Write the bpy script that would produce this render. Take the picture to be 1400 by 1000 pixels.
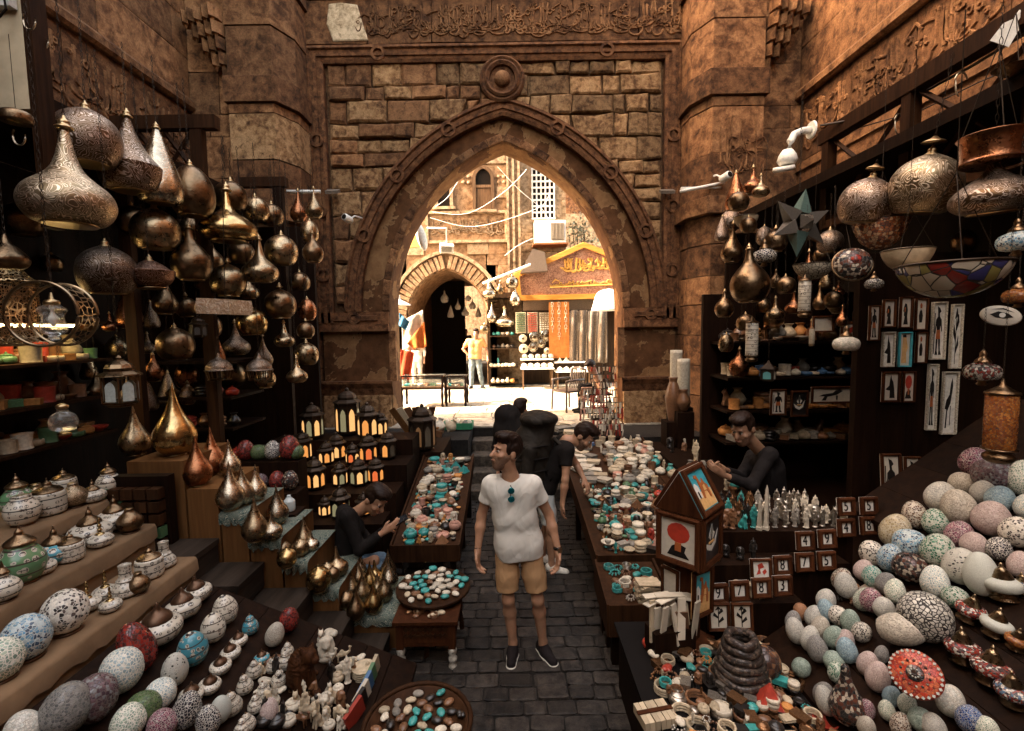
import bpy, math, random
import numpy as np
from mathutils import Vector, Matrix, Euler
for _o in list(bpy.data.objects): bpy.data.objects.remove(_o)
SC = bpy.context.scene
COL = SC.collection
PI = math.pi; R = math.radians
# ---------------------------------------------------------------- camera
W0, H0, FPX = 1400.0, 1000.0, 650.0            # photograph size, focal length in its pixels
CAM = Vector((0.0, 0.0, 2.60))
PITCH, ROLL = R(4.4), R(-0.9)
cam_d = bpy.data.cameras.new('camera'); cam = bpy.data.objects.new('camera', cam_d); COL.objects.link(cam)
cam_d.sensor_width = 36.0; cam_d.lens = FPX / W0 * 36.0
cam_d.clip_start = 0.05; cam_d.clip_end = 600.0
CAMROT = Matrix.Rotation(PI/2 - PITCH, 3, 'X') @ Matrix.Rotation(ROLL, 3, 'Z')
cam.matrix_world = Matrix.Translation(CAM) @ CAMROT.to_4x4()
SC.camera = cam
# ---------------------------------------------------------------- sky, sun, exposure
SUN_EL, SUN_AZ = R(40), R(6)                  # sun stands to the left, a little behind the camera
world = bpy.data.worlds.new('World'); SC.world = world; world.use_nodes = True
_nt = world.node_tree; _nt.nodes.clear()
_sky = _nt.nodes.new('ShaderNodeTexSky'); _sky.sky_type = 'NISHITA'; _sky.sun_disc = False
_sky.sun_elevation = SUN_EL; _sky.air_density = 1.0; _sky.dust_density = 4.0; _sky.ozone_density = 0.6
_tint = _nt.nodes.new('ShaderNodeMix'); _tint.data_type = 'RGBA'; _tint.blend_type = 'MULTIPLY'
_tint.inputs[0].default_value = 1.0; _tint.inputs[7].default_value = (1.0, 0.77, 0.53, 1)   # dusty, warm air
_bg = _nt.nodes.new('ShaderNodeBackground'); _bg.inputs[1].default_value = 0.15
_wo = _nt.nodes.new('ShaderNodeOutputWorld')
_nt.links.new(_sky.outputs[0], _tint.inputs[6]); _nt.links.new(_tint.outputs[2], _bg.inputs[0]); _nt.links.new(_bg.outputs[0], _wo.inputs[0])
sun_dir = Vector((-math.cos(SUN_AZ)*math.cos(SUN_EL), -math.sin(SUN_AZ)*math.cos(SUN_EL), math.sin(SUN_EL)))  # towards the sun
_sky.sun_rotation = math.atan2(sun_dir.x, sun_dir.y)
sun_d = bpy.data.lights.new('sun', 'SUN'); sun_d.energy = 2.0; sun_d.angle = R(0.5); sun_d.color = (1.0, 0.91, 0.77)
sun = bpy.data.objects.new('sun', sun_d); COL.objects.link(sun)
sun.rotation_euler = sun_dir.to_track_quat('Z', 'Y').to_euler(); sun.location = (-20, -5, 30)
SC.view_settings.view_transform = 'Standard'; SC.view_settings.look = 'None'
SC.view_settings.exposure = 4.15; SC.view_settings.gamma = 1.0
SC.render.engine = 'CYCLES'
SC.cycles.use_denoising = True
SC.cycles.max_bounces = 5; SC.cycles.diffuse_bounces = 3; SC.cycles.glossy_bounces = 3; SC.cycles.transmission_bounces = 4
SC.cycles.sample_clamp_indirect = 6.0
# ================================================================ helpers
rnd = random.Random(7)
def ray(px, py):
    return CAMROT @ Vector(((px - W0/2)/FPX, -(py - H0/2)/FPX, -1.0))
def at(px, py, Y=None, z=None, X=None):
    """the real point in the place that lies on the plane Y=, z= or X= and shows at that spot of the photograph"""
    d = ray(px, py)
    t = (Y - CAM.y)/d.y if Y is not None else ((z - CAM.z)/d.z if z is not None else (X - CAM.x)/d.x)
    return CAM + d*t
def fit(wpx, px, Y):
    """true width in metres of a round thing that shows wpx pixels wide at px and depth Y"""
    return wpx*Y/FPX/math.sqrt(1 + ((px - W0/2)/FPX)**2)
class MB:
    def __init__(s): s.v = []; s.f = []; s.m = []
    def add(s, vs, fs, mi=0):
        o = len(s.v); s.v.extend([tuple(p) for p in vs]); s.f.extend([tuple(i + o for i in f) for f in fs]); s.m.extend([mi]*len(fs)); return s
    def box(s, x0, x1, y0, y1, z0, z1, mi=0):
        return s.add([(x0,y0,z0),(x1,y0,z0),(x1,y1,z0),(x0,y1,z0),(x0,y0,z1),(x1,y0,z1),(x1,y1,z1),(x0,y1,z1)],
                     [(0,3,2,1),(4,5,6,7),(0,1,5,4),(1,2,6,5),(2,3,7,6),(3,0,4,7)], mi)
    def obox(s, c, size, rot=None, mi=0):
        M_ = Euler(rot).to_matrix() if rot is not None and not isinstance(rot, Matrix) else rot
        sx, sy, sz = size[0]/2, size[1]/2, size[2]/2; vs = []
        for z in (-sz, sz):
            for x, y in ((-sx,-sy),(sx,-sy),(sx,sy),(-sx,sy)):
                p = Vector((x, y, z)); p = (M_ @ p) if M_ is not None else p
                vs.append(p + Vector(c))
        return s.add(vs, [(0,3,2,1),(4,5,6,7),(0,1,5,4),(1,2,6,5),(2,3,7,6),(3,0,4,7)], mi)
    def lathe(s, prof, n=20, c=(0,0,0), sx=1, sy=1, mi=0, cap=True):
        vs, fs = [], []; k = len(prof)
        for r, z in prof:
            for i in range(n):
                a = 2*PI*i/n; vs.append((c[0] + r*math.cos(a)*sx, c[1] + r*math.sin(a)*sy, c[2] + z))
        for j in range(k-1):
            for i in range(n):
                a, b = j*n + i, j*n + (i+1) % n; fs.append((a, b, b+n, a+n))
        if cap: fs.append(tuple(range(n))[::-1]); fs.append(tuple(range((k-1)*n, k*n)))
        return s.add(vs, fs, mi)
    def tube(s, pts, r, n=6, mi=0, closed=False):
        pts = [Vector(p) for p in pts]; k = len(pts); vs, fs = [], []
        rr = r if isinstance(r, (list, tuple)) else [r]*k
        up = Vector((0.03, 0.02, 1))
        for i, p in enumerate(pts):
            a = pts[i-1] if i or closed else p; b = pts[(i+1) % k] if i < k-1 or closed else p
            d = (b - a); d = d.normalized() if d.length > 1e-9 else Vector((0,0,1))
            u = d.cross(up)
            if u.length < .1: u = d.cross(Vector((1, 0.05, 0)))
            u.normalize(); w = d.cross(u)
            for j in range(n):
                t = 2*PI*j/n; vs.append(p + (u*math.cos(t) + w*math.sin(t))*rr[i])
        for i in range(k if closed else k-1):
            for j in range(n):
                a = i*n + j; b = i*n + (j+1) % n; a2 = ((i+1) % k)*n + j; b2 = ((i+1) % k)*n + (j+1) % n
                fs.append((a, b, b2, a2))
        if not closed: fs.append(tuple(range(n))[::-1]); fs.append(tuple(range((k-1)*n, k*n)))
        return s.add(vs, fs, mi)
    def prism(s, poly, a, b, axis='z', inset=0.0, mi=0):
        """poly in the plane across axis, from a to b; the face at a may be inset (a worn edge)"""
        n = len(poly); cx = sum(p[0] for p in poly)/n; cy = sum(p[1] for p in poly)/n
        def put(p, t): return {'z': (p[0], p[1], t), 'y': (p[0], t, p[1]), 'x': (t, p[0], p[1])}[axis]
        def shrink(p):
            d = math.hypot(p[0]-cx, p[1]-cy) or 1; k = max(0, 1 - inset/d*1.2); return (cx + (p[0]-cx)*k, cy + (p[1]-cy)*k)
        vs = [put(p, b) for p in poly]
        if inset:
            step = inset*.7 if b > a else -inset*.7
            vs += [put(p, a + step) for p in poly] + [put(shrink(p), a) for p in poly]
            fs = [tuple(range(n))] + [(i, (i+1) % n, n + (i+1) % n, n + i) for i in range(n)] + [(n+i, n+(i+1) % n, 2*n+(i+1) % n, 2*n+i) for i in range(n)] + [tuple(range(2*n, 3*n))[::-1]]
        else:
            vs += [put(p, a) for p in poly]
            fs = [tuple(range(n))] + [(i, (i+1) % n, n + (i+1) % n, n + i) for i in range(n)] + [tuple(range(n, 2*n))[::-1]]
        return s.add(vs, fs, mi)
    def sweep(s, path, prof, put, closed=False, mi=0):
        """carry a profile [(offset, depth)] along a 2-D path with mitred corners; put(u, v, depth) -> point"""
        k = len(path); vs, fs = [], []; m = len(prof)
        for i, p in enumerate(path):
            a = path[i-1] if (i or closed) else None; b = path[(i+1) % k] if (i < k-1 or closed) else None
            ns = []
            for q0, q1 in ((a, p), (p, b)):
                if q0 is None or q1 is None: continue
                dx, dy = q1[0]-q0[0], q1[1]-q0[1]; L = math.hypot(dx, dy) or 1; ns.append((-dy/L, dx/L))
            nx = sum(t[0] for t in ns)/len(ns); ny = sum(t[1] for t in ns)/len(ns); L2 = nx*nx + ny*ny or 1; nx /= L2; ny /= L2
            for o, d in prof: vs.append(put(p[0] + nx*o, p[1] + ny*o, d))
        for i in range(k if closed else k-1):
            i2 = (i+1) % k
            for j in range(m-1): fs.append((i*m+j, i*m+j+1, i2*m+j+1, i2*m+j))
        return s.add(vs, fs, mi)
    def mesh(s, name, mats, smooth=False, autosmooth=None):
        me = bpy.data.meshes.new(name); me.from_pydata(s.v, [], s.f)
        for m_ in (mats if isinstance(mats, (list, tuple)) else [mats]): me.materials.append(m_)
        if any(s.m): me.polygons.foreach_set('material_index', s.m)
        if smooth: me.polygons.foreach_set('use_smooth', [True]*len(me.polygons))
        me.update()
        if autosmooth: sharp(me, autosmooth)
        return me
    def build(s, name, mats, parent=None, smooth=False, loc=None, rot=None, autosmooth=None):
        return put_mesh(name, s.mesh(name, mats, smooth, autosmooth), parent, loc, rot)
def sharp(me, deg):
    me.polygons.foreach_set('use_smooth', [True]*len(me.polygons))
    try: me.set_sharp_from_angle(angle=R(deg))
    except Exception: pass
def put_mesh(name, me, parent=None, loc=None, rot=None, scale=None):
    o = bpy.data.objects.new(name, me); COL.objects.link(o)
    if parent is not None: o.parent = parent
    if loc is not None: o.location = loc
    if rot is not None: o.rotation_euler = rot
    if scale is not None: o.scale = (scale,)*3 if isinstance(scale, (int, float)) else scale
    return o
def tag(o, label=None, cat=None, group=None, kind=None):
    if label: o['label'] = label
    if cat: o['category'] = cat
    if group: o['group'] = group
    if kind: o['kind'] = kind
    return o
def thing(name, label, cat, loc=(0,0,0), rot=(0,0,0), group=None, scale=None):
    o = bpy.data.objects.new(name, None); COL.objects.link(o); o.location = loc; o.rotation_euler = rot
    if scale is not None: o.scale = (scale,)*3 if isinstance(scale, (int, float)) else scale
    o.empty_display_size = 0.05
    return tag(o, label, cat, group)
_KIDS = {}
def copy_tree(o, parent=None):
    c = o.copy(); COL.objects.link(c); c.parent = parent
    if parent is not None: c.matrix_parent_inverse = o.matrix_parent_inverse.copy()
    for ch in o.children: copy_tree(ch, c)
    return c
# ---------------------------------------------------------------- materials
_MC = {}
class Nodes:
    def __init__(s, name):
        s.mat = bpy.data.materials.new(name); s.mat.use_nodes = True; s.nt = s.mat.node_tree
        s.b = next(n for n in s.nt.nodes if n.type == 'BSDF_PRINCIPLED')
    def n(s, t, **k):
        q = s.nt.nodes.new('ShaderNode' + t)
        for a, b in k.items():
            if isinstance(a, str) and a.startswith('i_'): q.inputs[a[2:]].default_value = b
            else: setattr(q, a, b)
        return q
    def l(s, a, b): s.nt.links.new(a, b)
    def pos(s, mode='object', scale=(1,1,1), rand=True):
        if mode == 'world': c = s.n('NewGeometry').outputs['Position']
        else: c = s.n('TexCoord').outputs[{'object': 'Object', 'gen': 'Generated', 'uv': 'UV'}[mode]]
        if rand and mode != 'world':
            oi = s.n('ObjectInfo'); mu = s.n('Math', operation='MULTIPLY'); mu.inputs[1].default_value = 37.0; s.l(oi.outputs['Random'], mu.inputs[0])
            ad = s.n('VectorMath', operation='ADD'); s.l(c, ad.inputs[0]); s.l(mu.outputs[0], ad.inputs[1]); c = ad.outputs[0]
        if scale != (1,1,1):
            m = s.n('VectorMath', operation='MULTIPLY'); m.inputs[1].default_value = scale; s.l(c, m.inputs[0]); c = m.outputs[0]
        return c
    def noise(s, v, scale=5, detail=4, rough=.55, dist=0):
        q = s.n('TexNoise'); q.inputs['Scale'].default_value = scale; q.inputs['Detail'].default_value = detail
        q.inputs['Roughness'].default_value = rough; q.inputs['Distortion'].default_value = dist; s.l(v, q.inputs['Vector']); return q.outputs[0]
    def vor(s, v, scale=5, feature='F1', rand=1.0, out='Distance'):
        q = s.n('TexVoronoi', feature=feature); q.inputs['Scale'].default_value = scale; q.inputs['Randomness'].default_value = rand; s.l(v, q.inputs['Vector']); return q.outputs[out]
    def ramp(s, f, stops, interp='LINEAR'):
        q = s.n('ValToRGB'); e = q.color_ramp.elements; q.color_ramp.interpolation = interp
        while len(e) > 1: e.remove(e[-1])
        e[0].position = stops[0][0]; e[0].color = col(stops[0][1])
        for p, c in stops[1:]: k = e.new(p); k.color = col(c)
        s.l(f, q.inputs[0]); return q.outputs[0]
    def mix(s, f, a, b, blend='MIX'):
        q = s.n('Mix', data_type='RGBA', blend_type=blend)
        for x, i in ((f, 0), (a, 6), (b, 7)):
            if hasattr(x, 'links'): s.l(x, q.inputs[i])
            else: q.inputs[i].default_value = x if i == 0 else col(x)
        return q.outputs[2]
    def math(s, op, a, b=0.0, c=None):
        q = s.n('Math', operation=op)
        for x, i in ((a, 0), (b, 1), (c, 2)):
            if x is None: continue
            if hasattr(x, 'links'): s.l(x, q.inputs[i])
            else: q.inputs[i].default_value = x
        return q.outputs[0]
    def sep(s, v):
        q = s.n('SeparateXYZ'); s.l(v, q.inputs[0]); return q.outputs
    def vary(s, c, amt=.35):
        """each copy its own shade"""
        oi = s.n('ObjectInfo'); h = s.n('HueSaturation'); mr = s.n('MapRange'); mr.inputs[3].default_value = 1-amt; mr.inputs[4].default_value = 1+amt
        s.l(oi.outputs['Random'], mr.inputs[0]); s.l(mr.outputs[0], h.inputs['Value'])
        if hasattr(c, 'links'): s.l(c, h.inputs['Color'])
        else: h.inputs['Color'].default_value = col(c)
        return h.outputs[0]
    def bump(s, h, strength=.4, dist=.02, prev=None):
        q = s.n('Bump'); q.inputs['Strength'].default_value = strength; q.inputs['Distance'].default_value = dist; s.l(h, q.inputs['Height'])
        if prev is not None: s.l(prev, q.inputs['Normal'])
        s.l(q.outputs[0], s.b.inputs['Normal']); return q.outputs[0]
    def base(s, c):
        if hasattr(c, 'links'): s.l(c, s.b.inputs['Base Color'])
        else: s.b.inputs['Base Color'].default_value = col(c)
        return s
    def set(s, **k):
        names = dict(rough='Roughness', metal='Metallic', spec='Specular IOR Level', trans='Transmission Weight', ior='IOR', coat='Coat Weight', alpha='Alpha', emis='Emission Strength', sheen='Sheen Weight', sss='Subsurface Weight')
        for a, b in k.items():
            i = s.b.inputs[names[a]]
            if hasattr(b, 'links'): s.l(b, i)
            else: i.default_value = b
        return s
    def emit(s, c, strength):
        if hasattr(c, 'links'): s.l(c, s.b.inputs['Emission Color'])
        else: s.b.inputs['Emission Color'].default_value = col(c)
        s.b.inputs['Emission Strength'].default_value = strength; return s
def col(c): return (c[0], c[1], c[2], 1.0) if len(c) == 3 else tuple(c)
def cached(fn):
    def g(*a, **k):
        key = (fn.__name__, a, tuple(sorted(k.items())))
        if key not in _MC: _MC[key] = fn(*a, **k)
        return _MC[key]
    return g
@cached
def stone(name, dark, mid, light, scale=1.0, bump=.5, vary=.22, mode='world', rough=.9):
    s = Nodes(name); v = s.pos(mode)
    a = s.noise(v, 1.1*scale, 6, .62); b = s.noise(v, 7*scale, 5, .6, .4); g = s.noise(v, 45*scale, 3, .7)
    c = s.ramp(a, [(.28, dark), (.5, mid), (.72, light)])
    c = s.mix(s.ramp(b, [(.45, (0,0,0)), (.72, (.9,.9,.9))]), c, tuple(min(1, x*1.35) for x in light))
    c = s.mix(s.ramp(b, [(.28, (1,1,1)), (.46, (0,0,0))]), c, tuple(x*.55 for x in dark))
    c = s.mix(.5, c, s.ramp(g, [(.3, (.2,.2,.2)), (.7, (1.35,1.35,1.35))]), 'MULTIPLY')
    s.base(s.vary(c, vary)).set(rough=rough, spec=.25)
    h = s.mix(.5, b, g); s.bump(h, bump, .02); return s.mat
@cached
def plaster(name):
    """old tan plaster with darker patches where the coat has come off"""
    s = Nodes(name); v = s.pos('world')
    a = s.noise(v, .9, 6, .6, .3); b = s.noise(v, 5, 6, .65); e = s.noise(v, 30, 4, .7)
    patch = s.ramp(a, [(.47, (0,0,0)), (.485, (1,1,1))])
    c1 = s.ramp(b, [(.3, (.12,.055,.021)), (.7, (.26,.142,.062))])
    c2 = s.ramp(b, [(.3, (.052,.0205,.0075)), (.7, (.125,.055,.021))])
    c = s.mix(patch, c1, c2)
    rim = s.ramp(a, [(.468, (0,0,0)), (.477, (.5,.5,.5)), (.486, (0,0,0))])
    c = s.mix(rim, c, (.34,.21,.10))
    s.base(c).set(rough=.92, spec=.2)
    s.bump(s.mix(.6, s.mix(.25, patch, b), e), .35, .015); return s.mat
@cached
def wood(name, dark, light, scale=1.0, rough=.6, mode='object', axis='z', vary=.2):
    s = Nodes(name); st = {'z': (9,9,.7), 'x': (.7,9,9), 'y': (9,.7,9)}[axis]
    v = s.pos(mode, tuple(t*scale for t in st)); a = s.noise(v, 2.2, 5, .6, .6); b = s.noise(v, 14, 3, .6)
    c = s.ramp(a, [(.3, dark), (.7, light)]); c = s.mix(.3, c, s.ramp(b, [(.3, (.4,.4,.4)), (.7, (1.2,1.2,1.2))]), 'MULTIPLY')
    s.base(s.vary(c, vary)).set(rough=max(rough, .6), spec=.07); s.bump(s.mix(.5, a, b), .35, .006); return s.mat
@cached
def plain(name, c, rough=.6, metal=0.0, vary=.1, nscale=30, namt=.25, bump=.15, mode='object', coat=0.0):
    s = Nodes(name); v = s.pos(mode); a = s.noise(v, nscale, 4, .6)
    k = s.mix(1.0, c, s.ramp(a, [(.25, (1-namt,)*3), (.75, (1+namt,)*3)]), 'MULTIPLY')
    s.base(s.vary(k, vary)).set(rough=rough, metal=metal, coat=coat, spec=.5 if rough < .5 else .15)
    if bump: s.bump(a, bump, .004)
    return s.mat
@cached
def hammered(name, c, rough=.28, scale=60, bump=.35, engrave=0.0, vary=.25):
    """beaten brass sheet, the hammer marks as fine relief, tarnish as colour"""
    s = Nodes(name); v = s.pos('object')
    d = s.vor(v, scale, 'SMOOTH_F1'); t = s.noise(v, 3.2, 6, .7); g = s.noise(v, 28, 2, .5)
    k = s.ramp(t, [(.3, tuple(x*.45 for x in c)), (.62, c)])
    rr = s.math('MULTIPLY_ADD', t, .35, rough - .12)
    h = s.mix(.25, d, g)
    if engrave:
        w = s.noise(v, engrave, 1, .4, 2.2); band = s.ramp(s.math('PINGPONG', s.math('MULTIPLY', w, 6.0), .5), [(.16, (0,0,0)), (.2, (1,1,1)), (.3, (1,1,1)), (.34, (0,0,0))])
        k = s.mix(band, k, tuple(min(1, x*1.9 + .22) for x in c)); rr = s.mix(band, rr, (.5,.5,.5)); h = s.mix(.6, h, band)
    s.base(s.vary(k, vary)).set(metal=1.0); s.l(rr, s.b.inputs['Roughness'])
    s.bump(h, bump, .006); return s.mat
@cached
def mosaic(name, tiles, grout, scale=40, edge=.07, gloss=.25, rand=1.0, stops=None, bump=.5):
    """small glass tiles in light or dark grout"""
    s = Nodes(name); v = s.pos('object')
    e = s.vor(v, scale, 'DISTANCE_TO_EDGE', rand); cc = s.vor(v, scale, 'F1', rand, 'Color'); x = s.sep(cc)[0]
    n = len(tiles); st = [(i/n, t) for i, t in enumerate(tiles)]
    c = s.ramp(x, st, 'CONSTANT'); y = s.sep(cc)[1]
    c = s.mix(.5, c, s.ramp(y, [(0, (.55,.55,.55)), (1, (1.35,1.35,1.35))]), 'MULTIPLY')
    m = s.ramp(e, [(edge*.75, (0,0,0)), (edge, (1,1,1))])
    oi = s.n('ObjectInfo')
    c = s.mix(m, grout, c)
    s.base(s.vary(c, .12)); s.l(s.ramp(m, [(0, (.7,.7,.7)), (1, (gloss,)*3)]), s.b.inputs['Roughness'])
    s.bump(s.ramp(e, [(0, (0,0,0)), (edge*1.6, (1,1,1))]), bump, .004); return s.mat
@cached
def lit(name, c, strength, c2=None, scale=20):
    """a lit pane of coloured glass"""
    s = Nodes(name); v = s.pos('object'); a = s.noise(v, scale, 3, .6)
    k = s.ramp(a, [(.3, c), (.7, c2 or tuple(min(1, x*1.3) for x in c))])
    s.base((.10,.06,.03)).set(rough=.35).emit(k, strength); return s.mat
@cached
def glassy(name, c=(.9,.9,.88), rough=.05, alpha=.25):
    s = Nodes(name); s.base(c).set(rough=rough, trans=.9, alpha=alpha, ior=1.45); return s.mat
# ================================================================ the setting
ST_Z = 0.87                                   # the street lies this much above the sunken alley
YG = 8.60                                     # face of the gateway
XL, XR = -5.10, 4.70                          # side walls of the court
m_wall = stone('court_limestone', (0.063,0.02475,0.0093), (0.1575,0.0705,0.02775), (0.255,0.1305,0.0585), 1.0, .6, .34)
m_dark = stone('dark_limestone', (0.0378,0.01418,0.0054), (0.0891,0.03848,0.01485), (0.1553,0.07425,0.03173), 1.2, .6)  # darker limestone, mottled at random
m_rubble = stone('rubble_limestone', (0.0828,0.03565,0.01437), (0.1898,0.1012,0.04255), (0.3105,0.1898,0.092), 1.6, 1.0, .45)
m_trim = stone('carved_trim_stone', (0.042,0.0154,0.0056), (0.1008,0.0406,0.0154), (0.175,0.0784,0.0322), 1.5, .5)
m_mortar = stone('old_mortar', (0.042,0.018,0.0072), (0.078,0.0372,0.0156), (0.114,0.06,0.0276), 3, .6)
m_plaster = plaster('peeling_plaster')
m_pale = stone('pale_patch_plaster', (0.294,0.21,0.119), (0.392,0.294,0.182), (0.476,0.378,0.252), 2.2, .7)
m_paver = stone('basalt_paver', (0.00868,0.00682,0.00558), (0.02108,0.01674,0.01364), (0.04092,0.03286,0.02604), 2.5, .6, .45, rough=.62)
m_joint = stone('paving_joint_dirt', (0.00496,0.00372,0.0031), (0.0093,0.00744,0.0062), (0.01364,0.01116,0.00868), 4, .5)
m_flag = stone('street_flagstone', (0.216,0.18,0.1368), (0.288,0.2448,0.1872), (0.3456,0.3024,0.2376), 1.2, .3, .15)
m_far = stone('street_limestone', (.21,.135,.075), (.30,.205,.12), (.39,.285,.18), 1.1, .5, .16)  # paler stone of the street houses, mottled at random
m_faro = stone('street_ochre_stone', (.16,.088,.042), (.24,.14,.072), (.32,.205,.115), 1.0, .5, .16)  # ochre stone of the street front, mottled at random
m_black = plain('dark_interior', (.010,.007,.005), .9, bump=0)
# chamfered blocks shared by every wall
def _blockmesh(seed, ch=.035, jit=.02, mats=None):
    r = random.Random(seed); vs = []; idx = {}
    for ax in range(3):                        # corner vertices: three per corner
        pass
    pts = []
    for sx in (-1, 1):
        for sy in (-1, 1):
            for sz in (-1, 1):
                j = [r.uniform(-jit, jit) for _ in range(3)]
                for k in range(3):
                    p = [sx*.5, sy*.5, sz*.5]
                    for a in range(3):
                        if a != k: p[a] -= (sx, sy, sz)[a]*ch
                    idx[(sx, sy, sz, k)] = len(pts); pts.append((p[0]+j[0]*(k != 1), p[1]*1.0, p[2]+j[2]*(k != 1)))
    F = []
    for k in range(3):
        o = [a for a in range(3) if a != k]
        for s_ in (-1, 1):
            q = []
            for a, b in ((-1,-1),(1,-1),(1,1),(-1,1)):
                t = [0,0,0]; t[k] = s_; t[o[0]] = a; t[o[1]] = b; q.append(idx[(t[0], t[1], t[2], k)])
            F.append(q)
    for a in range(3):                         # edge bevels, edge runs along a
        k1, k2 = [b for b in range(3) if b != a]
        for s1 in (-1, 1):
            for s2 in (-1, 1):
                q = []
                for sa, k in ((-1, k1), (1, k1), (1, k2), (-1, k2)):
                    t = [0,0,0]; t[a] = sa; t[k1] = s1; t[k2] = s2; q.append(idx[(t[0], t[1], t[2], k)])
                F.append(q)
    for sx in (-1, 1):
        for sy in (-1, 1):
            for sz in (-1, 1): F.append([idx[(sx, sy, sz, k)] for k in range(3)])
    me = bpy.data.meshes.new('block'); me.from_pydata(pts, [], F); me.update()
    import bmesh as _b
    bm = _b.new(); bm.from_mesh(me); _b.ops.recalc_face_normals(bm, faces=bm.faces); bm.to_mesh(me); bm.free()
    return me
_BM = {}
def block(parent, name, mat, c, size, rotz=0, ch=.035):
    i = rnd.randrange(6); key = (mat.name, i, ch)
    if key not in _BM:
        me = _blockmesh(i, ch); me.materials.append(mat); _BM[key] = me
    return put_mesh(name, _BM[key], parent, c, (0, 0, rotz), size)
def courses(parent, name, mat, axis, const, out, u0, u1, zs, lens, depth=.12, gap=.012, jit=.012):
    """rows of blocks on a wall face; axis 'x': the face lies at X=const and u is Y"""
    for k in range(len(zs)-1):
        z0, z1 = zs[k], zs[k+1]; u = u0 - rnd.uniform(0, lens[0])*.7
        while u < u1 - .05:
            L = rnd.uniform(*lens); a, b = max(u, u0), min(u + L, u1); u += L
            if b - a < .12: continue
            pr = const + out*(rnd.uniform(0, jit) - depth/2 + .03)
            c = ((pr, (a+b)/2, (z0+z1)/2), (depth, b-a-gap, z1-z0-gap)) if axis == 'x' else (((a+b)/2, pr, (z0+z1)/2), (b-a-gap, depth, z1-z0-gap))
            block(parent, name, mat, *c)
def inscription(put, u0, u1, v0, v1, seed, dens=11.0, w=.028, d=.03):
    """carved calligraphy: tall upright strokes, bowls that sweep under them, loops and dots, as raised ridges"""
    r = random.Random(seed); mb = MB(); H = v1 - v0
    def ridge(pts, w=w, d=d):
        k = len(pts); vs = []; fs = []
        for i, p in enumerate(pts):
            a = pts[max(0, i-1)]; b = pts[min(k-1, i+1)]; dx, dy = b[0]-a[0], b[1]-a[1]; L = math.hypot(dx, dy) or 1; nx, ny = -dy/L, dx/L
            ww = w*(.35 + .65*math.sin(PI*(.12 + .76*i/max(1, k-1))))
            vs += [put(p[0]+nx*ww*.5, p[1]+ny*ww*.5, 0), put(p[0]+nx*ww*.25, p[1]+ny*ww*.25, d), put(p[0]-nx*ww*.25, p[1]-ny*ww*.25, d), put(p[0]-nx*ww*.5, p[1]-ny*ww*.5, 0)]
        for i in range(k-1):
            for j in range(3): a = i*4 + j; fs.append((a, a+1, a+5, a+4))
        mb.add(vs, fs)
    n = int((u1-u0)*dens)
    for i in range(n):
        u = u0 + (i+.5)/n*(u1-u0) + r.uniform(-.02, .02); t = r.random()
        if t < .5:
            top = v1 - H*r.uniform(.03, .2); bot = v0 + H*r.uniform(.2, .45); s = r.uniform(-.03, .03)
            ridge([(u+.025, top-.03), (u, top), (u + s*.5, (top+bot)/2), (u + s, bot), (u + s - .05*r.choice((-1, 1)), bot - .03)])
        if t > .3:
            rx = r.uniform(.05, .16); ry = H*r.uniform(.08, .22); cv = v0 + H*r.uniform(.2, .5); a0 = r.uniform(2.8, 3.6); a1 = a0 + r.uniform(2.2, 4.4)
            ridge([(u + rx*math.cos(a0 + (a1-a0)*k/8), cv + ry*math.sin(a0 + (a1-a0)*k/8)) for k in range(9)])
        if r.random() < .45:
            cv = v0 + H*r.uniform(.45, .9); rr = r.uniform(.02, .045); ridge([(u + rr*math.cos(k*.95), cv + rr*math.sin(k*.95)) for k in range(8)], w*.8)
        if r.random() < .5:
            a = (u, v0 + H*r.uniform(.05, .8)); ridge([a, (a[0]+r.uniform(.05, .2), a[1]+r.uniform(-.1, .12)), (a[0]+r.uniform(.15, .3), a[1]+r.uniform(-.05, .1))])
    return mb
# ---------------------------------------------------------------- ground
MB().add([(-300,-300,-.03),(300,-300,-.03),(300,300,-.03),(-300,300,-.03)], [(0,1,2,3)]).build('ground', m_joint).__setitem__('kind', 'structure')
alley = MB().box(-5.1, 4.7, -6, 8.6, -.02, 0).build('alley_pavement', m_joint); tag(alley, 'dark worn basalt block paving of the sunken alley', kind='structure')
pv = []
y = 2.35; row = 0
while y < 7.0:
    d = rnd.uniform(.115, .15); x = -1.35 + rnd.uniform(0, .2)
    while x < 1.45:
        L = rnd.uniform(.15, .27); pv.append((x + L/2, y + d/2, L, d)); x += L
    y += d; row += 1
def vis_key(p): return p[1] + (.6 if abs(p[0]-.05) > .8 else 0)
pv.sort(key=vis_key)
_rest = MB()
for k, (x, y_, L, d) in enumerate(pv):
    h = .018 + rnd.uniform(-.006, .008)
    if k < 290:
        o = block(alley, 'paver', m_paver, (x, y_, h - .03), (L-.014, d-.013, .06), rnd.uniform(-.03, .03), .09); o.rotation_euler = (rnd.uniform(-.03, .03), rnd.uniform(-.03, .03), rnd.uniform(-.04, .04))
    else: _rest.box(x-L/2+.006, x+L/2-.006, y_-d/2+.006, y_+d/2-.006, -.01, h)
tag(_rest.build('farther_paving', m_paver, alley), kind='stuff')
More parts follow.
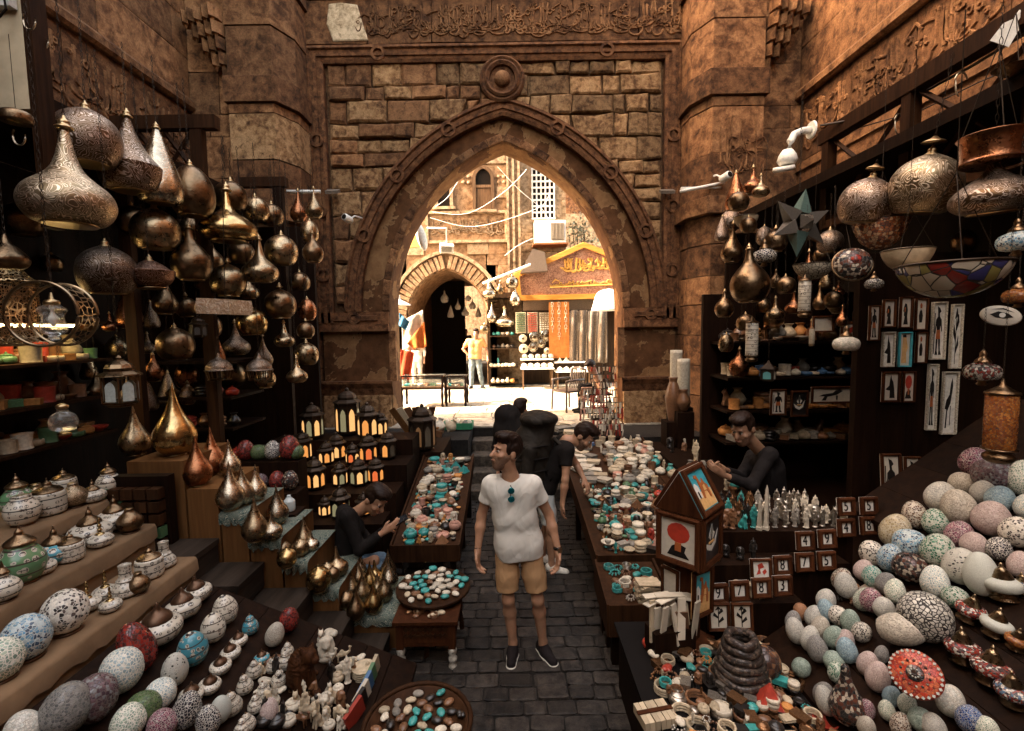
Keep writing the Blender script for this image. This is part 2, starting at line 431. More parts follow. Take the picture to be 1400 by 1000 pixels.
# street, its flagstones, the steps up to it
street = MB().box(-40, -.72, 7.45, 80, 0, ST_Z-.02).box(-.72, .82, 8.36, 80, 0, ST_Z-.02).box(.82, 40, 7.45, 80, 0, ST_Z-.02).build('street', m_joint); tag(street, 'pale paved street beyond the gateway', kind='structure')
y = 8.40
while y < 14.2:
    d = rnd.uniform(.42, .55); x = -4.4 + rnd.uniform(0, .4)
    while x < 4.2:
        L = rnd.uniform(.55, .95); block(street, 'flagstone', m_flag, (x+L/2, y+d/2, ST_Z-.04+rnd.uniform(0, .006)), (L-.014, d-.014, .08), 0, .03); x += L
    y += d
steps = thing('stone_steps', 'worn stone steps rising from the alley to the gateway', 'steps', (0, 7.0, 0))
m_step = stone('worn_step_stone', (0.03,0.0225,0.016), (0.055,0.0425,0.031), (0.085,0.0675,0.05), 2, .5)
for k in range(4):
    z = ST_Z*(k+1)/5; x = -.70
    while x < .78:
        L = min(rnd.uniform(.45, .75), .80 - x); block(steps, 'step_block', m_step, (x+L/2, .17+.34*k+.02, z-.09), (L-.01, .36, .18), 0, .05); x += L
    MB().box(-.71, .81, .10+.34*k, 1.36, z-.2, z-.02).build('step_core', m_joint, steps)
# ---------------------------------------------------------------- side walls of the court
def side_wall(X, out, label, seed, height):
    w = thing('courtyard_wall', label, 'wall', (0, 0, 0))
    MB().box(min(X, X-out*1.2), max(X, X-out*1.2), -7, 8.55, 0, height).build('wall_core', m_mortar, w)
    zi0, zi1 = 5.18, 6.14
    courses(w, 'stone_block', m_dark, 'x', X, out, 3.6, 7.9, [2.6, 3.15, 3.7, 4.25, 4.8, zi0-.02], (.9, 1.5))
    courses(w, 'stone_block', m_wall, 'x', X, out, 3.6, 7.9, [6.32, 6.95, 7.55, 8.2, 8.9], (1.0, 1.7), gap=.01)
    u = 3.6; k = 0
    while u < 7.4:                              # carved slabs of the inscription band
        L = 1.05; b = min(u+L, 7.88); s_ = block(w, 'carved_slab', m_dark, (X - out*.035, (u+b)/2, (zi0+zi1)/2), (.1, b-u-.014, zi1-zi0-.02), 0, .02)
        X_ = X + out*.014
        inscription(lambda a, c, d: (X_ + out*d, a, c), u+.06, b-.06, zi0+.06, zi1-.06, seed+k, 17, .05, .022).build('carved_inscription', m_wall, w); u += L; k += 1
    prof = [(-.09, 0), (-.09, .05), (-.05, .09), (.04, .09), (.09, .05), (.09, 0)]
    MB().sweep([(3.6, 6.23), (7.9, 6.23)], prof, lambda a, c, d: (X + out*(d+.02), a, c)).sweep([(3.6, 5.10), (7.9, 5.10)], [(-.06, 0), (-.06, .05), (.06, .05), (.06, 0)], lambda a, c, d: (X + out*(d+.02), a, c)).build('moulding', m_wall, w)
    return w
side_wall(XL, 1, 'tall brown stone wall with carved band above the brass lamps', 11, 17.0)  # unseen upper wall raised to keep the court in shade
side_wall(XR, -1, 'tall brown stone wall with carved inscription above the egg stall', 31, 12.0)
# unseen house block added behind the camera to limit the light
hb = thing('house', 'plain stone block added unseen behind the viewer to limit light', 'building', (0, -7.6, 0))
MB().box(-5.5, 5.5, -.5, .5, 0, 9.0).build('wall', m_wall, hb)
# ---------------------------------------------------------------- the gateway
gate = thing('stone_gateway', 'old stone gateway with pointed arch opening onto the street', 'gateway', (0, YG, ST_Z))
G0 = Vector((0, YG, ST_Z))
def gput(u, v, d): return (u, -d, v - ST_Z)
CX = -.09
def arch(w, z0, z1, n=28):
    h = z1 - z0; e = (h*h - w*w)/(2*w); rr = w + e; pts = []
    a1 = math.acos(e/rr)
    for i in range(n+1):
        a = a1*i/n; pts.append((CX - (-e + rr*math.cos(a)), z0 + rr*math.sin(a)))
    return pts + [(2*CX - x, z) for x, z in pts[-2::-1]]
AI = arch(2.08, 2.95, 5.86); AO = arch(2.72, 2.95, 6.42)
# plaster field between the two arches, and the deep reveal of the passage
mb = MB(); n = len(AI); vs = []
for a, b in zip(AI, AO):
    for t in np.linspace(0, 1, 7): vs.append(gput(a[0]+(b[0]-a[0])*t, a[1]+(b[1]-a[1])*t, -.02))
mb.add(vs, [(i*7+j, (i+1)*7+j, (i+1)*7+j+1, i*7+j+1) for i in range(n-1) for j in range(6)])
mb.build('plaster_face', m_plaster, gate)
mb = MB(); full = [(CX-2.08, ST_Z)] + AI + [(CX+2.08, ST_Z)]
mb.sweep(full, [(0, .05), (0, -.62)], lambda u, v, d: gput(u, v, d))
mb.build('passage_reveal', m_plaster, gate)
# cut-stone rim of the inner arch, one voussoir at a time
for i in range(0, n-1, 2):
    seg = AI[i:i+3]
    if len(seg) < 3: continue
    pol = [(p[0] + (0 if k else 0), p[1]) for k, p in enumerate(seg)]
    outp = []
    for k, p in enumerate(seg):
        dx = seg[min(2, k+1)][0]-seg[max(0, k-1)][0]; dz = seg[min(2, k+1)][1]-seg[max(0, k-1)][1]; L = math.hypot(dx, dz); outp.append((p[0]-dz/L*.13, p[1]+dx/L*.13))
    poly = pol + outp[::-1]; poly = [(p[0], p[1]-ST_Z) for p in poly]
    MB().prism(poly, -.07 - rnd.uniform(0, .012), .02, 'y', .012).build('voussoir', m_wall if i % 4 else m_dark, gate)
# main wall above and beside: mortar backing with an arched hole
mb = MB(); FX0, FX1, FZ1 = -3.42, 2.97, 7.33
top = [(FX0 + (FX1-FX0)*i/(n-1), FZ1) for i in range(n)]
def rim(i):                                    # spread the outer edge round the rectangle
    t = i/(n-1); P = 2*(FZ1-2.95) + (FX1-FX0); s_ = t*P; hgt = FZ1-2.95
    if s_ < hgt: return (FX0, 2.95 + s_)
    if s_ < hgt + FX1-FX0: return (FX0 + s_-hgt, FZ1)
    return (FX1, FZ1 - (s_-hgt-(FX1-FX0)))
vs = []
for i in range(n): vs += [gput(*AO[i], 0.0), gput(*rim(i), 0.0)]
mb.add(vs, [(2*i, 2*i+2, 2*i+3, 2*i+1) for i in range(n-1)])
mb.build('mortar_backing', m_mortar, gate)
vs = []
for i in range(n): vs += [gput(*AI[i], -.615), gput(*rim(i), -.615)]
MB().add(vs, [(2*i, 2*i+2, 2*i+3, 2*i+1) for i in range(n-1)]).build('rear_face', m_mortar, gate)
MB().box(-6.2, CX-2.09, .05, .62, 0, 2.10).box(CX+2.09, 5.9, .05, .62, 0, 2.10).box(-6.2, FX0+.1, .05, .62, 2.10, 8.13).box(FX1-.1, 5.9, .05, .62, 2.10, 8.13).box(-6.2, 5.9, .09, .62, 5.65, 9.4).build('wall_core', m_mortar, gate)
# rubble stones of the two spandrels
def arch_x(z):                                 # half-width of the outer arch at height z
    best = 0
    for (x0, z0), (x1, z1) in zip(AO[n//2:-1], AO[n//2+1:]):
        if z1 <= z <= z0: best = x0 + (x1-x0)*((z-z0)/(z1-z0) if z1 != z0 else 0) - CX
    return best if z < AO[n//2][1] else 0.0
for side in (-1, 1):
    z = 3.1
    while z < 7.15:
        h = min(rnd.uniform(.22, .46), 7.19 - z); edge = (CX-FX0-.30) if side < 0 else (FX1-.30-CX); z1 = z + h
        if z1 - z < .12: break
        a0, a1 = arch_x(z) + .1, arch_x(z1) + .1; u = edge
        first = True
        while u > min(a0, a1) + .02:
            L = rnd.uniform(.22, .75); v_ = u - L; pu = u
            if v_ < a1 + .15: v_ = a1
            q = [(pu - .012, z+.012), (max(v_, a0) + .012, z+.012), (v_ + .012, z1-.012), (pu - .012, z1-.012)]
            if pu - max(v_, a0) < .06: q = [(pu-.012, z + h*.3), (v_+.012, z1-.012), (pu-.012, z1-.012)]
            if max(p[0] for p in q) - min(p[0] for p in q) > .05:
                q = [(p[0] + rnd.uniform(-.024, .012), p[1] + rnd.uniform(-.028, .014)) for p in q]
                if len(q) == 4: mx = (q[2][0]+q[3][0])/2; q = q[:3] + [(mx + rnd.uniform(-.05,.05), q[2][1] + rnd.uniform(-.02,.012))] + q[3:]
                q = [(CX + side*p[0], p[1]-ST_Z) for p in q]
                if side < 0: q = q[::-1]
                MB().prism(q, -.06 - rnd.uniform(0, .055), .01, 'y', rnd.uniform(.03,.055)).build('rubble_stone', (m_rubble if side > 0 or rnd.random() < .55 else m_wall), gate)
            u = v_
            if u <= a1 + .001: break
        z = z1
# mouldings: the arch, the rectangle, the knotted bosses
prof = [(-.15, 0), (-.15, .12), (-.10, .14), (-.08, .10), (-.03, .10), (-.02, .13), (.03, .13), (.04, .10), (.09, .10), (.10, .14), (.15, .12), (.15, 0)]
MB().sweep(AO[::-1], prof, gput).build('arch_moulding', m_trim, gate)
rect = [(FX0+.12, 2.75), (FX0+.12, FZ1-.02), (FX1-.12, FZ1-.02), (FX1-.12, 2.75)]
MB().sweep(rect[::-1], prof, gput).build('frame_moulding', m_trim, gate)
mb = MB()
def knot(u, v, r_=.105):
    k = MB(); k.sweep([(u + r_*math.cos(t*PI/8), v + r_*math.sin(t*PI/8)) for t in range(16)], [(-.03, .08), (-.022, .15), (.022, .15), (.03, .08)], gput, True); k.build('carved_knot', m_trim, gate)
for i in (8, 15, 22, n-23, n-16, n-9): knot(*AO[i])
for v in (3.6, 4.7, 5.9): knot(FX0+.12, v, .1); knot(FX1-.12, v, .1)
for u in (-2.2, 1.7): knot(u, FZ1-.02, .1)
mu, mv = CX, 6.86                              # the round boss over the apex
mb = MB()
for r0, d0 in ((.33, .14), (.25, .17)): mb.sweep([(mu + r0*math.cos(t*PI/16), mv + r0*math.sin(t*PI/16)) for t in range(32)], [(-.07, .02), (-.055, d0), (-.02, d0+.03), (.03, d0), (.045, .02)], gput, True)
mb.add([gput(mu, mv, .12)] + [gput(mu + .21*math.cos(t*PI/16), mv + .21*math.sin(t*PI/16), .12) for t in range(32)], [(0, t+1, (t+1) % 32 + 1) for t in range(32)])
mb.build('boss_ring', m_trim, gate)
mb = MB(); ringn = 20
vs = []; fs = []
for j in range(6):
    t = j/5*PI/2
    for i in range(ringn): vs.append(gput(mu + .14*math.cos(t)*math.cos(2*PI*i/ringn), mv + .14*math.cos(t)*math.sin(2*PI*i/ringn), .12 + .12*math.sin(t)))
fs = [(j*ringn+i, j*ringn+(i+1) % ringn, (j+1)*ringn+(i+1) % ringn, (j+1)*ringn+i) for j in range(5) for i in range(ringn)]
mb.add(vs, fs); mb.build('boss', m_wall, gate, True)
# frieze with the long inscription, ledge and pale courses over it
u = FX0 - .1; k = 0
while u < FX1:
    L = rnd.uniform(1.0, 1.4); b = min(u+L, FX1+.1)
    block(gate, 'frieze_slab', m_dark, ((u+b)/2, -.03, 7.83-ST_Z), (b-u-.012, .16, .70), 0, .015)
    if k == 0:
        mbp = MB(); pr = [( -2.95, 7.52), (-2.35, 7.52), (-2.44, 7.8), (-2.52, 8.1), (-2.8, 8.14), (-3.0, 8.12), (-3.05, 7.8)]
        mbp.prism([(p[0], p[1]-ST_Z) for p in pr], -.135, -.10, 'y', .02).build('bare_plaster_patch', m_pale, gate)
        inscription(lambda a, c, d: gput(a, c, d+.11), u+.95, b-.05, 7.53, 8.13, 71, 15, .045, .026).build('carved_inscription', m_trim, gate)
    else: inscription(lambda a, c, d: gput(a, c, d+.11), u+.05, b-.05, 7.53, 8.13, 70+k, 21, .042, .024).build('carved_inscription', m_wall, gate)
    u = b; k += 1
MB().sweep([(FX0-.1, 8.30), (FX1+.1, 8.30)], [(-.11, 0), (-.11, .12), (-.05, .17), (.08, .17), (.11, .14), (.11, 0)], gput).build('ledge', m_wall, gate)
for (a, b, c) in ((8.43, 8.9, 0), (8.9, 9.4, 1)):
    u = FX0 - .1
    while u < FX1: L = rnd.uniform(.5, .9); block(gate, 'pale_block', m_rubble, (u+L/2, .0, (a+b)/2-ST_Z), (L-.012, .14, b-a-.012)); u += L
MB().obox((.27, -.1, 8.57-ST_Z), (1.0, .08, .18)).build('dark_plaque', m_black, gate)
# imposts, plastered piers, ledges and footing of the two sides
for side in (-1, 1):
    xo = FX0+.02 if side < 0 else FX1-.02; xi = CX + side*2.09; a, b = min(xo, xi), max(xo, xi)
    mbi = MB(); mbi.box(a, b, -.10, .03, 2.72-ST_Z, 2.94-ST_Z).box(a, b, -.16, .03, 2.60-ST_Z, 2.72-ST_Z); mbi.build('impost', m_trim, gate)
    mid = (a+b)/2; knot(mid, 2.83, .085)
    c = MB().sweep([(a+.2, 2.83), (b-.2, 2.83)], [(-.05, .1), (-.04, .135), (.04, .135), (.05, .1)], gput).build('carved_strap', m_trim, gate)
    pf = MB().box(a+.02, b-.01, -.045, .03, 1.70-ST_Z, 2.60-ST_Z).build('pier_plaster', m_plaster, gate)
    MB().box(xi-.10 if side > 0 else xi-.02, xi+.02 if side > 0 else xi+.10, -.075, .03, 1.70-ST_Z, 2.60-ST_Z).build('corner_stone', m_wall, gate)
    MB().sweep([(a-.02, 1.58), (b+.04*(side < 0), 1.58)], [(-.13, 0), (-.13, .10), (0, .14), (.09, .2), (.13, .2), (.13, 0)], gput).build('pier_ledge', m_trim, gate)
    u = a
    while u < b - .1: L = min(rnd.uniform(.4, .6), b-u); block(gate, 'footing_block', m_rubble, (u+L/2, -.03, (1.45+ST_Z)/2-ST_Z), (L-.01, .2, 1.45-ST_Z)); u += L
# ---------------------------------------------------------------- angled buttress piers and niches at both sides of the gate
def buttress(side, x_in, x_mid, x_out, label):
    t = thing('wall_pier', label, 'pier', (0, 0, 0))
    plan = [(x_in, YG+.05), (x_in, YG-.55), (x_mid, YG-.95), (x_out, YG-.95), (x_out, YG+.05)]
    if side < 0: plan = plan[::-1]
    zs = [.0, .87, 1.45, 1.95, 2.45, 2.95, 3.4, 3.9, 4.35, 4.62, 5.3, 6.0, 6.15, 6.55, 7.3, 8.0, 8.25, 9.2]
    band = {4.35: .10, 6.15: .05, 8.0: .05}
    cx = sum(p[0] for p in plan)/5; cy = YG-.3
    for k in range(len(zs)-1):
        g = band.get(zs[k], rnd.uniform(-.012, .008)); q = []
        for x, y in plan:
            dx, dy = (1 if x > cx else -1), -1 if y < YG else 0; q.append((x + g*dx, y + g*dy if y < YG else y))
        MB().prism(q, zs[k+1]-.006, zs[k]+.006, 'z', .012).build('stone_course' if zs[k] not in band else 'band_course', (m_dark if k % 3 == 0 or zs[k] < 2.5 else (m_rubble if zs[k] in (4.62, 5.3) and side < 0 else m_wall)), t)
    # slab of low carving on the front, corbelled muqarnas beside it
    xa, xb = min(x_mid, x_out)+.1, max(x_mid, x_out)-.1; yf = YG-.95
    if side > 0: inscription(lambda a, c, d: (a, yf-.012-d, c), xa, xb, 4.75, 5.9, 90, 14, .03, .018).build('low_relief', m_wall, t)
    return t
buttress(-1, -3.42, -3.62, -4.32, 'angled stone pier left of the gateway with plain banded courses')
buttress(1, 2.97, 3.17, 3.98, 'angled stone pier right of the gateway with carved panel')
def niche(side, xa, xb, label):
    t = thing('niche_wall', label, 'wall', (0, 0, 0)); yf = 7.95
    MB().box(min(xa, xb), max(xa, xb), yf, YG+.1, 0, 12).build('wall_core', m_mortar, t)
    courses(t, 'stone_block', m_wall, 'y', yf, -1, min(xa, xb), max(xa, xb), [2.4, 3.0, 3.7, 4.4, 5.1, 5.75, 6.1, 6.75, 7.4, 8.0, 8.8], (.7, 1.1))
    # muqarnas: tiers of little pointed cells that step out as they rise
    for tier in range(5):
        z = 6.55 + tier*.19; cnt = tier + 1; xc = xb - side*.0
        for c in range(cnt):
            x = xc - side*(.08 + .125*c) ; y_ = yf - .10 - .075*(tier - c*.5)
            pts = []; w_ = .066; cell = MB()
            cell.prism([(-w_, .12), (-w_, .0), (-w_*.7, -.07), (0, -.14), (w_*.7, -.07), (w_, 0), (w_, .12)], 0.185, 0.02, 'z')
            cell.lathe([(.004, -.05), (.03, 0), (.055, .05)], 6, (0, -.04, 0))
            cell.build('muqarnas_cell', m_wall, t, False, (x, y_, z), (R(8), 0, rnd.uniform(-.12, .12)))
    return t
niche(1, XL, -4.33, 'narrow recessed wall with muqarnas corbel left of the gateway')
niche(-1, XR, 3.99, 'narrow recessed wall with muqarnas corbel right of the gateway')
# ================================================================ the sunlit street beyond the gate
YF = 15.0
fac = thing('stone_building', 'sunlit stone building with pointed passage arch across the street', 'building', (0, YF, ST_Z))
def fput(u, v, d): return (u, -d, v - ST_Z)
fcx = at(612, 440, Y=YF).x; fw = 1.22; fs0 = at(612, 436, Y=YF).z; fap = at(612, 369, Y=YF).z
def arch2(cx, w, z0, z1, n=16):
    h = z1 - z0; e = (h*h - w*w)/(2*w); rr = w + e; a1 = math.acos(max(-1, min(1, e/rr)))
    p = [(cx - (-e + rr*math.cos(a1*i/n)), z0 + rr*math.sin(a1*i/n)) for i in range(n+1)]
    return p + [(2*cx - x, z) for x, z in p[-2::-1]]
FA = arch2(fcx, fw, fs0, fap); nf = len(FA)
x0f, x1f, ztop = -9.0, .15, 13.0
mb = MB(); vs = []
for (x, z) in FA: vs += [fput(x, z, 0), fput(x, ztop, 0)]
mb.add(vs, [(2*i, 2*i+2, 2*i+3, 2*i+1) for i in range(nf-1)])
mb.add([fput(x0f, ST_Z, 0), fput(fcx-fw, ST_Z, 0), fput(fcx-fw, ztop, 0), fput(x0f, ztop, 0)], [(0,1,2,3)])
mb.add([fput(fcx+fw, ST_Z, 0), fput(x1f, ST_Z, 0), fput(x1f, ztop, 0), fput(fcx+fw, ztop, 0)], [(0,1,2,3)])
mb.sweep([(fcx-fw, ST_Z)] + FA + [(fcx+fw, ST_Z)], [(0, 0), (0, -2.5)], fput)
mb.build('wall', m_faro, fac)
# ring of voussoirs with toothed moulding
for i in range(0, nf-1):
    (xa, za), (xb, zb) = FA[i], FA[i+1]; dx, dz = xb-xa, zb-za; L = math.hypot(dx, dz); nx, nz = -dz/L, dx/L
    q = [(xa+nx*.03, za+nz*.03), (xa+nx*.46, za+nz*.46), (xb+nx*.46, zb+nz*.46), (xb+nx*.03, zb+nz*.03)]
    mx, mz = sum(p[0] for p in q)/4, sum(p[1] for p in q)/4; q = [(mx+(p[0]-mx)*.86, mz-ST_Z+(p[1]-mz)*.96) for p in q]
    MB().prism(q, -.06-.03*(i % 2), .01, 'y', .012).build('voussoir', m_faro if i % 2 else m_far, fac)
def off(path, d):
    out = []
    for i, p in enumerate(path):
        a, b = path[max(0, i-1)], path[min(len(path)-1, i+1)]; dx, dz = b[0]-a[0], b[1]-a[1]; L = math.hypot(dx, dz) or 1; out.append((p[0]-dz/L*d, p[1]+dx/L*d))
    return out
MB().sweep(off(FA, .55)[::-1], [(-.06, 0), (-.05, .1), (.05, .1), (.06, 0)], fput).build('arch_moulding', m_far, fac)
# ashlar over and beside the arch
rows = np.arange(2.2, 9.6, .34)
FO = off(FA, .66)
def farx(z):
    for (xa, za), (xb, zb) in zip(FO[nf//2:-1], FO[nf//2+1:]):
        if zb <= z <= za: return xb - fcx
    return 0 if z > FO[nf//2][1] else fw + .66
pan = [at(590, 300, Y=YF), at(690, 322, Y=YF)]; pz0, pz1 = pan[1].z, pan[0].z; px0, px1 = pan[0].x, pan[1].x
winr = [(at(597, 283, Y=YF), at(617, 250, Y=YF)), (at(649, 287, Y=YF), at(673, 236, Y=YF))]
for k in range(len(rows)-1):
    z0, z1 = rows[k], rows[k+1]; u = -4.6
    while u < .1:
        L = rnd.uniform(.45, .95); a, b = u, min(u+L, .1); u += L; hw = max(farx(z0+.02), farx(z1))
        if hw > 0:
            if a < fcx-hw < b: b = fcx-hw
            if a < fcx+hw < b: a = fcx+hw
            if a >= fcx-hw-.01 and b <= fcx+hw+.01: continue
        if z1 > pz0-.2 and z0 < pz1+.2 and b > px0-.15 and a < px1+.1: continue
        if any(z1 > w[0].z-.12 and z0 < w[1].z+.12 and b > w[0].x-.1 and a < w[1].x+.1 for w in winr): continue
        if b-a < .12: continue
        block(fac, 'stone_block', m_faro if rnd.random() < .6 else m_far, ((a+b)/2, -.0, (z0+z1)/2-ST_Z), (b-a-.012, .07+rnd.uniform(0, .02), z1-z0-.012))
MB().box(px0-.1, px1+.06, -.04, .02, pz0-.14-ST_Z, pz1+.14-ST_Z).build('panel', m_faro, fac)
inscription(lambda a, c, d: fput(a, c, d+.04), px0, px1, pz0, pz1, 300, 16, .035, .03).build('carved_inscription', m_far, fac)
MB().sweep([(px0-.14, pz0-.18), (px1+.06, pz0-.18), (px1+.06, pz1+.18), (px0-.14, pz1+.18)], [(-.05, 0), (-.04, .1), (.04, .1), (.05, 0)], fput, True).build('panel_frame', m_far, fac)
m_fwood = wood('weathered_window_wood', (.07,.04,.022), (.17,.10,.055), 1)
for k, (a, b) in enumerate(winr):
    w_ = MB().box(a.x, b.x, -.03, .04, a.z-ST_Z, b.z-ST_Z-.2).build('window', m_black, fac)
    c = (a.x+b.x)/2; hw = (b.x-a.x)/2
    MB().prism([(x, z-ST_Z) for x, z in arch2(c, hw, b.z-.2, b.z+.15, 6)], -.035, .03, 'y').build('window_head', m_black, w_ if False else fac)
    MB().sweep([(a.x, a.z)] + arch2(c, hw, b.z-.2, b.z+.15, 6) + [(b.x, a.z)], [(-.05, 0), (-.05, .1), (.05, .1), (.05, 0)], fput).build('window_surround', m_fwood if k else m_far, fac)
    if k: MB().box(a.x+.06, b.x-.06, -.06, -.03, a.z-ST_Z, a.z-ST_Z+.62).build('shutter', m_fwood, fac); MB().box(a.x, b.x, -.09, -.03, a.z-ST_Z+.64, a.z-ST_Z+.72).build('transom', m_fwood, fac)
    MB().box(a.x-.12, b.x+.12, -.14, 0, a.z-ST_Z-.1, a.z-ST_Z-.02).build('sill', m_far, fac)
for side in (-1, 1):                            # pierced consoles beside the taller window
    c = at(661 + side*24, 250, Y=YF)
    for i in range(2):
        for j in range(2): MB().lathe([(.05,0),(.05,.05),(.03,.08)], 8).build('carved_rosette', m_far, fac, False, (c.x+i*.17-.08, 0, c.z-ST_Z+j*.17), (R(90), 0, 0))
# corner strip with channelled mouldings
xs0, xs1 = at(693, 300, Y=YF).x, at(712, 300, Y=YF).x
mb = MB()
for t in (0, .4, .8): mb.box(xs0+(xs1-xs0)*t, xs0+(xs1-xs0)*(t+.16), -.16, .02, 1.5, ztop-ST_Z)
mb.box(xs0, xs1, -.09, .02, 0, ztop-ST_Z); mb.build('corner_strip', m_far, fac)
# passage behind the arch: dark walls, a bright far yard
pas = thing('covered_passage', 'dark covered passage seen through the arch across the street', 'passage', (fcx, YF+2.5, ST_Z))
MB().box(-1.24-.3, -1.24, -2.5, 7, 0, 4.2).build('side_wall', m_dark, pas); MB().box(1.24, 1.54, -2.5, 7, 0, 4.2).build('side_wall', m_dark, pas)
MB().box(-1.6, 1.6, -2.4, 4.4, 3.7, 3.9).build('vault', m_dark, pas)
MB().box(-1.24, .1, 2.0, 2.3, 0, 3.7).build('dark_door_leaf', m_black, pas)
MB().box(-6, 6, 9.0, 9.4, 0, 5).build('end_wall', m_far, pas)
# second building to the right with lattice window and air conditioner
fb = thing('stone_building', 'pale rough stone building with white lattice window above the shop sign', 'building', (0, YF+.25, ST_Z))
xa, xb = xs1, at(775, 300, Y=YF).x
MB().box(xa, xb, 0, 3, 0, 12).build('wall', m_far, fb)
lw = (at(728, 300, Y=YF+.25), at(757, 232, Y=YF+.25))
zz = 2.4
while zz < 10:
    h = rnd.uniform(.3, .45); u = xa
    while u < xb-.05:
        L = min(rnd.uniform(.35, .7), xb-u)
        if not (u+L > lw[0].x-.05 and u < lw[1].x+.05 and zz+h > lw[0].z and zz < lw[1].z+.1): block(fb, 'stone_block', m_far, (u+L/2, -.0, zz+h/2-ST_Z), (L-.015, .08+rnd.uniform(0, .03), h-.015), 0, .06)
        u += L
    zz += h
m_whitep = plain('white_paint', (.75,.72,.66), .6)
lwin = MB().box(lw[0].x, lw[1].x, -.02, .05, lw[0].z-ST_Z, lw[1].z-ST_Z).build('window', m_black, fb)
for k in range(6):
    x = lw[0].x + (lw[1].x-lw[0].x)*k/5; MB().box(x-.022, x+.022, -.09, -.04, lw[0].z-ST_Z, lw[1].z-ST_Z).build('lattice_bar', m_whitep, fb)
for k in range(9):
    z = lw[0].z + (lw[1].z-lw[0].z)*k/8 - ST_Z; MB().box(lw[0].x-.03, lw[1].x+.03, -.1, -.05, z-.022, z+.022).build('lattice_bar', m_whitep, fb)
p0, p1 = at(731, 333, Y=14.7), at(773, 302, Y=14.7)
ac = thing('air_conditioner', 'white window air conditioner on the pale building beside the lattice', 'air conditioner', ((p0.x+p1.x)/2, 14.9, p0.z))
w_, h_ = p1.x-p0.x, p1.z-p0.z
MB().box(-w_/2, w_/2, -.3, .33, 0, h_).build('casing', m_whitep, ac)
MB().box(.02, w_/2-.05, -.315, -.29, .08, h_-.08).build('grille_recess', plain('grille_grey', (.16,.13,.10), .6), ac)
for k in range(9): x = .06 + k*(w_/2-.13)/8; MB().box(x-.008, x+.008, -.33, -.3, .09, h_-.09).build('grille_bar', plain('grille_bar_grey', (.3,.26,.2), .5), ac)
MB().box(-w_/2-.05, w_/2+.08, -.3, .33, -.05, -.004).build('bracket', plain('rusty_bracket', (.3,.12,.05), .8), ac)
# back buildings and pale scrub beyond the gap at the right
MB().box(1.5, 14, 21, 22, 0, at(800, 292, Y=21).z-ST_Z).build('rubble_house', m_far, None, False, (0, 0, ST_Z))
tag(bpy.data.objects['rubble_house'], 'pale tumbledown house rising behind the shop sign', 'building')
MB().box(2.0, 14, 24, 25, 0, 12).build('dark_house', m_dark, None, False, (0, 0, ST_Z)); tag(bpy.data.objects['dark_house'], 'dark house wall farthest behind the shop sign', 'building')  # dark limestone over the whole wall
MB().box(-12, 1.4, 27, 28, 0, 16).build('far_house', m_far, None, False, (0, 0, ST_Z)); tag(bpy.data.objects['far_house'], 'pale house closing the yard behind the passage', 'building')
sh = thing('scrub_plant', 'dusty pale shrub behind the shop sign peak', 'shrub', (at(800, 320, Y=17).x, 17, ST_Z))
m_leaf = plain('dusty_leaf', (.30,.27,.17), .8, vary=0, mode='world', nscale=6, namt=.5)
mb = MB(); c = at(800, 315, Y=17); 
for k in range(700):
    p = Vector((c.x-sh.location.x + rnd.gauss(0, .55), rnd.gauss(0, .3), c.z-ST_Z + rnd.gauss(0, .36)-.1)); s_ = rnd.uniform(.03, .08)
    a = Vector((rnd.uniform(-1, 1), rnd.uniform(-1, 1), rnd.uniform(-1, 1)))*s_; b = Vector((rnd.uniform(-1, 1), rnd.uniform(-1, 1), rnd.uniform(-1, 1)))*s_
    mb.add([p-a, p+b*.6, p+a, p-b*.6], [(0,1,2,3)])
tag(mb.build('foliage', m_leaf, sh), kind='stuff')
mb = MB()
for k in range(7): a = rnd.uniform(-.5, .5); mb.tube([(0, 0, 0), (a*.4, .05, 1.6), (a*1.3, rnd.uniform(-.2, .2), c.z-ST_Z+rnd.uniform(-.2, .4))], [.05, .035, .012], 5)
mb.build('stem', m_fwood, sh)
# ---------------------------------------------------------------- the shop with the gabled sign
m_orange = wood('orange_sign_wood', (.42,.17,.03), (.62,.30,.07), .8, .55, axis='x', vary=.08)
m_signf = stone('red_marbled_sign_face', (.13,.05,.03), (.26,.12,.075), (.40,.23,.15), 4, .2, .1, 'object', .5)
m_gold = plain('gilt_letters', (.72,.42,.11), .4, .6, bump=0)
YS = 14.0
S = lambda x, y: at(x, y, Y=YS)
sgn = thing('shop_sign', 'gabled orange shop sign with gilt lettering on red marbled board', 'sign', tuple(S(770, 405)))
o0 = S(770, 405)
def L2(x, y): p = S(x, y); return (p.x-o0.x, p.z-o0.z)
outl = [L2(712, 405), L2(709, 378), L2(798, 338), L2(862, 362), L2(862, 402)]
MB().prism(outl, 0, .10, 'y').build('board', m_signf, sgn)
MB().sweep(outl, [(-.02, -.02), (-.02, .07), (.12, .07), (.13, .02), (.13, -.02)], lambda u, v, d: (u, -d, v), True).build('border', m_orange, sgn)
q = [L2(771, 372), L2(835, 356)]
inscription(lambda a, c, d: (a, -d-.004, c), q[0][0], q[1][0], q[0][1], q[1][1]+.1, 411, 12, .07, .03).build('gilt_lettering', m_gold, sgn)
q = [L2(752, 393), L2(840, 384)]
inscription(lambda a, c, d: (a, -d-.004, c), q[0][0], q[1][0], q[0][1]+.03, q[1][1]+.02, 412, 8, .05, .03).tube([(q[0][0], -.03, q[0][1]), (q[1][0], -.03, q[0][1]+.05)], .02, 4).build('gilt_lettering', m_gold, sgn)
shop = thing('souvenir_shop', 'open shop front under the gabled sign full of lamps and cloth', 'shop', (0, 14.6, ST_Z))
xl, xr = at(668, 450, Y=14.6).x, 5.2
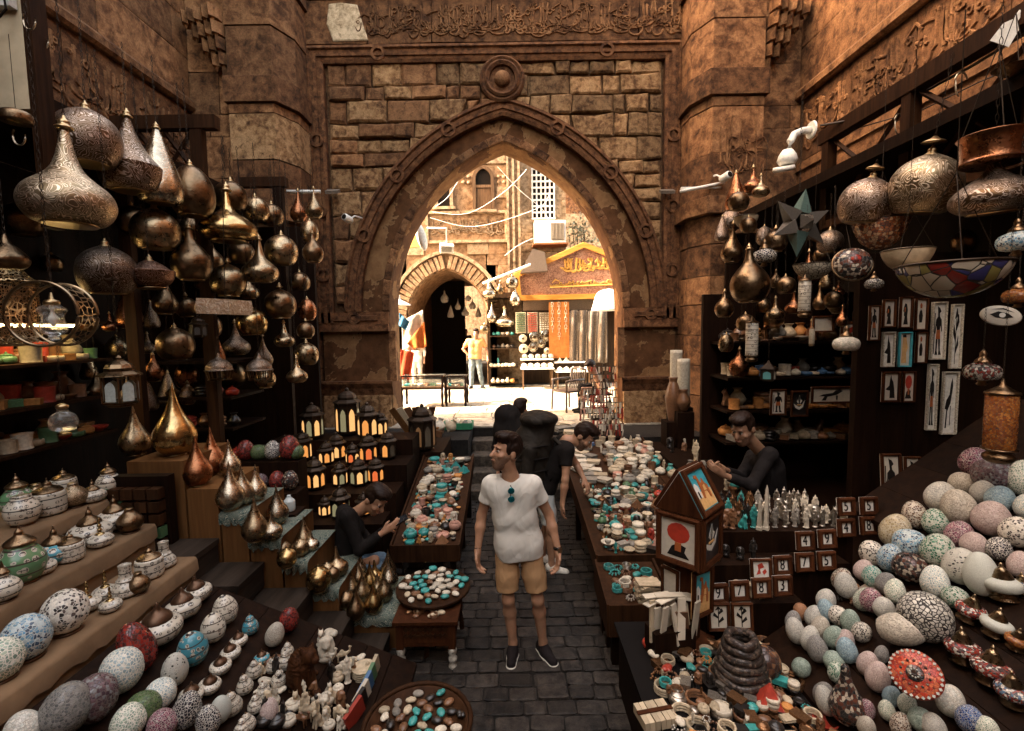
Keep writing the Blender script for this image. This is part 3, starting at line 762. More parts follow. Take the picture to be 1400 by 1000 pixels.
m_shopw = wood('shop_dark_wood', (.025,.014,.008), (.06,.034,.018), 1)
MB().box(xl, xr, .5, .6, 0, 2.9).build('back_wall', m_shopw, shop); MB().box(xl, xl+.06, -.4, .5, 0, 2.9).build('side_wall', m_shopw, shop); MB().box(xl, xr, -.55, .6, 2.65, 2.8).build('lintel', m_shopw, shop)
MB().box(at(715,415,Y=14).x, xr, -.45, -.38, at(770, 424, Y=14.2).z-ST_Z, at(770, 408, Y=14.2).z-ST_Z).build('shutter_box', plain('shutter_grey', (.13,.09,.06), .6), shop)
for (y1, nm) in ((440, 1), (459, 1), (476, 1), (500, 1), (521, 1)):
    z = at(690, y1, Y=14.4).z-ST_Z; MB().box(xl+.06, at(708, 450, Y=14.4).x, -.4 - (.25 if y1 > 480 else 0), .5, z-.03, z).build('shelf', m_shopw, shop)
xx = at(712, 500, Y=13.6).x, at(757, 500, Y=13.6).x, at(793, 500, Y=13.6).x
def trestle(x0, x1, ztop_, label):
    t = thing('display_table', label, 'table', ((x0+x1)/2, 13.75, ST_Z)); h = ztop_-ST_Z; w2 = (x1-x0)/2
    MB().box(-w2, w2, -.35, .35, h-.03, h).build('table_top', m_whitep, t)
    MB().box(-w2, w2, -.1, .35, h+.22, h+.25).build('upper_shelf', m_whitep, t)
    for sx in (-1, 1):
        for sy in (-1, 1): MB().box(sx*(w2-.06)-.02, sx*(w2-.06)+.02, sy*.3-.02, sy*.3+.02, 0, h-.03).build('leg', m_fwood, t)
        MB().box(sx*(w2-.1)-.015, sx*(w2-.1)+.015, .3, .33, h, h+.22).build('shelf_post', m_fwood, t)
    return h
h1 = trestle(xx[0], xx[1], at(735, 504, Y=13.4).z, 'white table of pale egg lamps under the bead cards'); h2 = trestle(xx[1]+.04, xx[2]+.3, at(775, 508, Y=13.4).z, 'white table of pale cone lamps under the orange cloth')
# ================================================================ stalls, tables and stands
m_dwood = wood('dark_stall_wood', (.0055,.0022,.001), (.017,.0072,.0032), 1, .6)
m_bwood = wood('brown_stall_wood', (.018,.0072,.003), (.05,.021,.0085), 1, .55)
m_ply = wood('warm_plywood', (.082,.034,.011), (.155,.072,.025), .35, .6)
m_card = plain('brown_wrapping_paper', (0.165,0.1018,0.055), .85, nscale=5, namt=.3, bump=.5)
m_slate = wood('grey_worn_board', (.014,.0095,.0065), (.042,.030,.022), .6, .7, axis='y')
m_cloth_dk = plain('black_cloth', (0.0054,0.00405,0.0036), .9, nscale=8)
m_frame = wood('red_brown_frame_wood', (.032,.0095,.0035), (.075,.025,.009), 1.2, .38)
m_iron = plain('dark_iron', (.03,.022,.016), .5, .8)
m_steel = plain('worn_steel', (.35,.28,.2), .35, 1.0)
@cached
def table_cloth(name):
    s = Nodes(name); v = s.pos('world', (1,1,1)); a = s.noise(v, 9, 1, .4, 2.6); b = s.math('PINGPONG', s.math('MULTIPLY', a, 7.0), .5)
    s.base(s.ramp(b, [(.15, (.02,.045,.040)), (.22, (.30,.28,.20)), (.30, (.30,.28,.20)), (.36, (.035,.07,.06))])).set(rough=.9); return s.mat
m_gcloth = table_cloth('green_brocade_cloth')
# ---- left: paper-covered tiers for the mosaic lamps
def tier(name, label, x0, x1, y0, y1, z, mat, face=None, z0=0):
    t = thing(name, label, 'display tier', ((x0+x1)/2, (y0+y1)/2, z0)); w, d = (x1-x0)/2, (y1-y0)/2
    mb = MB().box(-w, w, -d, d, 0, z-z0-.02); mb.build('body', face or mat, t)
    # sheet on top with a creased overhang
    k = 24; vs = []; fs = []; rows = [(-w, 0), (w*.0, .0), (w, 0), (w+.012, -.02), (w+.02, -.09)]
    for i in range(k+1):
        y = -d - .01 + (2*d+.02)*i/k
        for j, (x, dz) in enumerate(rows): vs.append((x + rnd.uniform(-.004, .004)*(j > 2), y, z-z0 + dz + rnd.uniform(-.003, .003) + (-.03*rnd.random() if j == 4 else 0)))
    fs = [(i*5+j, i*5+j+1, (i+1)*5+j+1, (i+1)*5+j) for i in range(k) for j in range(4)]
    MB().add(vs, fs).build('covering', mat, t, True); return t
tier('display_tier', 'paper covered tier carrying the large mosaic globes', -2.66, -2.30, 1.75, 3.30, 1.00, m_card)
tier('display_tier', 'paper covered tier of white patterned lamps above the mosaic globes', -3.02, -2.67, 1.95, 3.42, 1.20, m_card)
tier('display_tier', 'topmost paper covered tier under the shop lanterns', -3.6, -3.03, 2.1, 3.45, 1.38, m_card)
def LZ(x): return .30 + (-x-.95)*.423           # sloping boards of the egg ramp
def ramp(name, label, x0, x1, y0, y1, zf, mat):
    t = thing(name, label, 'display ramp', ((x0+x1)/2, (y0+y1)/2, 0)); n = 9; cx, cy = (x0+x1)/2, (y0+y1)/2
    yb = y1
    for k in range(n):
        a, b = x0 + (x1-x0)*k/n, x0 + (x1-x0)*(k+1)/n; za, zb = zf(a), zf(b)
        y1 = 2.98 if (x0 > 0 and b < 2.65) else yb
        MB().add([(a-cx+.003, y0-cy, za), (b-cx-.003, y0-cy, zb), (b-cx-.003, y1-cy, zb), (a-cx+.003, y1-cy, za), (a-cx+.003, y0-cy, za-.03), (b-cx-.003, y0-cy, zb-.03), (b-cx-.003, y1-cy, zb-.03), (a-cx+.003, y1-cy, za-.03)], [(0,1,2,3),(7,6,5,4),(0,4,5,1),(1,5,6,2),(2,6,7,3),(3,7,4,0)]).build('board', mat, t)
    for x in (x0+.08, x1-.08):
        for y in (y0+.1, (2.98 if x0 > 0 and x < 2.6 else yb)-.1): MB().box(x-cx-.03, x-cx+.03, y-cy-.03, y-cy+.03, 0, zf(x)-.035).build('leg', m_dwood, t)
    return t
ramp('display_ramp', 'sloping dark boards under the small eggs on the left', -2.28, -.72, 1.75, 3.26, LZ, m_dwood)
def RZ(x): return .7*x - .6
RAMP_CUT = True
ramp('display_ramp', 'steep sloping dark boards under the egg rows on the right', 1.62, 3.75, 1.55, 3.55, RZ, m_dwood)
# ---- left: timber steps and the stepped plywood stand of brass lamps
st = thing('timber_steps', 'grey worn timber steps climbing beside the brass lamp stand', 'steps', (-2.0, 3.5, 0))
for k, (x1, z) in enumerate(((-1.02, .17), (-1.30, .36), (-1.62, .56), (-2.0, .78), (-2.35, .98), (-2.7, 1.15))):
    x0 = (-1.32, -1.64, -2.02, -2.37, -2.72, -3.1)[k]
    MB().box(x0+2.0, x1+2.0, -.20, .165, z-.045, z).build('tread', m_slate, st)
    MB().box(x1-.03+2.0, x1+2.0-.008, -.19, .16, max(0, z-.2), z-.047).build('riser', m_slate, st)
PY = 3.69
ps = thing('stepped_stand', 'stepped plywood stand with green cloth and brass lamps', 'display stand', (-1.8, PY, 0))
TI = [(-1.42, -.90, .30), (-1.66, -1.43, .53), (-1.86, -1.67, .76), (-2.12, -1.87, .96), (-2.34, -2.13, 1.17), (-2.60, -2.35, 1.37), (-3.06, -2.61, 1.60)]
for x0, x1, z in TI:
    MB().box(x0+1.8+.003, x1+1.8-.003, 0, .62, 0, z).build('plywood_box', m_ply, ps)
for i, (x0, x1, z) in enumerate(TI[:5]):        # cloth: top, and a front hang with a scalloped edge
    n = 14; vs = []; fs = []
    for k in range(n+1):
        x = x0 + 1.8 - .01 + (x1-x0+.02)*k/n; hang = .05 + .045*abs(math.sin(k*.9+i)) + rnd.uniform(0, .02)
        w = .012*math.sin(k*1.7)
        vs += [(x, .6, z+.006), (x, .02, z+.008+rnd.uniform(0, .005)), (x, -.012+w*.4, z-.004), (x, -.018+w, z-hang*.6), (x, -.012+w*1.4, z-hang)]
    fs = [(k*5+j, (k+1)*5+j, (k+1)*5+j+1, k*5+j+1) for k in range(n) for j in range(4)]
    MB().add(vs, fs).build('cloth', m_gcloth, ps, True)
# ---- left: dark shop behind the lamps
ls = thing('lamp_shop', 'dark timber lamp shop recessed along the left wall', 'shop', (-4.3, 5.4, 0))
def LB(nm, x0, x1, y0, y1, z0, z1, m): MB().box(x0+4.3, x1+4.3, y0-5.4, y1-5.4, z0, z1).build(nm, m, ls)
LB('back_wall', -5.02, -4.95, 2.4, 7.35, 0, 4.3, m_dwood); LB('roof', -5.0, -3.5, 2.4, 7.3, 4.32, 4.42, m_dwood); LB('end_wall', -5.0, -3.0, 7.36, 7.42, 0, 4.2, m_dwood)  # roof slab added to darken the recess
LB('floor_platform', -4.95, -2.7, 4.35, 7.3, 0, .55, m_dwood)
p = at(225, 170, Y=5.0)
LB('top_beam', at(155, 170, Y=5).x, at(297, 172, Y=5).x, 4.95, 5.05, p.z-.06, p.z+.07, m_bwood)
for px in (163, 270): x = at(px, 180, Y=5).x; LB('post', x-.06, x+.06, 4.96, 5.04, .55, p.z-.06, m_bwood)
x0, x1 = at(190, 190, Y=5).x, at(262, 190, Y=5).x
for a, b in ((0, .5), (.5, 1)):
    for s in (0, 1):
        xa, xb = x0+(x1-x0)*a, x0+(x1-x0)*b; za, zb = (p.z-.45, p.z-.08) if s else (p.z-.08, p.z-.45)
        MB().tube([(xa+4.3, -.4, za), (xb+4.3, -.4, zb)], .025, 4).build('lattice_bar', m_bwood, ls)
q = at(360, 250, Y=6.4); LB('lower_beam', at(330, 250, Y=6.4).x, at(392, 250, Y=6.4).x, 6.35, 6.45, q.z-.06, q.z+.06, m_bwood)
x = at(383, 300, Y=6.4).x; LB('post', x-.06, x+.06, 6.36, 6.44, .55, q.z-.06, m_dwood)
LB('edge_beam', -3.62, -3.5, 2.4, 7.2, 4.2, 4.31, m_bwood)
# shelves with a lit strip at the far left
m_strip = lit('shelf_strip_light', (1.0, .62, .26), 2.0)
for z in (1.55, 1.95, 2.35, 2.75): LB('shelf', -4.94, -4.45, 3.2, 5.3, z-.03, z, m_bwood)
LB('strip_lamp', -4.55, -4.47, 3.6, 4.9, 2.69, 2.715, m_strip)
for z in (1.2, 1.55, 1.9, 2.3): LB('shelf', -3.95, -3.1, 5.2, 5.9, z-.03, z, m_dwood)
# ---- left: stand for the lit lanterns, souvenir table, small tables
ln = thing('lantern_stand', 'dark stepped stand of glowing lanterns by the gate pier', 'display stand', (-2.1, 5.6, 0))
for k, (y0, y1, z, xa, xb) in enumerate(((4.75, 5.1, .62, -2.6, -1.36), (5.1, 5.5, .82, -2.7, -1.30), (5.5, 5.95, 1.02, -2.9, -1.26), (5.95, 6.4, 1.22, -3.1, -1.28))):
    MB().box(xa+2.1, xb+2.1, y0-5.6, y1-5.6, 0, z).build('step_box', m_dwood, ln)
def long_table(name, label, x0, x1, y0, y1, z0, z1, leg=True, side=.14, mat=None):
    t = thing(name, label, 'table', ((x0+x1)/2, y0, 0)); w = (x1-x0)/2; L = y1-y0; n = max(2, int((x1-x0)/.18))
    for k in range(n):
        a, b = -w + 2*w*k/n, -w + 2*w*(k+1)/n
        MB().add([(a+.003,0,z0),(b-.003,0,z0),(b-.003,L,z1),(a+.003,L,z1),(a+.003,0,z0-.03),(b-.003,0,z0-.03),(b-.003,L,z1-.03),(a+.003,L,z1-.03)], [(0,1,2,3),(7,6,5,4),(0,4,5,1),(1,5,6,2),(2,6,7,3),(3,7,4,0)]).build('top_board', mat or m_bwood, t)
    for s in (-1, 1):
        x = s*(w+.008); MB().add([(x-.01,-.01,z0-side),(x+.01,-.01,z0-side),(x+.01,L,z1-side),(x-.01,L,z1-side),(x-.01,-.01,z0+.03),(x+.01,-.01,z0+.03),(x+.01,L,z1+.03),(x-.01,L,z1+.03)], [(3,2,1,0),(4,5,6,7),(0,1,5,4),(1,2,6,5),(2,3,7,6),(3,0,4,7)]).build('side_board', mat or m_bwood, t)
    MB().box(-w, w, -.022, -.003, z0-side, z0+.03).build('front_board', mat or m_bwood, t)
    for s in (-1, 1):
        for y, z in ((.06, z0), (L*.5, (z0+z1)/2), (L-.06, z1)): MB().box(s*(w-.06)-.03, s*(w-.06)+.03, y-.03, y+.03, 0, z-.035).build('leg', m_dwood, t)
    return t
LT = (-1.22, -.56, 4.55, 6.45, .46, .86); RT = (.72, 2.0, 4.0, 7.3, .60, .86); TRY = (.70, 1.18, 3.42, 3.96, .50, .58)
long_table('souvenir_table', 'long low table heaped with souvenirs left of the alley', *LT)
long_table('souvenir_table', 'long table crowded with turquoise souvenirs right of the alley', *RT)
long_table('front_tray', 'wooden tray of beads and stones at the near end of the right table', *TRY, side=.22)
def tz(T, y): return T[4] + (T[5]-T[4])*(y-T[2])/(T[3]-T[2])
# carved low table on turned pale legs
a = at(540, 850, z=.40); b = at(622, 850, z=.40)
ct = thing('carved_table', 'low carved dark table on white turned legs with jewellery', 'table', ((a.x+b.x)/2, a.y, 0))
w = (b.x-a.x)/2; D = .52
MB().box(-w-.02, w+.02, -.02, D, .375, .40).build('table_top', m_frame, ct)
for s in (-1, 1):
    for y in (.02, D-.03):
        MB().box(s*(w-.03)-.028, s*(w-.03)+.028, y-.02, y+.036, .17, .374).build('corner_post', m_frame, ct)
        MB().lathe([(.022,0),(.034,.012),(.03,.03),(.02,.045),(.033,.065),(.036,.085),(.022,.105),(.03,.125),(.034,.15),(.028,.17)], 12, (s*(w-.03), y+.008, 0)).build('leg', plain('white_turned_wood', (.42,.38,.31), .6, nscale=40, namt=.6), ct, True)
MB().box(-w+.0, w-.0, .008, .03, .22, .373).build('carved_apron', m_frame, ct)
for i in range(9):
    for j in range(2): MB().obox((-w+.08+i*(2*w-.16)/8, .004, .28+j*.05), (.03, .012, .03), (0, R(45), 0)).build('apron_diamond', m_bwood, ct)
MB().prism([(-w+.05,.22),(-w*.3,.22),(0,.27),(w*.3,.22),(w-.05,.22),(w-.05,.19),(-w+.05,.19)], .01, .028, 'y').build('arched_apron', m_frame, ct)
MB().box(w-.03, w-.008, .03, D-.03, .22, .373).build('side_apron', m_frame, ct)
rt = thing('round_table', 'small round stool table heaped with turquoise stones', 'table', tuple(at(592, 803, z=.46) + Vector((0, 0, -.46)) + Vector((0,0,0))))
rt.location.z = 0; rt.location.y += .02
MB().lathe([(.30,.43),(.31,.44),(.31,.455),(.30,.46)], 28).build('table_top', m_bwood, rt)
for k in range(3): a = k*2.1+.4; MB().tube([(.24*math.cos(a), .24*math.sin(a), 0), (.2*math.cos(a), .2*math.sin(a), .43)], .022, 6).build('leg', m_bwood, rt)
# stool of the seated man, low wall of boxes behind the plywood stand
# ---- right: platform for the heap, stand of number tiles, shelf of figurines, back shop
pl = thing('display_platform', 'low dark platform under the heap of trinkets in front', 'platform', (1.25, 2.6, 0))
MB().box(-.52, .42, -.95, .62, 0, .49).build('box_body', m_dwood, pl); MB().box(-.55, .45, -.97, .64, .485, .505).build('cloth_top', m_cloth_dk, pl)
fs_ = thing('stepped_shelf', 'dark stepped shelf holding the number tiles and figurines', 'display shelf', (1.9, 3.3, 0))
STP = [(1.28, 1.93, 3.05, 3.22, .74), (1.30, 2.35, 3.22, 3.40, .92), (1.35, 2.5, 3.40, 4.10, 1.08), (2.0, 2.6, 3.24, 3.40, 1.04)]
for k, (x0, x1, y0, y1, z) in enumerate(STP[:3]): MB().box(x0-1.9, x1-1.9, y0-3.3, y1-3.3, 0, z).build('step_box', m_dwood, fs_)
rs = thing('frame_shop', 'dark timber shop of framed tiles recessed along the right wall', 'shop', (4.0, 5.2, 0))
def RB(nm, x0, x1, y0, y1, z0, z1, m): return MB().box(x0-4.0, x1-4.0, y0-5.2, y1-5.2, z0, z1).build(nm, m, rs)
RB('back_wall', 4.56, 4.62, 2.2, 7.9, 0, 4.4, m_dwood); RB('roof', 3.2, 4.6, 2.6, 7.3, 4.05, 4.15, m_dwood); RB('floor_platform', 2.62, 4.5, 3.6, 7.2, 0, .62, m_dwood)
RB('end_wall', 3.3, 4.6, 7.36, 7.42, 0, 4.0, m_dwood)
p = at(1200, 178, Y=4.6); XB = at(1130, 190, Y=5.3).x
RB('edge_beam', XB-.06, XB+.06, 2.2, 5.35, at(1130, 188, Y=5.3).z-.07, at(1130, 188, Y=5.3).z+.07, m_bwood)
zb = at(1130, 188, Y=5.3).z
for y in (5.25, 4.2, 3.2): RB('post', XB-.05, XB+.05, y-.05, y+.05, zb-.95, zb-.07, m_bwood)
RB('lower_rail', XB-.045, XB+.045, 2.2, 5.3, zb-.98, zb-.9, m_bwood)
for y in (5.15, 4.1, 3.1):
    for s in (0, 1): MB().tube([(XB-4.0, y-5.2, zb-.9 if s else zb-.1), (XB-4.0, y-.9-5.2, zb-.1 if s else zb-.9)], .024, 4).build('lattice_bar', m_bwood, rs)
for z in (1.2, 1.58, 1.98, 2.4): RB('shelf', 2.55, 4.5, 5.6, 6.1, z-.03, z, m_dwood)
RB('shelf_back', 2.45, 4.5, 6.1, 6.16, .6, 3.0, m_dwood)
RB('frame_board', 3.02, 4.5, 4.15, 4.22, .9, 3.2, m_dwood)
# ================================================================ brass lamps
def smooth_prof(pts, n=4):
    out = []; P = [pts[0]] + list(pts) + [pts[-1]]
    for i in range(1, len(P)-2):
        for k in range(n):
            t = k/n; q = []
            for a in (0, 1):
                p0, p1, p2, p3 = P[i-1][a], P[i][a], P[i+1][a], P[i+2][a]
                q.append(.5*((2*p1) + (-p0+p2)*t + (2*p0-5*p1+4*p2-p3)*t*t + (-p0+3*p1-3*p2+p3)*t**3))
            out.append((max(.002, q[0]), q[1]))
    out.append(pts[-1]); return out
BR = (.36,.265,.16); BRD = (.23,.15,.085); SIL = (.50,.42,.31); COP = (.36,.15,.07); GOLD = (.46,.32,.145)
m_brass = hammered('hammered_brass', BR, .24, 15, .3); m_brassd = hammered('dark_aged_brass', BRD, .26, 14, .3); m_sil = hammered('silvered_brass', SIL, .20, 17, .3)
m_cop = hammered('beaten_copper', COP, .24, 16, .3); m_gold = hammered('polished_brass', GOLD, .17, 12, .2)
m_eng = hammered('engraved_brass', (.30,.22,.13), .34, 22, .3, 1.5); m_engd = hammered('engraved_bronze', (.13,.08,.045), .30, 20, .3, 1.7)
m_engr = hammered('engraved_copper', (.22,.10,.05), .30, 20, .3, 1.6)
PROF = {   # radius 1, z up from the base
 'tear': [(.40,0),(.60,.06),(.88,.38),(1,.80),(.93,1.2),(.73,1.6),(.48,2.02),(.28,2.5),(.14,3.0),(.06,3.4),(.015,3.6)],
 'squat': [(.45,0),(.75,.06),(.97,.34),(1,.62),(.88,.9),(.6,1.15),(.36,1.4),(.22,1.75),(.13,2.2),(.08,2.5)],
 'globe': [(.55,0),(.72,.05),(.93,.38),(1,.80),(.93,1.2),(.72,1.52),(.40,1.74),(.16,1.84)],
 'egg': [(.5,0),(.7,.08),(.94,.5),(1,1.0),(.93,1.5),(.72,1.95),(.42,2.28),(.14,2.42)],
 'flat': [(.40,0),(.70,.04),(.95,.22),(1,.42),(.92,.62),(.68,.84),(.40,1.02),(.20,1.25),(.12,1.6),(.08,1.9)],
 'bottle': [(.45,0),(.72,.1),(.96,.55),(1,.95),(.9,1.35),(.62,1.75),(.36,2.05),(.22,2.4),(.17,2.75),(.2,2.85)],
 'cup': [(.50,0),(.80,.08),(.95,.4),(1,.85),(.97,.95),(.72,1.25),(.45,1.65),(.26,2.1),(.14,2.5),(.1,2.7)],
 'cone': [(.62,0),(.80,.04),(.97,.3),(1,.7),(.86,1.35),(.62,2.1),(.38,2.85),(.2,3.35),(.1,3.6)],
 'ball': [(.4,0),(.6,.08),(.9,.4),(1,.85),(.9,1.35),(.6,1.7),(.3,1.86),(.1,1.95),(.08,2.1)],
 'bowl': [(.15,0),(.5,.06),(.85,.32),(1,.7),(1.0,.8),(.86,.84),(.6,1.05),(.3,1.25),(.12,1.3)],
}
_LM = {}
def lmesh(kind, mat, n=28):
    k = (kind, mat.name)
    if k not in _LM: _LM[k] = MB().lathe(smooth_prof(PROF[kind]), n).mesh('shade', mat, autosmooth=50)
    return _LM[k]
def top_of(kind): return PROF[kind][-1][1]
def chain_mesh(L, r=.006, link=.035):
    mb = MB(); n = max(2, int(L/link))
    for i in range(n):
        z = i*L/n; a = i % 2
        for s in (-1, 1): mb.tube([(s*r*(a == 0), s*r*(a == 1), z), (s*r*1.3*(a == 0), s*r*1.3*(a == 1), z+L/n*.6), (0, 0, z+L/n*1.1)], r*.35, 4)
    return mb
m_knob = plain('brass_fitting', (.42,.30,.16), .3, 1.0)
def hang_lamp(px, py, wpx, kind, Y, mat, label, zbeam=None, cap=True, tilt=0, group='brass lamps hanging over the left stall', name='brass_lamp', cat='lamp', dish=False):
    r = fit(wpx, px, Y)/2*(1.12 if Y < 9 else 1); c = at(px, py, Y=Y)
    h = {'globe': .9, 'egg': 1.2, 'tear': .95, 'squat': .6, 'flat': .5, 'bottle': 1.1, 'cup': .8, 'cone': 1.0, 'ball': .95, 'bowl': .6}[kind]
    t = thing(name, label, cat, (c.x, c.y, c.z - h*r), (tilt, rnd.uniform(-.04, .04), rnd.uniform(0, 6)), group, r)
    sh_ = put_mesh('shade', lmesh(kind, mat), t)
    zt = top_of(kind)
    MB().lathe(smooth_prof([(.50,-.03),(.58,-.02),(.60,.02),(.55,.05)], 2), 24).build('base_ring', m_knob, sh_, True)
    if cap:
        MB().lathe(smooth_prof([(.17,zt-.06),(.2,zt),(.12,zt+.06),(.13,zt+.14),(.06,zt+.22),(.03,zt+.30)], 2), 12).build('finial', m_knob, sh_, True)
    if dish:
        MB().lathe([(.34,zt+.35),(.30,zt+.40),(.14,zt+.47),(.05,zt+.55)], 16).build('ceiling_dish', m_knob, t, True)
    zb = zbeam if zbeam is not None else 4.32
    L = max(.08, (zb - (c.z - h*r + (zt+.28)*r)))
    ch = chain_mesh(L/r, .006/r, .04/r).build('chain', m_iron, t, False, (0, 0, zt+.26)); return t
def stand_lamp(px, pybase, wpx, kind, z, mat, label, group='brass lamps on the stepped plywood stand', Y=None, name='brass_lamp'):
    b = at(px, pybase, z=z) if Y is None else at(px, pybase, Y=Y)
    r = fit(wpx, px, b.y)/2
    t = thing(name, label, 'lamp', (b.x, b.y, z), (rnd.uniform(-.03, .03), rnd.uniform(-.03, .03), rnd.uniform(0, 6)), group, r)
    put_mesh('shade', lmesh(kind, mat), t, (0, 0, .10))
    MB().lathe([(.40,0),(.50,.02),(.48,.07),(.40,.1)], 20).build('foot_ring', m_knob, t, True); return t
HL = [
 (118,188,92,'globe',3.75,m_engd,'largest dark engraved brass globe lamp at upper left',5.2),
 (93,276,124,'squat',3.2,m_eng,'widest engraved brass lamp with tapering neck at far left',5.0),
 (178,232,82,'cup',4.1,m_engd,'dark engraved cup lamp with conical top beside the large globe',5.0),
 (218,250,60,'cone',4.3,m_sil,'tall silvery cone lamp hanging under the timber beam',5.0),
 (263,262,58,'egg',4.7,m_brassd,'egg shaped dark brass lamp right of the tall silvery cone',5.0),
 (213,314,64,'globe',4.4,m_brass,'plain brass globe lamp below the silvery cone lamp',4.9),
 (262,356,52,'bottle',4.6,m_brassd,'bottle shaped dark brass lamp with narrow neck',4.9),
 (312,312,74,'flat',5.0,m_gold,'broad bright golden lamp with short neck facing the gate',4.6),
 (315,268,42,'globe',5.3,m_brassd,'dark brass globe just above the broad golden lamp',4.6),
 (350,286,34,'globe',5.7,m_brass,'small brass globe next to the beam end, first of two',4.6),
 (372,294,30,'globe',6.0,m_brassd,'small dark globe next to the pier, second of two',4.6),
 (384,342,42,'globe',5.6,m_brass,'brass globe hanging closest to the stone pier',4.6),
 (356,372,46,'squat',5.2,m_brass,'brass lamp with drawn out neck below the golden lamp',4.6),
 (312,384,46,'ball',5.0,m_brass,'round brass ball lamp above the wrapped parcel',4.6),
 (147,370,80,'globe',4.0,m_engd,'engraved dark globe below the widest lamp',4.9),
 (206,377,64,'bowl',4.2,m_engr,'reddish engraved bowl shaped lamp below the plain globe',4.9),
 (384,416,40,'ball',5.6,m_brassd,'dark ball lamp low beside the stone pier',4.6),
 (345,440,40,'globe',5.3,m_gold,'small shiny globe right of the wrapped parcel',4.6),
 (240,470,50,'globe',4.6,m_brassd,'lone dark globe with bright glint above the big teardrop',4.6),
 (389,466,26,'squat',5.6,m_brass,'little brass drop lamp lowest beside the pier',4.6),
 (330,345,34,'globe',5.6,m_brassd,'dark globe half hidden behind the broad golden lamp',4.6),
 (30,300,60,'globe',4.6,m_brassd,'shadowed globe behind the widest lamp at far left',4.6),(225,415,34,'tear',5.2,m_brassd,'dim teardrop behind the lone globe',4.6),(180,300,44,'globe',5.0,m_brassd,'shadowed globe between the cup lamp and plain globe',4.8),(290,355,30,'bottle',5.8,m_brassd,'narrow dim bottle lamp behind the bottle lamp',4.6),(410,385,26,'globe',6.4,m_brassd,'tiny dim globe right against the pier',4.4),(340,400,28,'squat',6.0,m_brass,'small drop lamp behind the ball lamp',4.5),(255,420,30,'ball',5.6,m_brassd,'dim ball lamp left of the wrapped parcel',4.5),(120,440,30,'globe',5.2,m_brassd,'dim globe behind the frosted lantern',4.5),
 (285,445,36,'globe',5.4,m_brassd,'dim dark globe deep in the lamp shop',4.5),
]
for k, (px, py, w, kd, Y, m, lb, zb) in enumerate(HL): hang_lamp(px, py, w, kd, Y, m, lb, zb)
# lamps standing on the plywood tiers (px, base py, width, kind, tier top)
T7, T6, T5, T4, T3, T2, T1 = 1.60, 1.37, 1.18, .97, .77, .54, .31
SL = [
 (241,622,66,'tear',T7,m_gold,'biggest brass teardrop lamp on the top plywood box'), (186,622,48,'tear',T7,m_brass,'smaller brass teardrop left of the biggest teardrop'),
 (271,664,46,'tear',T6,m_cop,'dark copper teardrop lamp at the front of the second box'), (291,648,42,'tear',T6,m_cop,'reddish copper teardrop lamp behind the dark copper one'), (316,650,32,'tear',T6,m_sil,'slim silvery teardrop lamp beside the copper lamps'),
 (316,697,44,'tear',T5,m_sil,'bright silvery teardrop lamp leading the group of three'), (333,690,36,'tear',T5,m_sil,'silvery teardrop lamp in the middle of the group of three'), (351,684,32,'tear',T5,m_sil,'silvery teardrop lamp at the back of the group of three'),
 (349,740,40,'tear',T4,m_brass,'brass teardrop lamp alone at the front of the fourth box'), (372,735,32,'squat',T4,m_sil,'stubby silvery lamp right of the lone brass teardrop'), (380,716,34,'tear',T4,m_sil,'slim pale teardrop lamp behind the stubby silvery lamp'),
 (393,776,30,'ball',T3,m_gold,'shiny brass ball lamp at the front of the third tier'), (387,762,26,'ball',T3,m_brass,'brass ball lamp behind the shiny ball on the third tier'), (411,760,26,'ball',T3,m_brass,'brass ball lamp at the right of the third tier'), (416,750,28,'tear',T3,m_brass,'small teardrop lamp at the back of the third tier'), (426,752,24,'squat',T3,m_sil,'small silvery drop lamp at the back edge of the third tier'),
 (437,808,38,'ball',T2,m_gold,'largest brass ball lamp on the second lowest tier'), (448,792,26,'ball',T2,m_brass,'brass ball lamp behind the largest ball'), (461,786,34,'squat',T2,m_brass,'brass lamp with pointed top behind the brass balls'), (455,795,22,'ball',T2,m_brassd,'small dark ball between the brass balls'),
]
for a in SL: stand_lamp(*a)
low = [(487,846,28,'tear',m_brassd,'dark'),(474,832,26,'ball',m_brassd,'dark round'),(495,822,26,'tear',m_brass,'brass'),(511,838,28,'tear',m_gold,'golden'),(526,822,26,'tear',m_brass,'brass'),(516,818,22,'tear',m_brass,'brass'),(506,806,24,'tear',m_gold,'golden'),(532,806,28,'tear',m_sil,'silvery'),(490,800,22,'tear',m_brass,'brass'),(513,796,26,'squat',m_gold,'golden'),(492,790,24,'tear',m_sil,'silvery'),(531,790,24,'tear',m_brass,'brass'),(481,815,22,'tear',m_brass,'brass')]
where = ['at the front corner','at the left front','in the left middle','at the front middle','at the right middle','in the centre','behind the centre','at the right end','at the left back','at the back middle','at the far left back','at the far right back','at the left edge']
for (px, py, w, kd, m, cname), wh in zip(low, where): stand_lamp(px, py, w, kd, T1, m, 'small %s drop lamp %s of the lowest cloth tier' % (cname, wh), 'small lamps on the lowest tier')
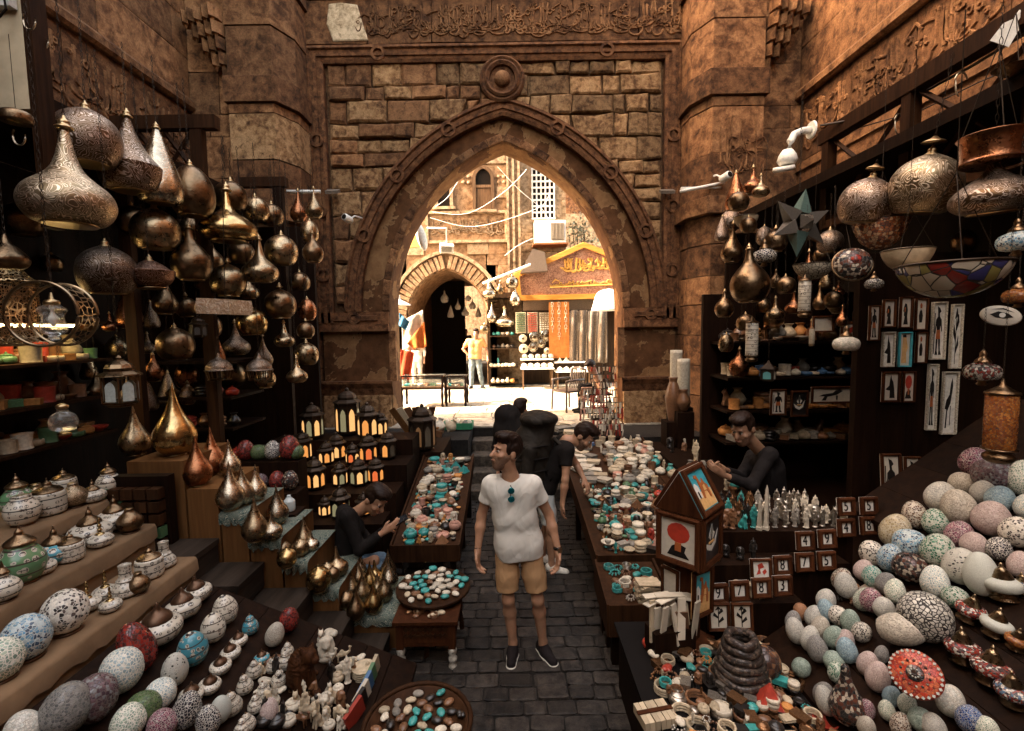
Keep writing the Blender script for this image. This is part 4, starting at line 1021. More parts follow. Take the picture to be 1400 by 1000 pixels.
# ---------------------------------------------------------------- lanterns with panes
def lantern(px, pybase, wpx, Y, h, sides, frame_m, pane_m, label, group, hang=None, z=None, name='metal_lantern', pane2=None, dome=True):
    b = at(px, pybase, Y=Y); r = fit(wpx, px, Y)/2
    if z is not None: b.z = z
    t = thing(name, label, 'lantern', tuple(b), (0, 0, rnd.uniform(0, 1)), group, r); H = h
    MB().lathe([(.55,0),(.7,.05),(.75,.14),(.92,.2),(.95,.3)], sides).build('base', frame_m, t)
    MB().lathe([(.95,.3+H),(1.12,.34+H),(1.1,.42+H),(.8,.6+H)] + ([(.72,.62+H),(.74,.8+H),(.62,1.02+H),(.36,1.2+H),(.14,1.3+H),(.16,1.42+H),(.05,1.55+H)] if dome else [(.3,1.0+H),(.12,1.3+H),(.04,1.4+H)]), sides if not dome else max(sides, 8)).build('roof', frame_m, t)
    for k in range(sides):
        a0, a1 = 2*PI*k/sides, 2*PI*(k+1)/sides
        p0, p1 = Vector((math.cos(a0)*.95, math.sin(a0)*.95, 0)), Vector((math.cos(a1)*.95, math.sin(a1)*.95, 0))
        MB().tube([p0+Vector((0,0,.3)), p0+Vector((0,0,.3+H))], .055, 4).build('corner_bar', frame_m, t)
        e = (p1-p0); n = Vector((e.y, -e.x, 0)).normalized()*.01; q = []
        for u, v in ((.2,.05),(.8,.05),(.8,.62),(.68,.75),(.5,.82),(.32,.75),(.2,.62)): q.append(p0 + e*u + Vector((0,0,.3+H*v)))
        MB().add([p-n for p in q] + [p+n for p in q], [tuple(range(7)), tuple(range(7,14))[::-1]] + [(i,(i+1)%7,(i+1)%7+7,i+7) for i in range(7)]).build('pane', (pane2 if pane2 and k % 2 else pane_m), t)
        q = [p0 + e*u + Vector((0,0,.3+H*v)) for u, v in ((.02,.0),(.98,.0),(.98,1),(.02,1))]; n2 = n*1.0 + Vector((-n.x, -n.y, 0))*3.2
        MB().add([p+n2 for p in q], [(0,1,2,3)]).build('panel', frame_m, t) if pane_m is not m_frost else None
    if hang: chain_mesh((hang-b.z)/r-(1.5+H), .006/r, .04/r).build('chain', m_iron, t, False, (0,0,1.5+H))
    return t
m_lfr = plain('dark_lantern_metal', (.035,.022,.013), .45, .7)
m_frost = plain('frosted_lantern_glass', (.42,.46,.42), .35, vary=0, nscale=6, namt=.25)
m_g1 = lit('amber_lit_glass', (1.0,.30,.05), .05, (1.0,.46,.12)); m_g2 = lit('pale_lit_glass', (1.0,.42,.11), .062, (1.0,.60,.24)); m_g3 = lit('red_lit_glass', (.8,.08,.015), .05, (1.0,.24,.06)); m_g4 = lit('green_lit_glass', (.40,.36,.16), .025, (.6,.55,.32)); m_dimg = plain('unlit_coloured_glass', (.10,.08,.055), .2)
lantern(167,556,60,3.5,1.5,6,m_brassd,m_frost,'big six sided lantern with frosted panes hanging at left','hanging lanterns on the left',4.6)
lantern(272,462,26,4.8,1.3,6,m_lfr,plain('pierced_dark_panel',(.09,.08,.07),.5,nscale=120,namt=.9),'small pierced black lantern beside the wrapped parcel','hanging lanterns on the left',4.5)
lg = 'glowing lanterns on the dark stepped stand'
LN = [(478,628,40,6.3,2.0,8,m_g2,m_g4,'tallest glowing lantern in front of the gate pier',1.22),(505,648,34,6.1,1.6,6,m_g1,m_g2,'amber lantern right of the tallest lantern',1.22),(522,650,24,6.2,1.6,6,m_g2,None,'slim pale lantern nearest the gate pier',1.22),
 (430,640,36,6.1,1.6,8,m_g2,m_g4,'wide glowing lantern with green and pale panes at the back',1.22),(416,650,30,5.8,1.6,6,m_g1,m_g2,'amber lantern at the left back of the glowing group',1.02),(462,655,30,5.8,1.3,6,m_g2,m_g1,'small lantern in the middle of the glowing group',1.02),
 (505,665,30,5.7,1.3,6,m_g3,m_g1,'red glowing lantern in the middle right of the group',1.02),(432,690,36,5.3,1.3,8,m_g1,m_g2,'domed amber lantern at the left front of the group',.82),(466,680,26,5.4,1.4,6,m_g4,m_g2,'green and pale lantern at the front middle of the group',.82),(492,690,30,5.4,1.4,6,m_g2,m_g4,'pale lantern at the front right of the group',.82),
 (515,690,28,5.5,1.3,6,m_g3,m_g1,'red and amber lantern at the right end of the front row',.82),(466,715,34,4.95,1.4,6,m_g1,m_g4,'glowing lantern right above the seated man',.62),(532,672,28,5.8,1.5,6,m_dimg,m_g1,'dim lantern at the right back beside the table',1.02),(445,712,22,5.0,1.4,6,m_g2,None,'slim lit lantern at the left behind the seated man',.62),(498,712,26,5.0,1.3,6,m_g1,m_g3,'amber lantern behind the seated mans head',.62),(392,655,28,5.7,1.6,6,m_dimg,m_g1,'dark lantern with a lit pane at the left of the group',1.02),
 (448,668,26,5.6,1.3,6,m_g1,m_g2,'small amber lantern between the domed and green lanterns',1.02),(484,670,24,5.6,1.2,6,m_g3,m_g2,'small red lantern left of the red glowing lantern',1.02)]
for (px, py, w, Y, h, sd, p1, p2, lb, z) in LN:
    lantern(px, py, w*.9, Y, h*1.15, sd, m_lfr, p1, lb, lg, None, z, pane2=p2)
lantern(579,640,38,6.62,1.9,8,m_lfr,m_dimg,'large unlit pierced lantern standing beside the steps','lanterns by the steps',None,.92,pane2=lit('glowing_spotted_glass',(.35,.16,.06),.015))  # faint glow put into alternate panes of an unlit lantern
lt_ = thing('lantern_plinth', 'dark box beneath the large unlit lantern by the steps', 'box', (at(579,640,Y=6.62).x, 6.62, 0)); MB().box(-.3,.3,-.15,.75,0,.915).build('box_body', m_dwood, lt_)
# pierced column lantern, hoop lamp with glass urn, bell lamps, parcel
@cached
def pierced(name, c, scale, hole=.35):
    s = Nodes(name); v = s.pos('object', rand=False); d = s.vor(v, scale, 'DISTANCE_TO_EDGE', .7)
    m = s.ramp(d, [(.06, (1,1,1)), (.10, (0,0,0))]); s.base(c).set(metal=1.0, rough=.35); s.l(m, s.b.inputs['Alpha']); return s.mat
m_lace = pierced('pierced_brass_lace', (.42,.29,.15), 7)
p = at(20, 470, Y=3.3); t = thing('pierced_lantern', 'tall pierced brass column lantern at the far left edge', 'lantern', tuple(p), (0,0,0), 'hanging lanterns on the left', .15)
MB().lathe(smooth_prof([(.6,0),(.9,.2),(1,.8),(.95,2.6),(1.05,2.8),(.7,3.1),(.5,3.4)], 3), 24, cap=False).build('pierced_body', m_lace, t, True); MB().lathe(smooth_prof([(.5,3.4),(.75,3.6),(.8,3.9),(.5,4.3),(.2,4.6),(.05,5.0)], 3), 20).build('dome', m_brassd, t, True); MB().lathe([(.7,-.12),(.75,-.06),(.6,.02)], 20).build('base_ring', m_knob, t); chain_mesh(9, .04, .25).build('chain', m_iron, t, False, (0,0,5.0))
hoop = at(72, 430, Y=2.55); t = thing('hoop_lamp', 'large round hoop lamp with lace sides around a glass urn', 'lamp', tuple(hoop), (0, 0, R(10)), 'hanging lanterns on the left')
hr = fit(118, 72, 2.55)/2
for s, nm in ((-1, 'front_ring'), (1, 'back_ring')):
    MB().tube([(hr*math.cos(k*PI/24), s*.075, hr*math.sin(k*PI/24)) for k in range(48)], .008, 6, closed=True).build(nm, m_brass, t, True)
m_lace2 = pierced('brass_lace_band', (.40,.29,.17), 26)
vs = []
for k in range(48): vs += [(hr*math.cos(k*PI/24), -.075, hr*math.sin(k*PI/24)), (hr*math.cos(k*PI/24), .075, hr*math.sin(k*PI/24))]
MB().add(vs, [(2*k, (2*k+2) % 96, (2*k+3) % 96, 2*k+1) for k in range(48)]).build('lace_band', m_lace2, t)
chain_mesh(1.6, .006, .04).build('chain', m_iron, t, False, (0,0,hr))
gu = thing('glass_urn', 'clear glass urn lamp hanging inside the hoop lamp', 'lamp', tuple(at(75, 465, Y=2.55)), (0,0,0), 'hanging lanterns on the left', .06)
m_urn = glassy('clear_lamp_glass', (.85,.82,.74), .08, .55)
MB().lathe(smooth_prof([(.3,0),(.45,.15),(.3,.3),(.9,.7),(1,1.1),(.8,1.8),(.85,2.3),(1.05,2.7),(.7,3.0),(.5,3.1)], 3), 24).build('glass_body', m_urn, gu, True); MB().lathe([(.55,3.1),(.6,3.3),(.5,3.5),(.2,3.6),(.08,4.2)], 16).build('cap', m_knob, gu, True); MB().lathe(smooth_prof([(.1,1.2),(.28,1.6),(.32,1.9),(.15,2.4),(.1,3.1)],3), 12).build('bulb', plain('milky_bulb', (.8,.77,.68), .3), gu, True)
gp = at(88, 590, Y=3.0); t = thing('glass_pendant', 'small clear glass globe pendant above the white lamps', 'lamp', tuple(gp), (0,0,0), 'hanging lanterns on the left', .075)
MB().lathe(smooth_prof([(.2,0),(.8,.2),(1,.8),(.8,1.4),(.4,1.7),(.4,2.0)], 3), 20).build('glass_body', m_urn, t, True); MB().lathe([(.42,2.0),(.45,2.2),(.15,2.4)], 14).build('cap', m_knob, t, True); MB().lathe([(.35,-.3),(.5,-.2),(.2,.02)], 14).build('base_ring', m_gold, t, True); chain_mesh(14, .06, .4).build('chain', m_iron, t, False, (0,0,2.4))
for px, lb in ((300, 'bell shaped pierced lamp with fringe nearer the wrapped parcel'), (355, 'bell shaped pierced lamp with fringe nearer the stone pier')):
    p = at(px, 512, Y=4.9); t = thing('bell_lamp', lb, 'lamp', tuple(p), (0,0,0), 'bell lamps in the lamp shop', .13)
    MB().lathe(smooth_prof([(1,.3),(1.05,.35),(.95,.42),(.9,.7),(.55,1.1),(.2,1.3),(.05,1.7)], 3), 20).build('dome', m_engd, t, True)
    for k in range(16): a = k*PI/8; MB().tube([(math.cos(a)*.95, math.sin(a)*.95, .3), (math.cos(a)*.8, math.sin(a)*.8, -.4)], .05, 4).build('fringe_rod', m_brassd, t)
    MB().lathe([(.82,-.45),(.85,-.4),(.8,-.36)], 20).build('bottom_ring', m_brassd, t); chain_mesh(9, .05, .3).build('chain', m_iron, t, False, (0,0,1.65))
p = at(308, 420, Y=4.5); t = thing('wrapped_parcel', 'brass plate wrapped in clear plastic among the hanging lamps', 'parcel', tuple(p), (0, R(2), R(8)))
s = Nodes('clear_plastic_wrap'); v = s.pos('object'); a_ = s.noise(v, 18, 4, .7, 2); s.base(s.ramp(a_, [(.35, (.22,.12,.06)), (.55, (.45,.30,.18)), (.7, (.75,.66,.52))])).set(rough=.18, coat=.6); s.bump(a_, .8, .02)
MB().lathe([(.02,-.075),(.24,-.07),(.25,0),(.24,.07),(.02,.075)], 4, (0,0,0), 1, .35).build('wrapping', s.mat, t, rot=(0,0,R(45))); MB().tube([(0,0,.07),(0,0,1.2)], .004, 4).build('string', m_iron, t)
# ================================================================ mosaic eggs, globes, painted lamps
CRM = (.46,.42,.34); GRT = (.68,.64,.54)
MO = {
 'pale green': mosaic('pale_green_mosaic', ((.26,.33,.25),(.36,.42,.32),(.20,.28,.21)), GRT, 6, .12),
 'sky blue': mosaic('sky_blue_mosaic', ((.20,.34,.42),(.45,.52,.52),(.11,.24,.36),(.05,.08,.12)), (.52,.55,.52), 7),
 'black and white': mosaic('black_white_mosaic', ((.62,.57,.48),(.03,.028,.025),(.55,.50,.42),(.10,.08,.07),(.6,.55,.46)), (.58,.54,.46), 7),
 'red glass': mosaic('red_glass_mosaic', ((.16,.014,.010),(.26,.03,.02),(.07,.012,.01)), (.04,.015,.012), 6, .05, .12),
 'pale blue': mosaic('pale_blue_mosaic', ((.33,.42,.42),(.42,.48,.46),(.28,.37,.38)), GRT, 6.5, .13),
 'purple': mosaic('purple_mosaic', ((.10,.055,.065),(.16,.09,.10),(.22,.22,.22),(.07,.04,.05)), (.14,.10,.09), 7),
 'grey': mosaic('grey_mosaic', ((.17,.165,.15),(.12,.12,.115),(.24,.23,.21)), (.22,.20,.17), 8),
 'white': mosaic('white_mosaic', ((.55,.52,.45),(.46,.46,.40),(.60,.56,.48)), (.30,.27,.21), 7, .06),
 'moss green': mosaic('moss_green_mosaic', ((.05,.10,.03),(.09,.14,.045),(.035,.065,.025)), (.10,.12,.06), 8),
 'magenta': mosaic('magenta_mosaic', ((.16,.03,.07),(.10,.025,.05),(.26,.08,.12)), (.50,.44,.38), 7),
 'dark net': mosaic('dark_net_mosaic', ((.03,.026,.03),(.045,.04,.05),(.02,.02,.025)), (.62,.58,.50), 5.5, .085),
 'speckled cream': mosaic('speckled_cream', ((.44,.39,.31),(.34,.30,.24),(.52,.47,.38),(.24,.21,.17)), (.48,.43,.35), 15, .05, .5),
 'speckled white': mosaic('speckled_white', ((.48,.46,.40),(.38,.37,.33),(.56,.53,.46),(.26,.26,.24)), (.50,.47,.40), 15, .05, .5),
 'speckled pink': mosaic('speckled_pink', ((.46,.35,.31),(.38,.27,.25),(.52,.42,.37),(.28,.20,.19)), (.48,.40,.35), 15, .05, .5),
 'speckled blue': mosaic('speckled_blue', ((.22,.33,.37),(.15,.25,.31),(.32,.41,.42),(.10,.16,.20)), (.32,.38,.38), 13, .05, .45),
 'speckled green': mosaic('speckled_green', ((.26,.34,.28),(.19,.26,.21),(.34,.40,.33),(.12,.17,.14)), (.33,.37,.31), 14, .05, .45),
 'speckled grey': mosaic('speckled_grey', ((.22,.21,.20),(.15,.145,.14),(.30,.28,.25),(.09,.09,.085)), (.27,.25,.22), 14, .05, .5),
 'teal tiled': mosaic('teal_tiled', ((.05,.20,.17),(.10,.28,.23),(.30,.38,.33)), (.50,.48,.40), 5.5, .08),
 'green tiled': mosaic('green_tiled', ((.03,.12,.07),(.06,.18,.11),(.40,.44,.36)), (.52,.50,.42), 6, .08),
 'blue tiled': mosaic('blue_tiled', ((.03,.07,.22),(.06,.14,.30),(.02,.04,.12)), (.50,.48,.44), 6, .07),
 'brown tiled': mosaic('brown_tiled', ((.14,.07,.04),(.08,.045,.03),(.42,.36,.28)), (.50,.45,.37), 6, .09),
 'ochre tiled': mosaic('ochre_tiled', ((.40,.32,.18),(.30,.23,.13),(.46,.39,.26)), (.50,.45,.35), 7, .07),
 'dark mixed': mosaic('dark_mixed', ((.03,.018,.014),(.10,.035,.02),(.36,.30,.23),(.02,.02,.02),(.08,.03,.02)), (.02,.016,.013), 5, .06, .12),
 'spotted white': mosaic('spotted_white', ((.5,.48,.42),(.02,.02,.02),(.5,.48,.42),(.46,.45,.4)), (.50,.48,.41), 6, .2, .4),
 'plain pale': plain('plain_pale_egg', (.42,.43,.38), .55, nscale=20),
 'turquoise': plain('turquoise_glaze', (.04,.26,.25), .35, nscale=8, namt=.4),
 'brown stone': plain('brown_stone_egg', (.26,.13,.07), .5, nscale=10, namt=.4),
}
@cached
def painted(name, ground=(.52,.47,.38), ink=(.05,.035,.028), accent=None, scale=5.0):
    """white glazed ware: honeycomb drawing, dotted bands and a coloured field"""
    s = Nodes(name); v = s.pos('object', rand=False); e = s.vor(v, scale, 'DISTANCE_TO_EDGE', .25); d = s.vor(v, scale*.5, 'F1', .6)
    z = s.sep(v)[2]; fld = s.ramp(d, [(.34, (1,1,1)), (.36, (0,0,0))])
    line = s.ramp(e, [(.08, (1,1,1)), (.12, (0,0,0))]); rim = s.ramp(d, [(.33, (0,0,0)), (.35, (1,1,1)), (.39, (1,1,1)), (.41, (0,0,0))])
    c = s.mix(fld, accent or ground, ground); c = s.mix(s.math('MULTIPLY', fld, line), c, ink); c = s.mix(rim, c, ink if not accent else ground)
    bz = s.math('PINGPONG', s.math('MULTIPLY', z, 1.6), .5); band = s.ramp(bz, [(.0, (1,1,1)), (.05, (1,1,1)), (.07, (0,0,0))])
    c = s.mix(band, c, ink); s.base(s.vary(c, .1)).set(rough=.3, coat=.3); return s.mat
PT = {'': painted('white_painted_ware'), 'green': painted('green_painted_ware', accent=(.10,.22,.10)), 'blue': painted('blue_painted_ware', accent=(.05,.24,.30)), 'fine': painted('fine_painted_ware', scale=9.0), 'black': painted('black_lace_ware', ink=(.02,.015,.014), scale=7.0)}
EGG = smooth_prof([(.05,-.02),(.45,.08),(.82,.42),(1,1.0),(.93,1.55),(.70,2.05),(.38,2.38),(.04,2.5)], 3)
EGGS = smooth_prof([(.05,0),(.6,.12),(.95,.6),(1.0,1.0),(.9,1.45),(.6,1.82),(.04,2.02)], 3)
_EM = {}
def egg_mesh(mat, prof, key, n=22):
    k = (mat.name, key)
    if k not in _EM: _EM[k] = MB().lathe(prof, n).mesh('shell', mat, True)
    return _EM[k]
ORD = ('first','second','third','fourth','fifth','sixth','seventh','eighth','ninth','tenth')
def auto_label(items, where=''):
    """items: [desc, px, py]; each label names a neighbour, so that it singles out one thing"""
    used = set(); out = []
    for i, (d, x, y) in enumerate(items):
        nb = sorted((j for j in range(len(items)) if j != i), key=lambda j: (items[j][1]-x)**2 + (items[j][2]-y)**2)[:9]
        cand = []
        def rel(j):
            dx, dy = x-items[j][1], y-items[j][2]
            return ('right of' if dx > 0 else 'left of') if abs(dx) > abs(dy) else ('below' if dy > 0 else 'above')
        for j in nb:
            if items[j][0] != d: cand.append('%s %s the %s' % (d, rel(j), items[j][0]))
        for a in nb:
            for b in nb:
                if a < b and items[a][0] != items[b][0]: cand.append('%s between the %s and the %s' % (d, items[a][0], items[b][0]))
        for a in nb:
            for b in nb:
                if a != b: cand.append('%s %s the %s and %s the %s' % (d, rel(a), items[a][0], rel(b), items[b][0]))
        same = sorted([k for k in range(len(items)) if items[k][0] == d], key=lambda k: items[k][1]); ix = same.index(i)
        if ix < 10: cand.append('%s %s from the left' % (ORD[ix], d))
        if len(same)-ix <= 10: cand.append('%s %s from the right' % (ORD[len(same)-ix-1], d))
        lab = next((c for c in cand if c not in used and len((c + ' ' + where).split()) <= 16), None)
        if lab is None: lab = cand[0] if cand else d
        used.add(lab); out.append((lab + ' ' + where).strip())
    return out
def on_ramp(px, py, zf):
    d = ray(px, py); lo, hi = .5, 9.0
    for _ in range(50):
        m = (lo+hi)/2; p = CAM + d*m
        if p.z > zf(p.x): lo = m
        else: hi = m
    return CAM + d*lo
def eggs(lst, zf, where, group, big):
    it = [(('big ' if w > big else 'small ') + st + ' egg', px, py) for (px, py, w, h, st) in lst]
    for (px, py, w, h, st), lb in zip(lst, auto_label(it, where)):
        b = on_ramp(px, py + h*.40, zf); r = fit(w, px, b.y)/2*(1.3 if px > 700 else 1.2); asp = max(.8, min(1.15, h/w/1.22))*1.12
        sgn_ = -1 if b.x > 0 else 1
        o = put_mesh('mosaic_egg', egg_mesh(MO[st], EGG if rnd.random() < .7 else EGGS, 'e' if rnd.random() < .5 else 'f'), None, tuple(b), (rnd.uniform(-.12, .22), rnd.uniform(-.1, .1) + sgn_*.18, rnd.uniform(0, 6.28)), (r, r, r*asp))
        tag(o, lb, 'egg', group)
K = lambda x, y, w, h, s: (1080 + x/2.632, 620 + y/2.632, w/2.632, h/2.632, s)
RE = [K(*a) for a in [(655,45,105,95,'magenta'),(745,75,140,135,'purple'),(832,100,100,130,'pale green'),(615,105,88,88,'speckled cream'),(682,142,80,85,'speckled white'),(742,168,95,88,'speckled blue'),(535,170,105,102,'speckled white'),(620,205,115,120,'speckled cream'),(712,245,125,118,'speckled pink'),(800,285,112,112,'black and white'),(455,235,80,88,'brown tiled'),(525,260,86,88,'green tiled'),(600,302,95,95,'magenta'),(657,332,88,82,'speckled pink'),(362,290,98,112,'ochre tiled'),(436,326,110,106,'sky blue'),(517,362,112,116,'green tiled'),(606,412,120,125,'spotted white'),(290,356,76,96,'black and white'),(347,386,80,90,'sky blue'),(430,415,115,116,'dark mixed'),(690,450,115,150,'plain pale'),(735,352,85,70,'dark net'),(520,476,92,108,'pale blue'),(588,520,90,90,'green tiled'),
 (255,430,62,66,'speckled pink'),(297,450,66,72,'teal tiled'),(336,472,66,72,'speckled grey'),(371,506,66,76,'pale green'),(210,487,70,78,'speckled white'),(175,460,62,72,'brown tiled'),(250,530,60,76,'pale green'),(290,532,72,80,'magenta'),(336,562,70,66,'speckled white'),(120,532,60,66,'speckled white'),(142,577,58,66,'speckled blue'),(176,586,60,72,'black and white'),(216,612,62,76,'speckled green'),(250,642,60,76,'black and white'),(80,597,60,66,'speckled white'),(102,634,58,66,'speckled cream'),(147,662,62,76,'speckled green'),(185,687,62,72,'speckled pink'),(212,722,66,76,'speckled blue'),(32,652,60,76,'speckled white'),(66,682,60,76,'speckled white'),(105,716,66,80,'speckled grey'),(147,747,66,72,'speckled green'),(268,762,66,82,'speckled pink'),(307,812,78,98,'speckled pink'),(42,577,46,60,'brown stone'),(8,617,50,62,'speckled grey'),(165,792,58,76,'green tiled'),(110,864,64,80,'speckled grey'),(142,906,64,88,'speckled white'),(570,900,95,106,'white'),(636,955,92,100,'blue tiled'),(470,955,86,92,'speckled green'),(522,995,84,70,'speckled white'),(702,996,84,70,'pale green'),(322,727,44,60,'speckled grey'),(640,40,60,60,'dark net'),(400,20,60,60,'speckled grey')]]
RE = RE[:-2]
def fill(lst, x0, x1, y0, y1, ok, size, styles, n, others=()):
    r = random.Random(5); new = []
    for _ in range(n):
        x, y = r.uniform(x0, x1), r.uniform(y0, y1); w = size(x, y)*r.uniform(.85, 1.1)
        if ok(x, y) and all((x-a[0])**2 + (y-a[1])**2 > (.56*(w+a[2])*.92)**2 for a in list(lst)+new+list(others)): new.append((x, y, w, w*1.18, r.choice(styles)))
    return new
SPK = ['speckled white','speckled cream','speckled pink','speckled blue','speckled green','speckled grey','pale green','black and white','brown tiled','white','green tiled','magenta','sky blue','pale blue']
RE += fill(RE, 1085, 1400, 640, 995, lambda x, y: x > 1085 + max(0, 860-y)*.93 and (x-1255)**2+(y-910)**2 > 52**2 and (x-1220)**2+(y-875)**2 > 44**2 and (x-1262)**2+(y-850)**2 > 40**2 and not (x > 1295 and y > 775) and not (x < 1180 and y > 915), lambda x, y: 24 + max(0, 870-y)*.045, SPK, 6000)
eggs(RE, RZ, 'on the right slope', 'eggs on the right hand slope', 30)
Q = lambda x, y, w, h, s: (x/3.5, 740 + y/3.5, w/3.5, h/3.5, s)
LE = [Q(*a) for a in [(695,520,170,240,'red glass'),(580,612,200,246,'pale blue'),(448,735,215,275,'purple'),(290,815,250,255,'grey'),(130,915,190,170,'white'),(680,802,172,172,'moss green'),(762,720,146,160,'pale blue'),(840,622,120,150,'spotted white'),(875,822,136,162,'dark net'),(790,880,140,120,'magenta'),(610,880,165,150,'pale green'),(1010,865,112,130,'dark net'),(1056,812,98,120,'plain pale')]]
eggs(LE, LZ, 'on the left slope', 'eggs on the left hand slope', 44)
def painted_eggs(lst):
    it = [(('%s painted %s' % ({'': 'white', 'blue': 'blue', 'fine': 'finely', 'black': 'black lace', 'green': 'green'}[st], kd)), px, py) for (px, py, w, h, st, kd) in lst]
    for (px, py, w, h, st, kd), lb in zip(lst, auto_label(it, 'on the left slope')):
        b = on_ramp(px, py + h*.40, LZ); r = fit(w, px, b.y)/2
        t = thing('painted_%s' % kd, lb, kd, tuple(b), (rnd.uniform(-.06, .1), rnd.uniform(0, .15), rnd.uniform(0, 6)), 'painted ware on the left slope', r)
        if kd == 'egg': put_mesh('shell', egg_mesh(PT[st], EGG, 'e'), t); MB().lathe([(.28,2.36),(.26,2.46),(.1,2.55)], 12).build('knob', PT['black'], t, True)
        elif kd == 'jar':
            a = h/w; MB().lathe(smooth_prof([(.5,0),(.85,.2),(1,.75),(.86,1.3),(.5,1.75),(.55,1.85),(.42,2.0),(.45,2.1),(.2,2.35),(.03,2.5)], 3), 16).build('body', PT[st], t, True)
            MB().lathe([(.1,2.42),(.14,2.5),(.03,2.66)], 8).build('knob', m_brassd, t, True)
        else:
            MB().lathe(smooth_prof([(.4,0),(.8,.15),(1,.55),(.9,.85),(.6,1.02),(.5,1.06)], 3), 20).build('body', PT[st], t, True)
            MB().lathe(smooth_prof([(.62,1.0),(.6,1.1),(.46,1.3),(.2,1.5),(.1,1.75),(.05,1.85)], 3), 14).build('lid', m_lidb, t, True)
m_lidb = plain('brown_bronze_lid', (.10,.055,.032), .38, .8)
LP = [(267,883,47,58,'blue','egg'),(293,857,38,49,'','egg'),(311,834,38,44,'fine','egg'),(327,872,28,26,'fine','lamp'),(316,888,32,28,'fine','lamp'),(302,906,34,30,'fine','lamp'),(286,932,36,32,'fine','lamp'),(343,851,25,36,'blue','jar'),(217,858,76,44,'fine','lamp'),(251,830,56,34,'','lamp'),(271,806,46,34,'fine','lamp'),(261,942,40,44,'black','lamp'),
 (347,911,24,36,'','jar'),(336,931,26,38,'','jar'),(319,957,32,44,'fine','jar'),(361,940,24,40,'fine','jar'),(349,958,24,38,'','jar'),(340,981,26,42,'fine','jar'),(358,892,24,34,'blue','lamp'),(393,886,20,30,'fine','jar'),(389,902,24,32,'','jar'),(380,924,24,36,'fine','jar'),(330,992,24,36,'','jar'),(372,905,20,32,'','jar')]
painted_eggs(LP)
LF = fill(LE, 150, 400, 845, 998, lambda x, y: x > 150+max(0, 940-y)*.55 and x < 395-max(0, y-900)*.35, lambda x, y: 25, SPK+['dark net','red glass','moss green'], 3000, [(a[0], a[1], a[2]*.9) for a in LP])
eggs(LF, LZ, 'among the painted ware', 'eggs among the painted ware on the left', 44)
def tier_lamp(px, pyb, w, z, X, body, mat, label, lid='cap', aspect=1.0, name='painted_lamp', cat='lamp'):
    b = at(px, pyb, X=X); b.z = z; r = fit(w, px, b.y)/2*(1.0 if body == 'globe' else 1.22)
    t = thing(name, label, cat, tuple(b), (0, 0, rnd.uniform(0, 6)), 'painted lamps on the paper tiers', (r, r, r*aspect))
    P = {'vase': [(.55,.1),(.8,.3),(1,.9),(.95,1.35),(.7,1.75),(.55,2.0),(.58,2.1)], 'flat': [(.5,.1),(.85,.2),(1,.55),(.9,.85),(.6,1.05),(.5,1.1)], 'jar': [(.8,.1),(.95,.2),(1,.8),(.95,1.5),(.8,1.62)], 'bottle': [(.8,.1),(1,.3),(.9,.8),(.6,1.2),(.62,1.3),(.42,1.6),(.42,2.4),(.46,2.45)], 'drop': [(.3,.1),(.8,.35),(1,.9),(.8,1.4),(.4,1.8),(.35,2.1)], 'globe': [(.35,.06),(.75,.28),(.98,.75),(1,1.05),(.9,1.5),(.62,1.85),(.3,2.03),(.05,2.08)]}[body]
    MB().lathe([(.62,0),(.7,.03),(.62,.12)], 20).build('foot', m_lidb, t, True)
    MB().lathe(smooth_prof(P, 4), 32).build('body', mat, t, True); zt, rt_ = P[-1][1], P[-1][0]
    if lid == 'cap': MB().lathe(smooth_prof([(rt_+.06,zt-.04),(rt_+.04,zt+.08),(rt_*.75,zt+.25),(rt_*.35,zt+.42),(rt_*.3,zt+.6),(.06,zt+.75),(.03,zt+.95)], 3), 16).build('lid', m_brassd, t, True)
    if lid == 'tall': MB().lathe(smooth_prof([(.4,zt-.05),(.3,zt+.1),(.12,zt+.2),(.2,zt+.4),(.1,zt+.6),(.18,zt+.8),(.08,zt+1.0),(.12,zt+1.2),(.03,zt+1.5)], 3), 14).build('finial', m_gold, t, True)
    return t
tier_lamp(4,950,80,1.0,-2.42,'globe',MO['pale green'],'pale green mosaic globe lamp at the very left of the paper tier','none',1.05)
tier_lamp(39,902,80,1.0,-2.44,'globe',MO['sky blue'],'big sky blue mosaic globe lamp on the paper tier','none',1.08)
tier_lamp(92,868,74,1.0,-2.44,'globe',MO['black and white'],'big black and white mosaic globe lamp on the paper tier','none',1.08)
tier_lamp(31,788,64,1.2,-2.82,'vase',PT['green'],'green painted vase lamp with bronze cap on the middle tier')
tier_lamp(76,762,58,1.2,-2.86,'flat',PT['blue'],'blue painted flat lamp with brown bronze lid')
tier_lamp(124,738,56,1.2,-2.88,'flat',PT[''],'white flat lamp with star cutouts beside the blue lamp')
tier_lamp(158,722,50,1.2,-2.9,'flat',PT['fine'],'cream flat lamp with tall lid at the end of the middle tier')
tier_lamp(31,706,46,1.38,-3.2,'vase',PT['black'],'white vase with black rings behind the green vase','none')
tier_lamp(67,696,46,1.38,-3.2,'jar',PT['black'],'white jar with black net and bronze lid')
tier_lamp(101,684,36,1.38,-3.15,'drop',m_lace if False else m_eng,'pierced brass jar lamp right of the net jar','none')
tier_lamp(20,640,46,1.38,-3.4,'vase',PT['green'],'scalloped green and white lamp at the top left')
tier_lamp(172,796,38,1.0,-2.40,'bottle',PT['fine'],'white bottle shaped vase with banded neck','none')
tier_lamp(205,782,36,1.0,-2.42,'jar',PT[''],'white teapot shaped jar with bronze lid at the tier end')
tier_lamp(118,806,36,1.0,-2.5,'flat',PT['fine'],'small cream lamp on dark stand behind the mosaic globes','tall')
tier_lamp(143,796,34,1.0,-2.5,'flat',PT[''],'small white lamp with tall brass finial behind the bottle vase','tall')
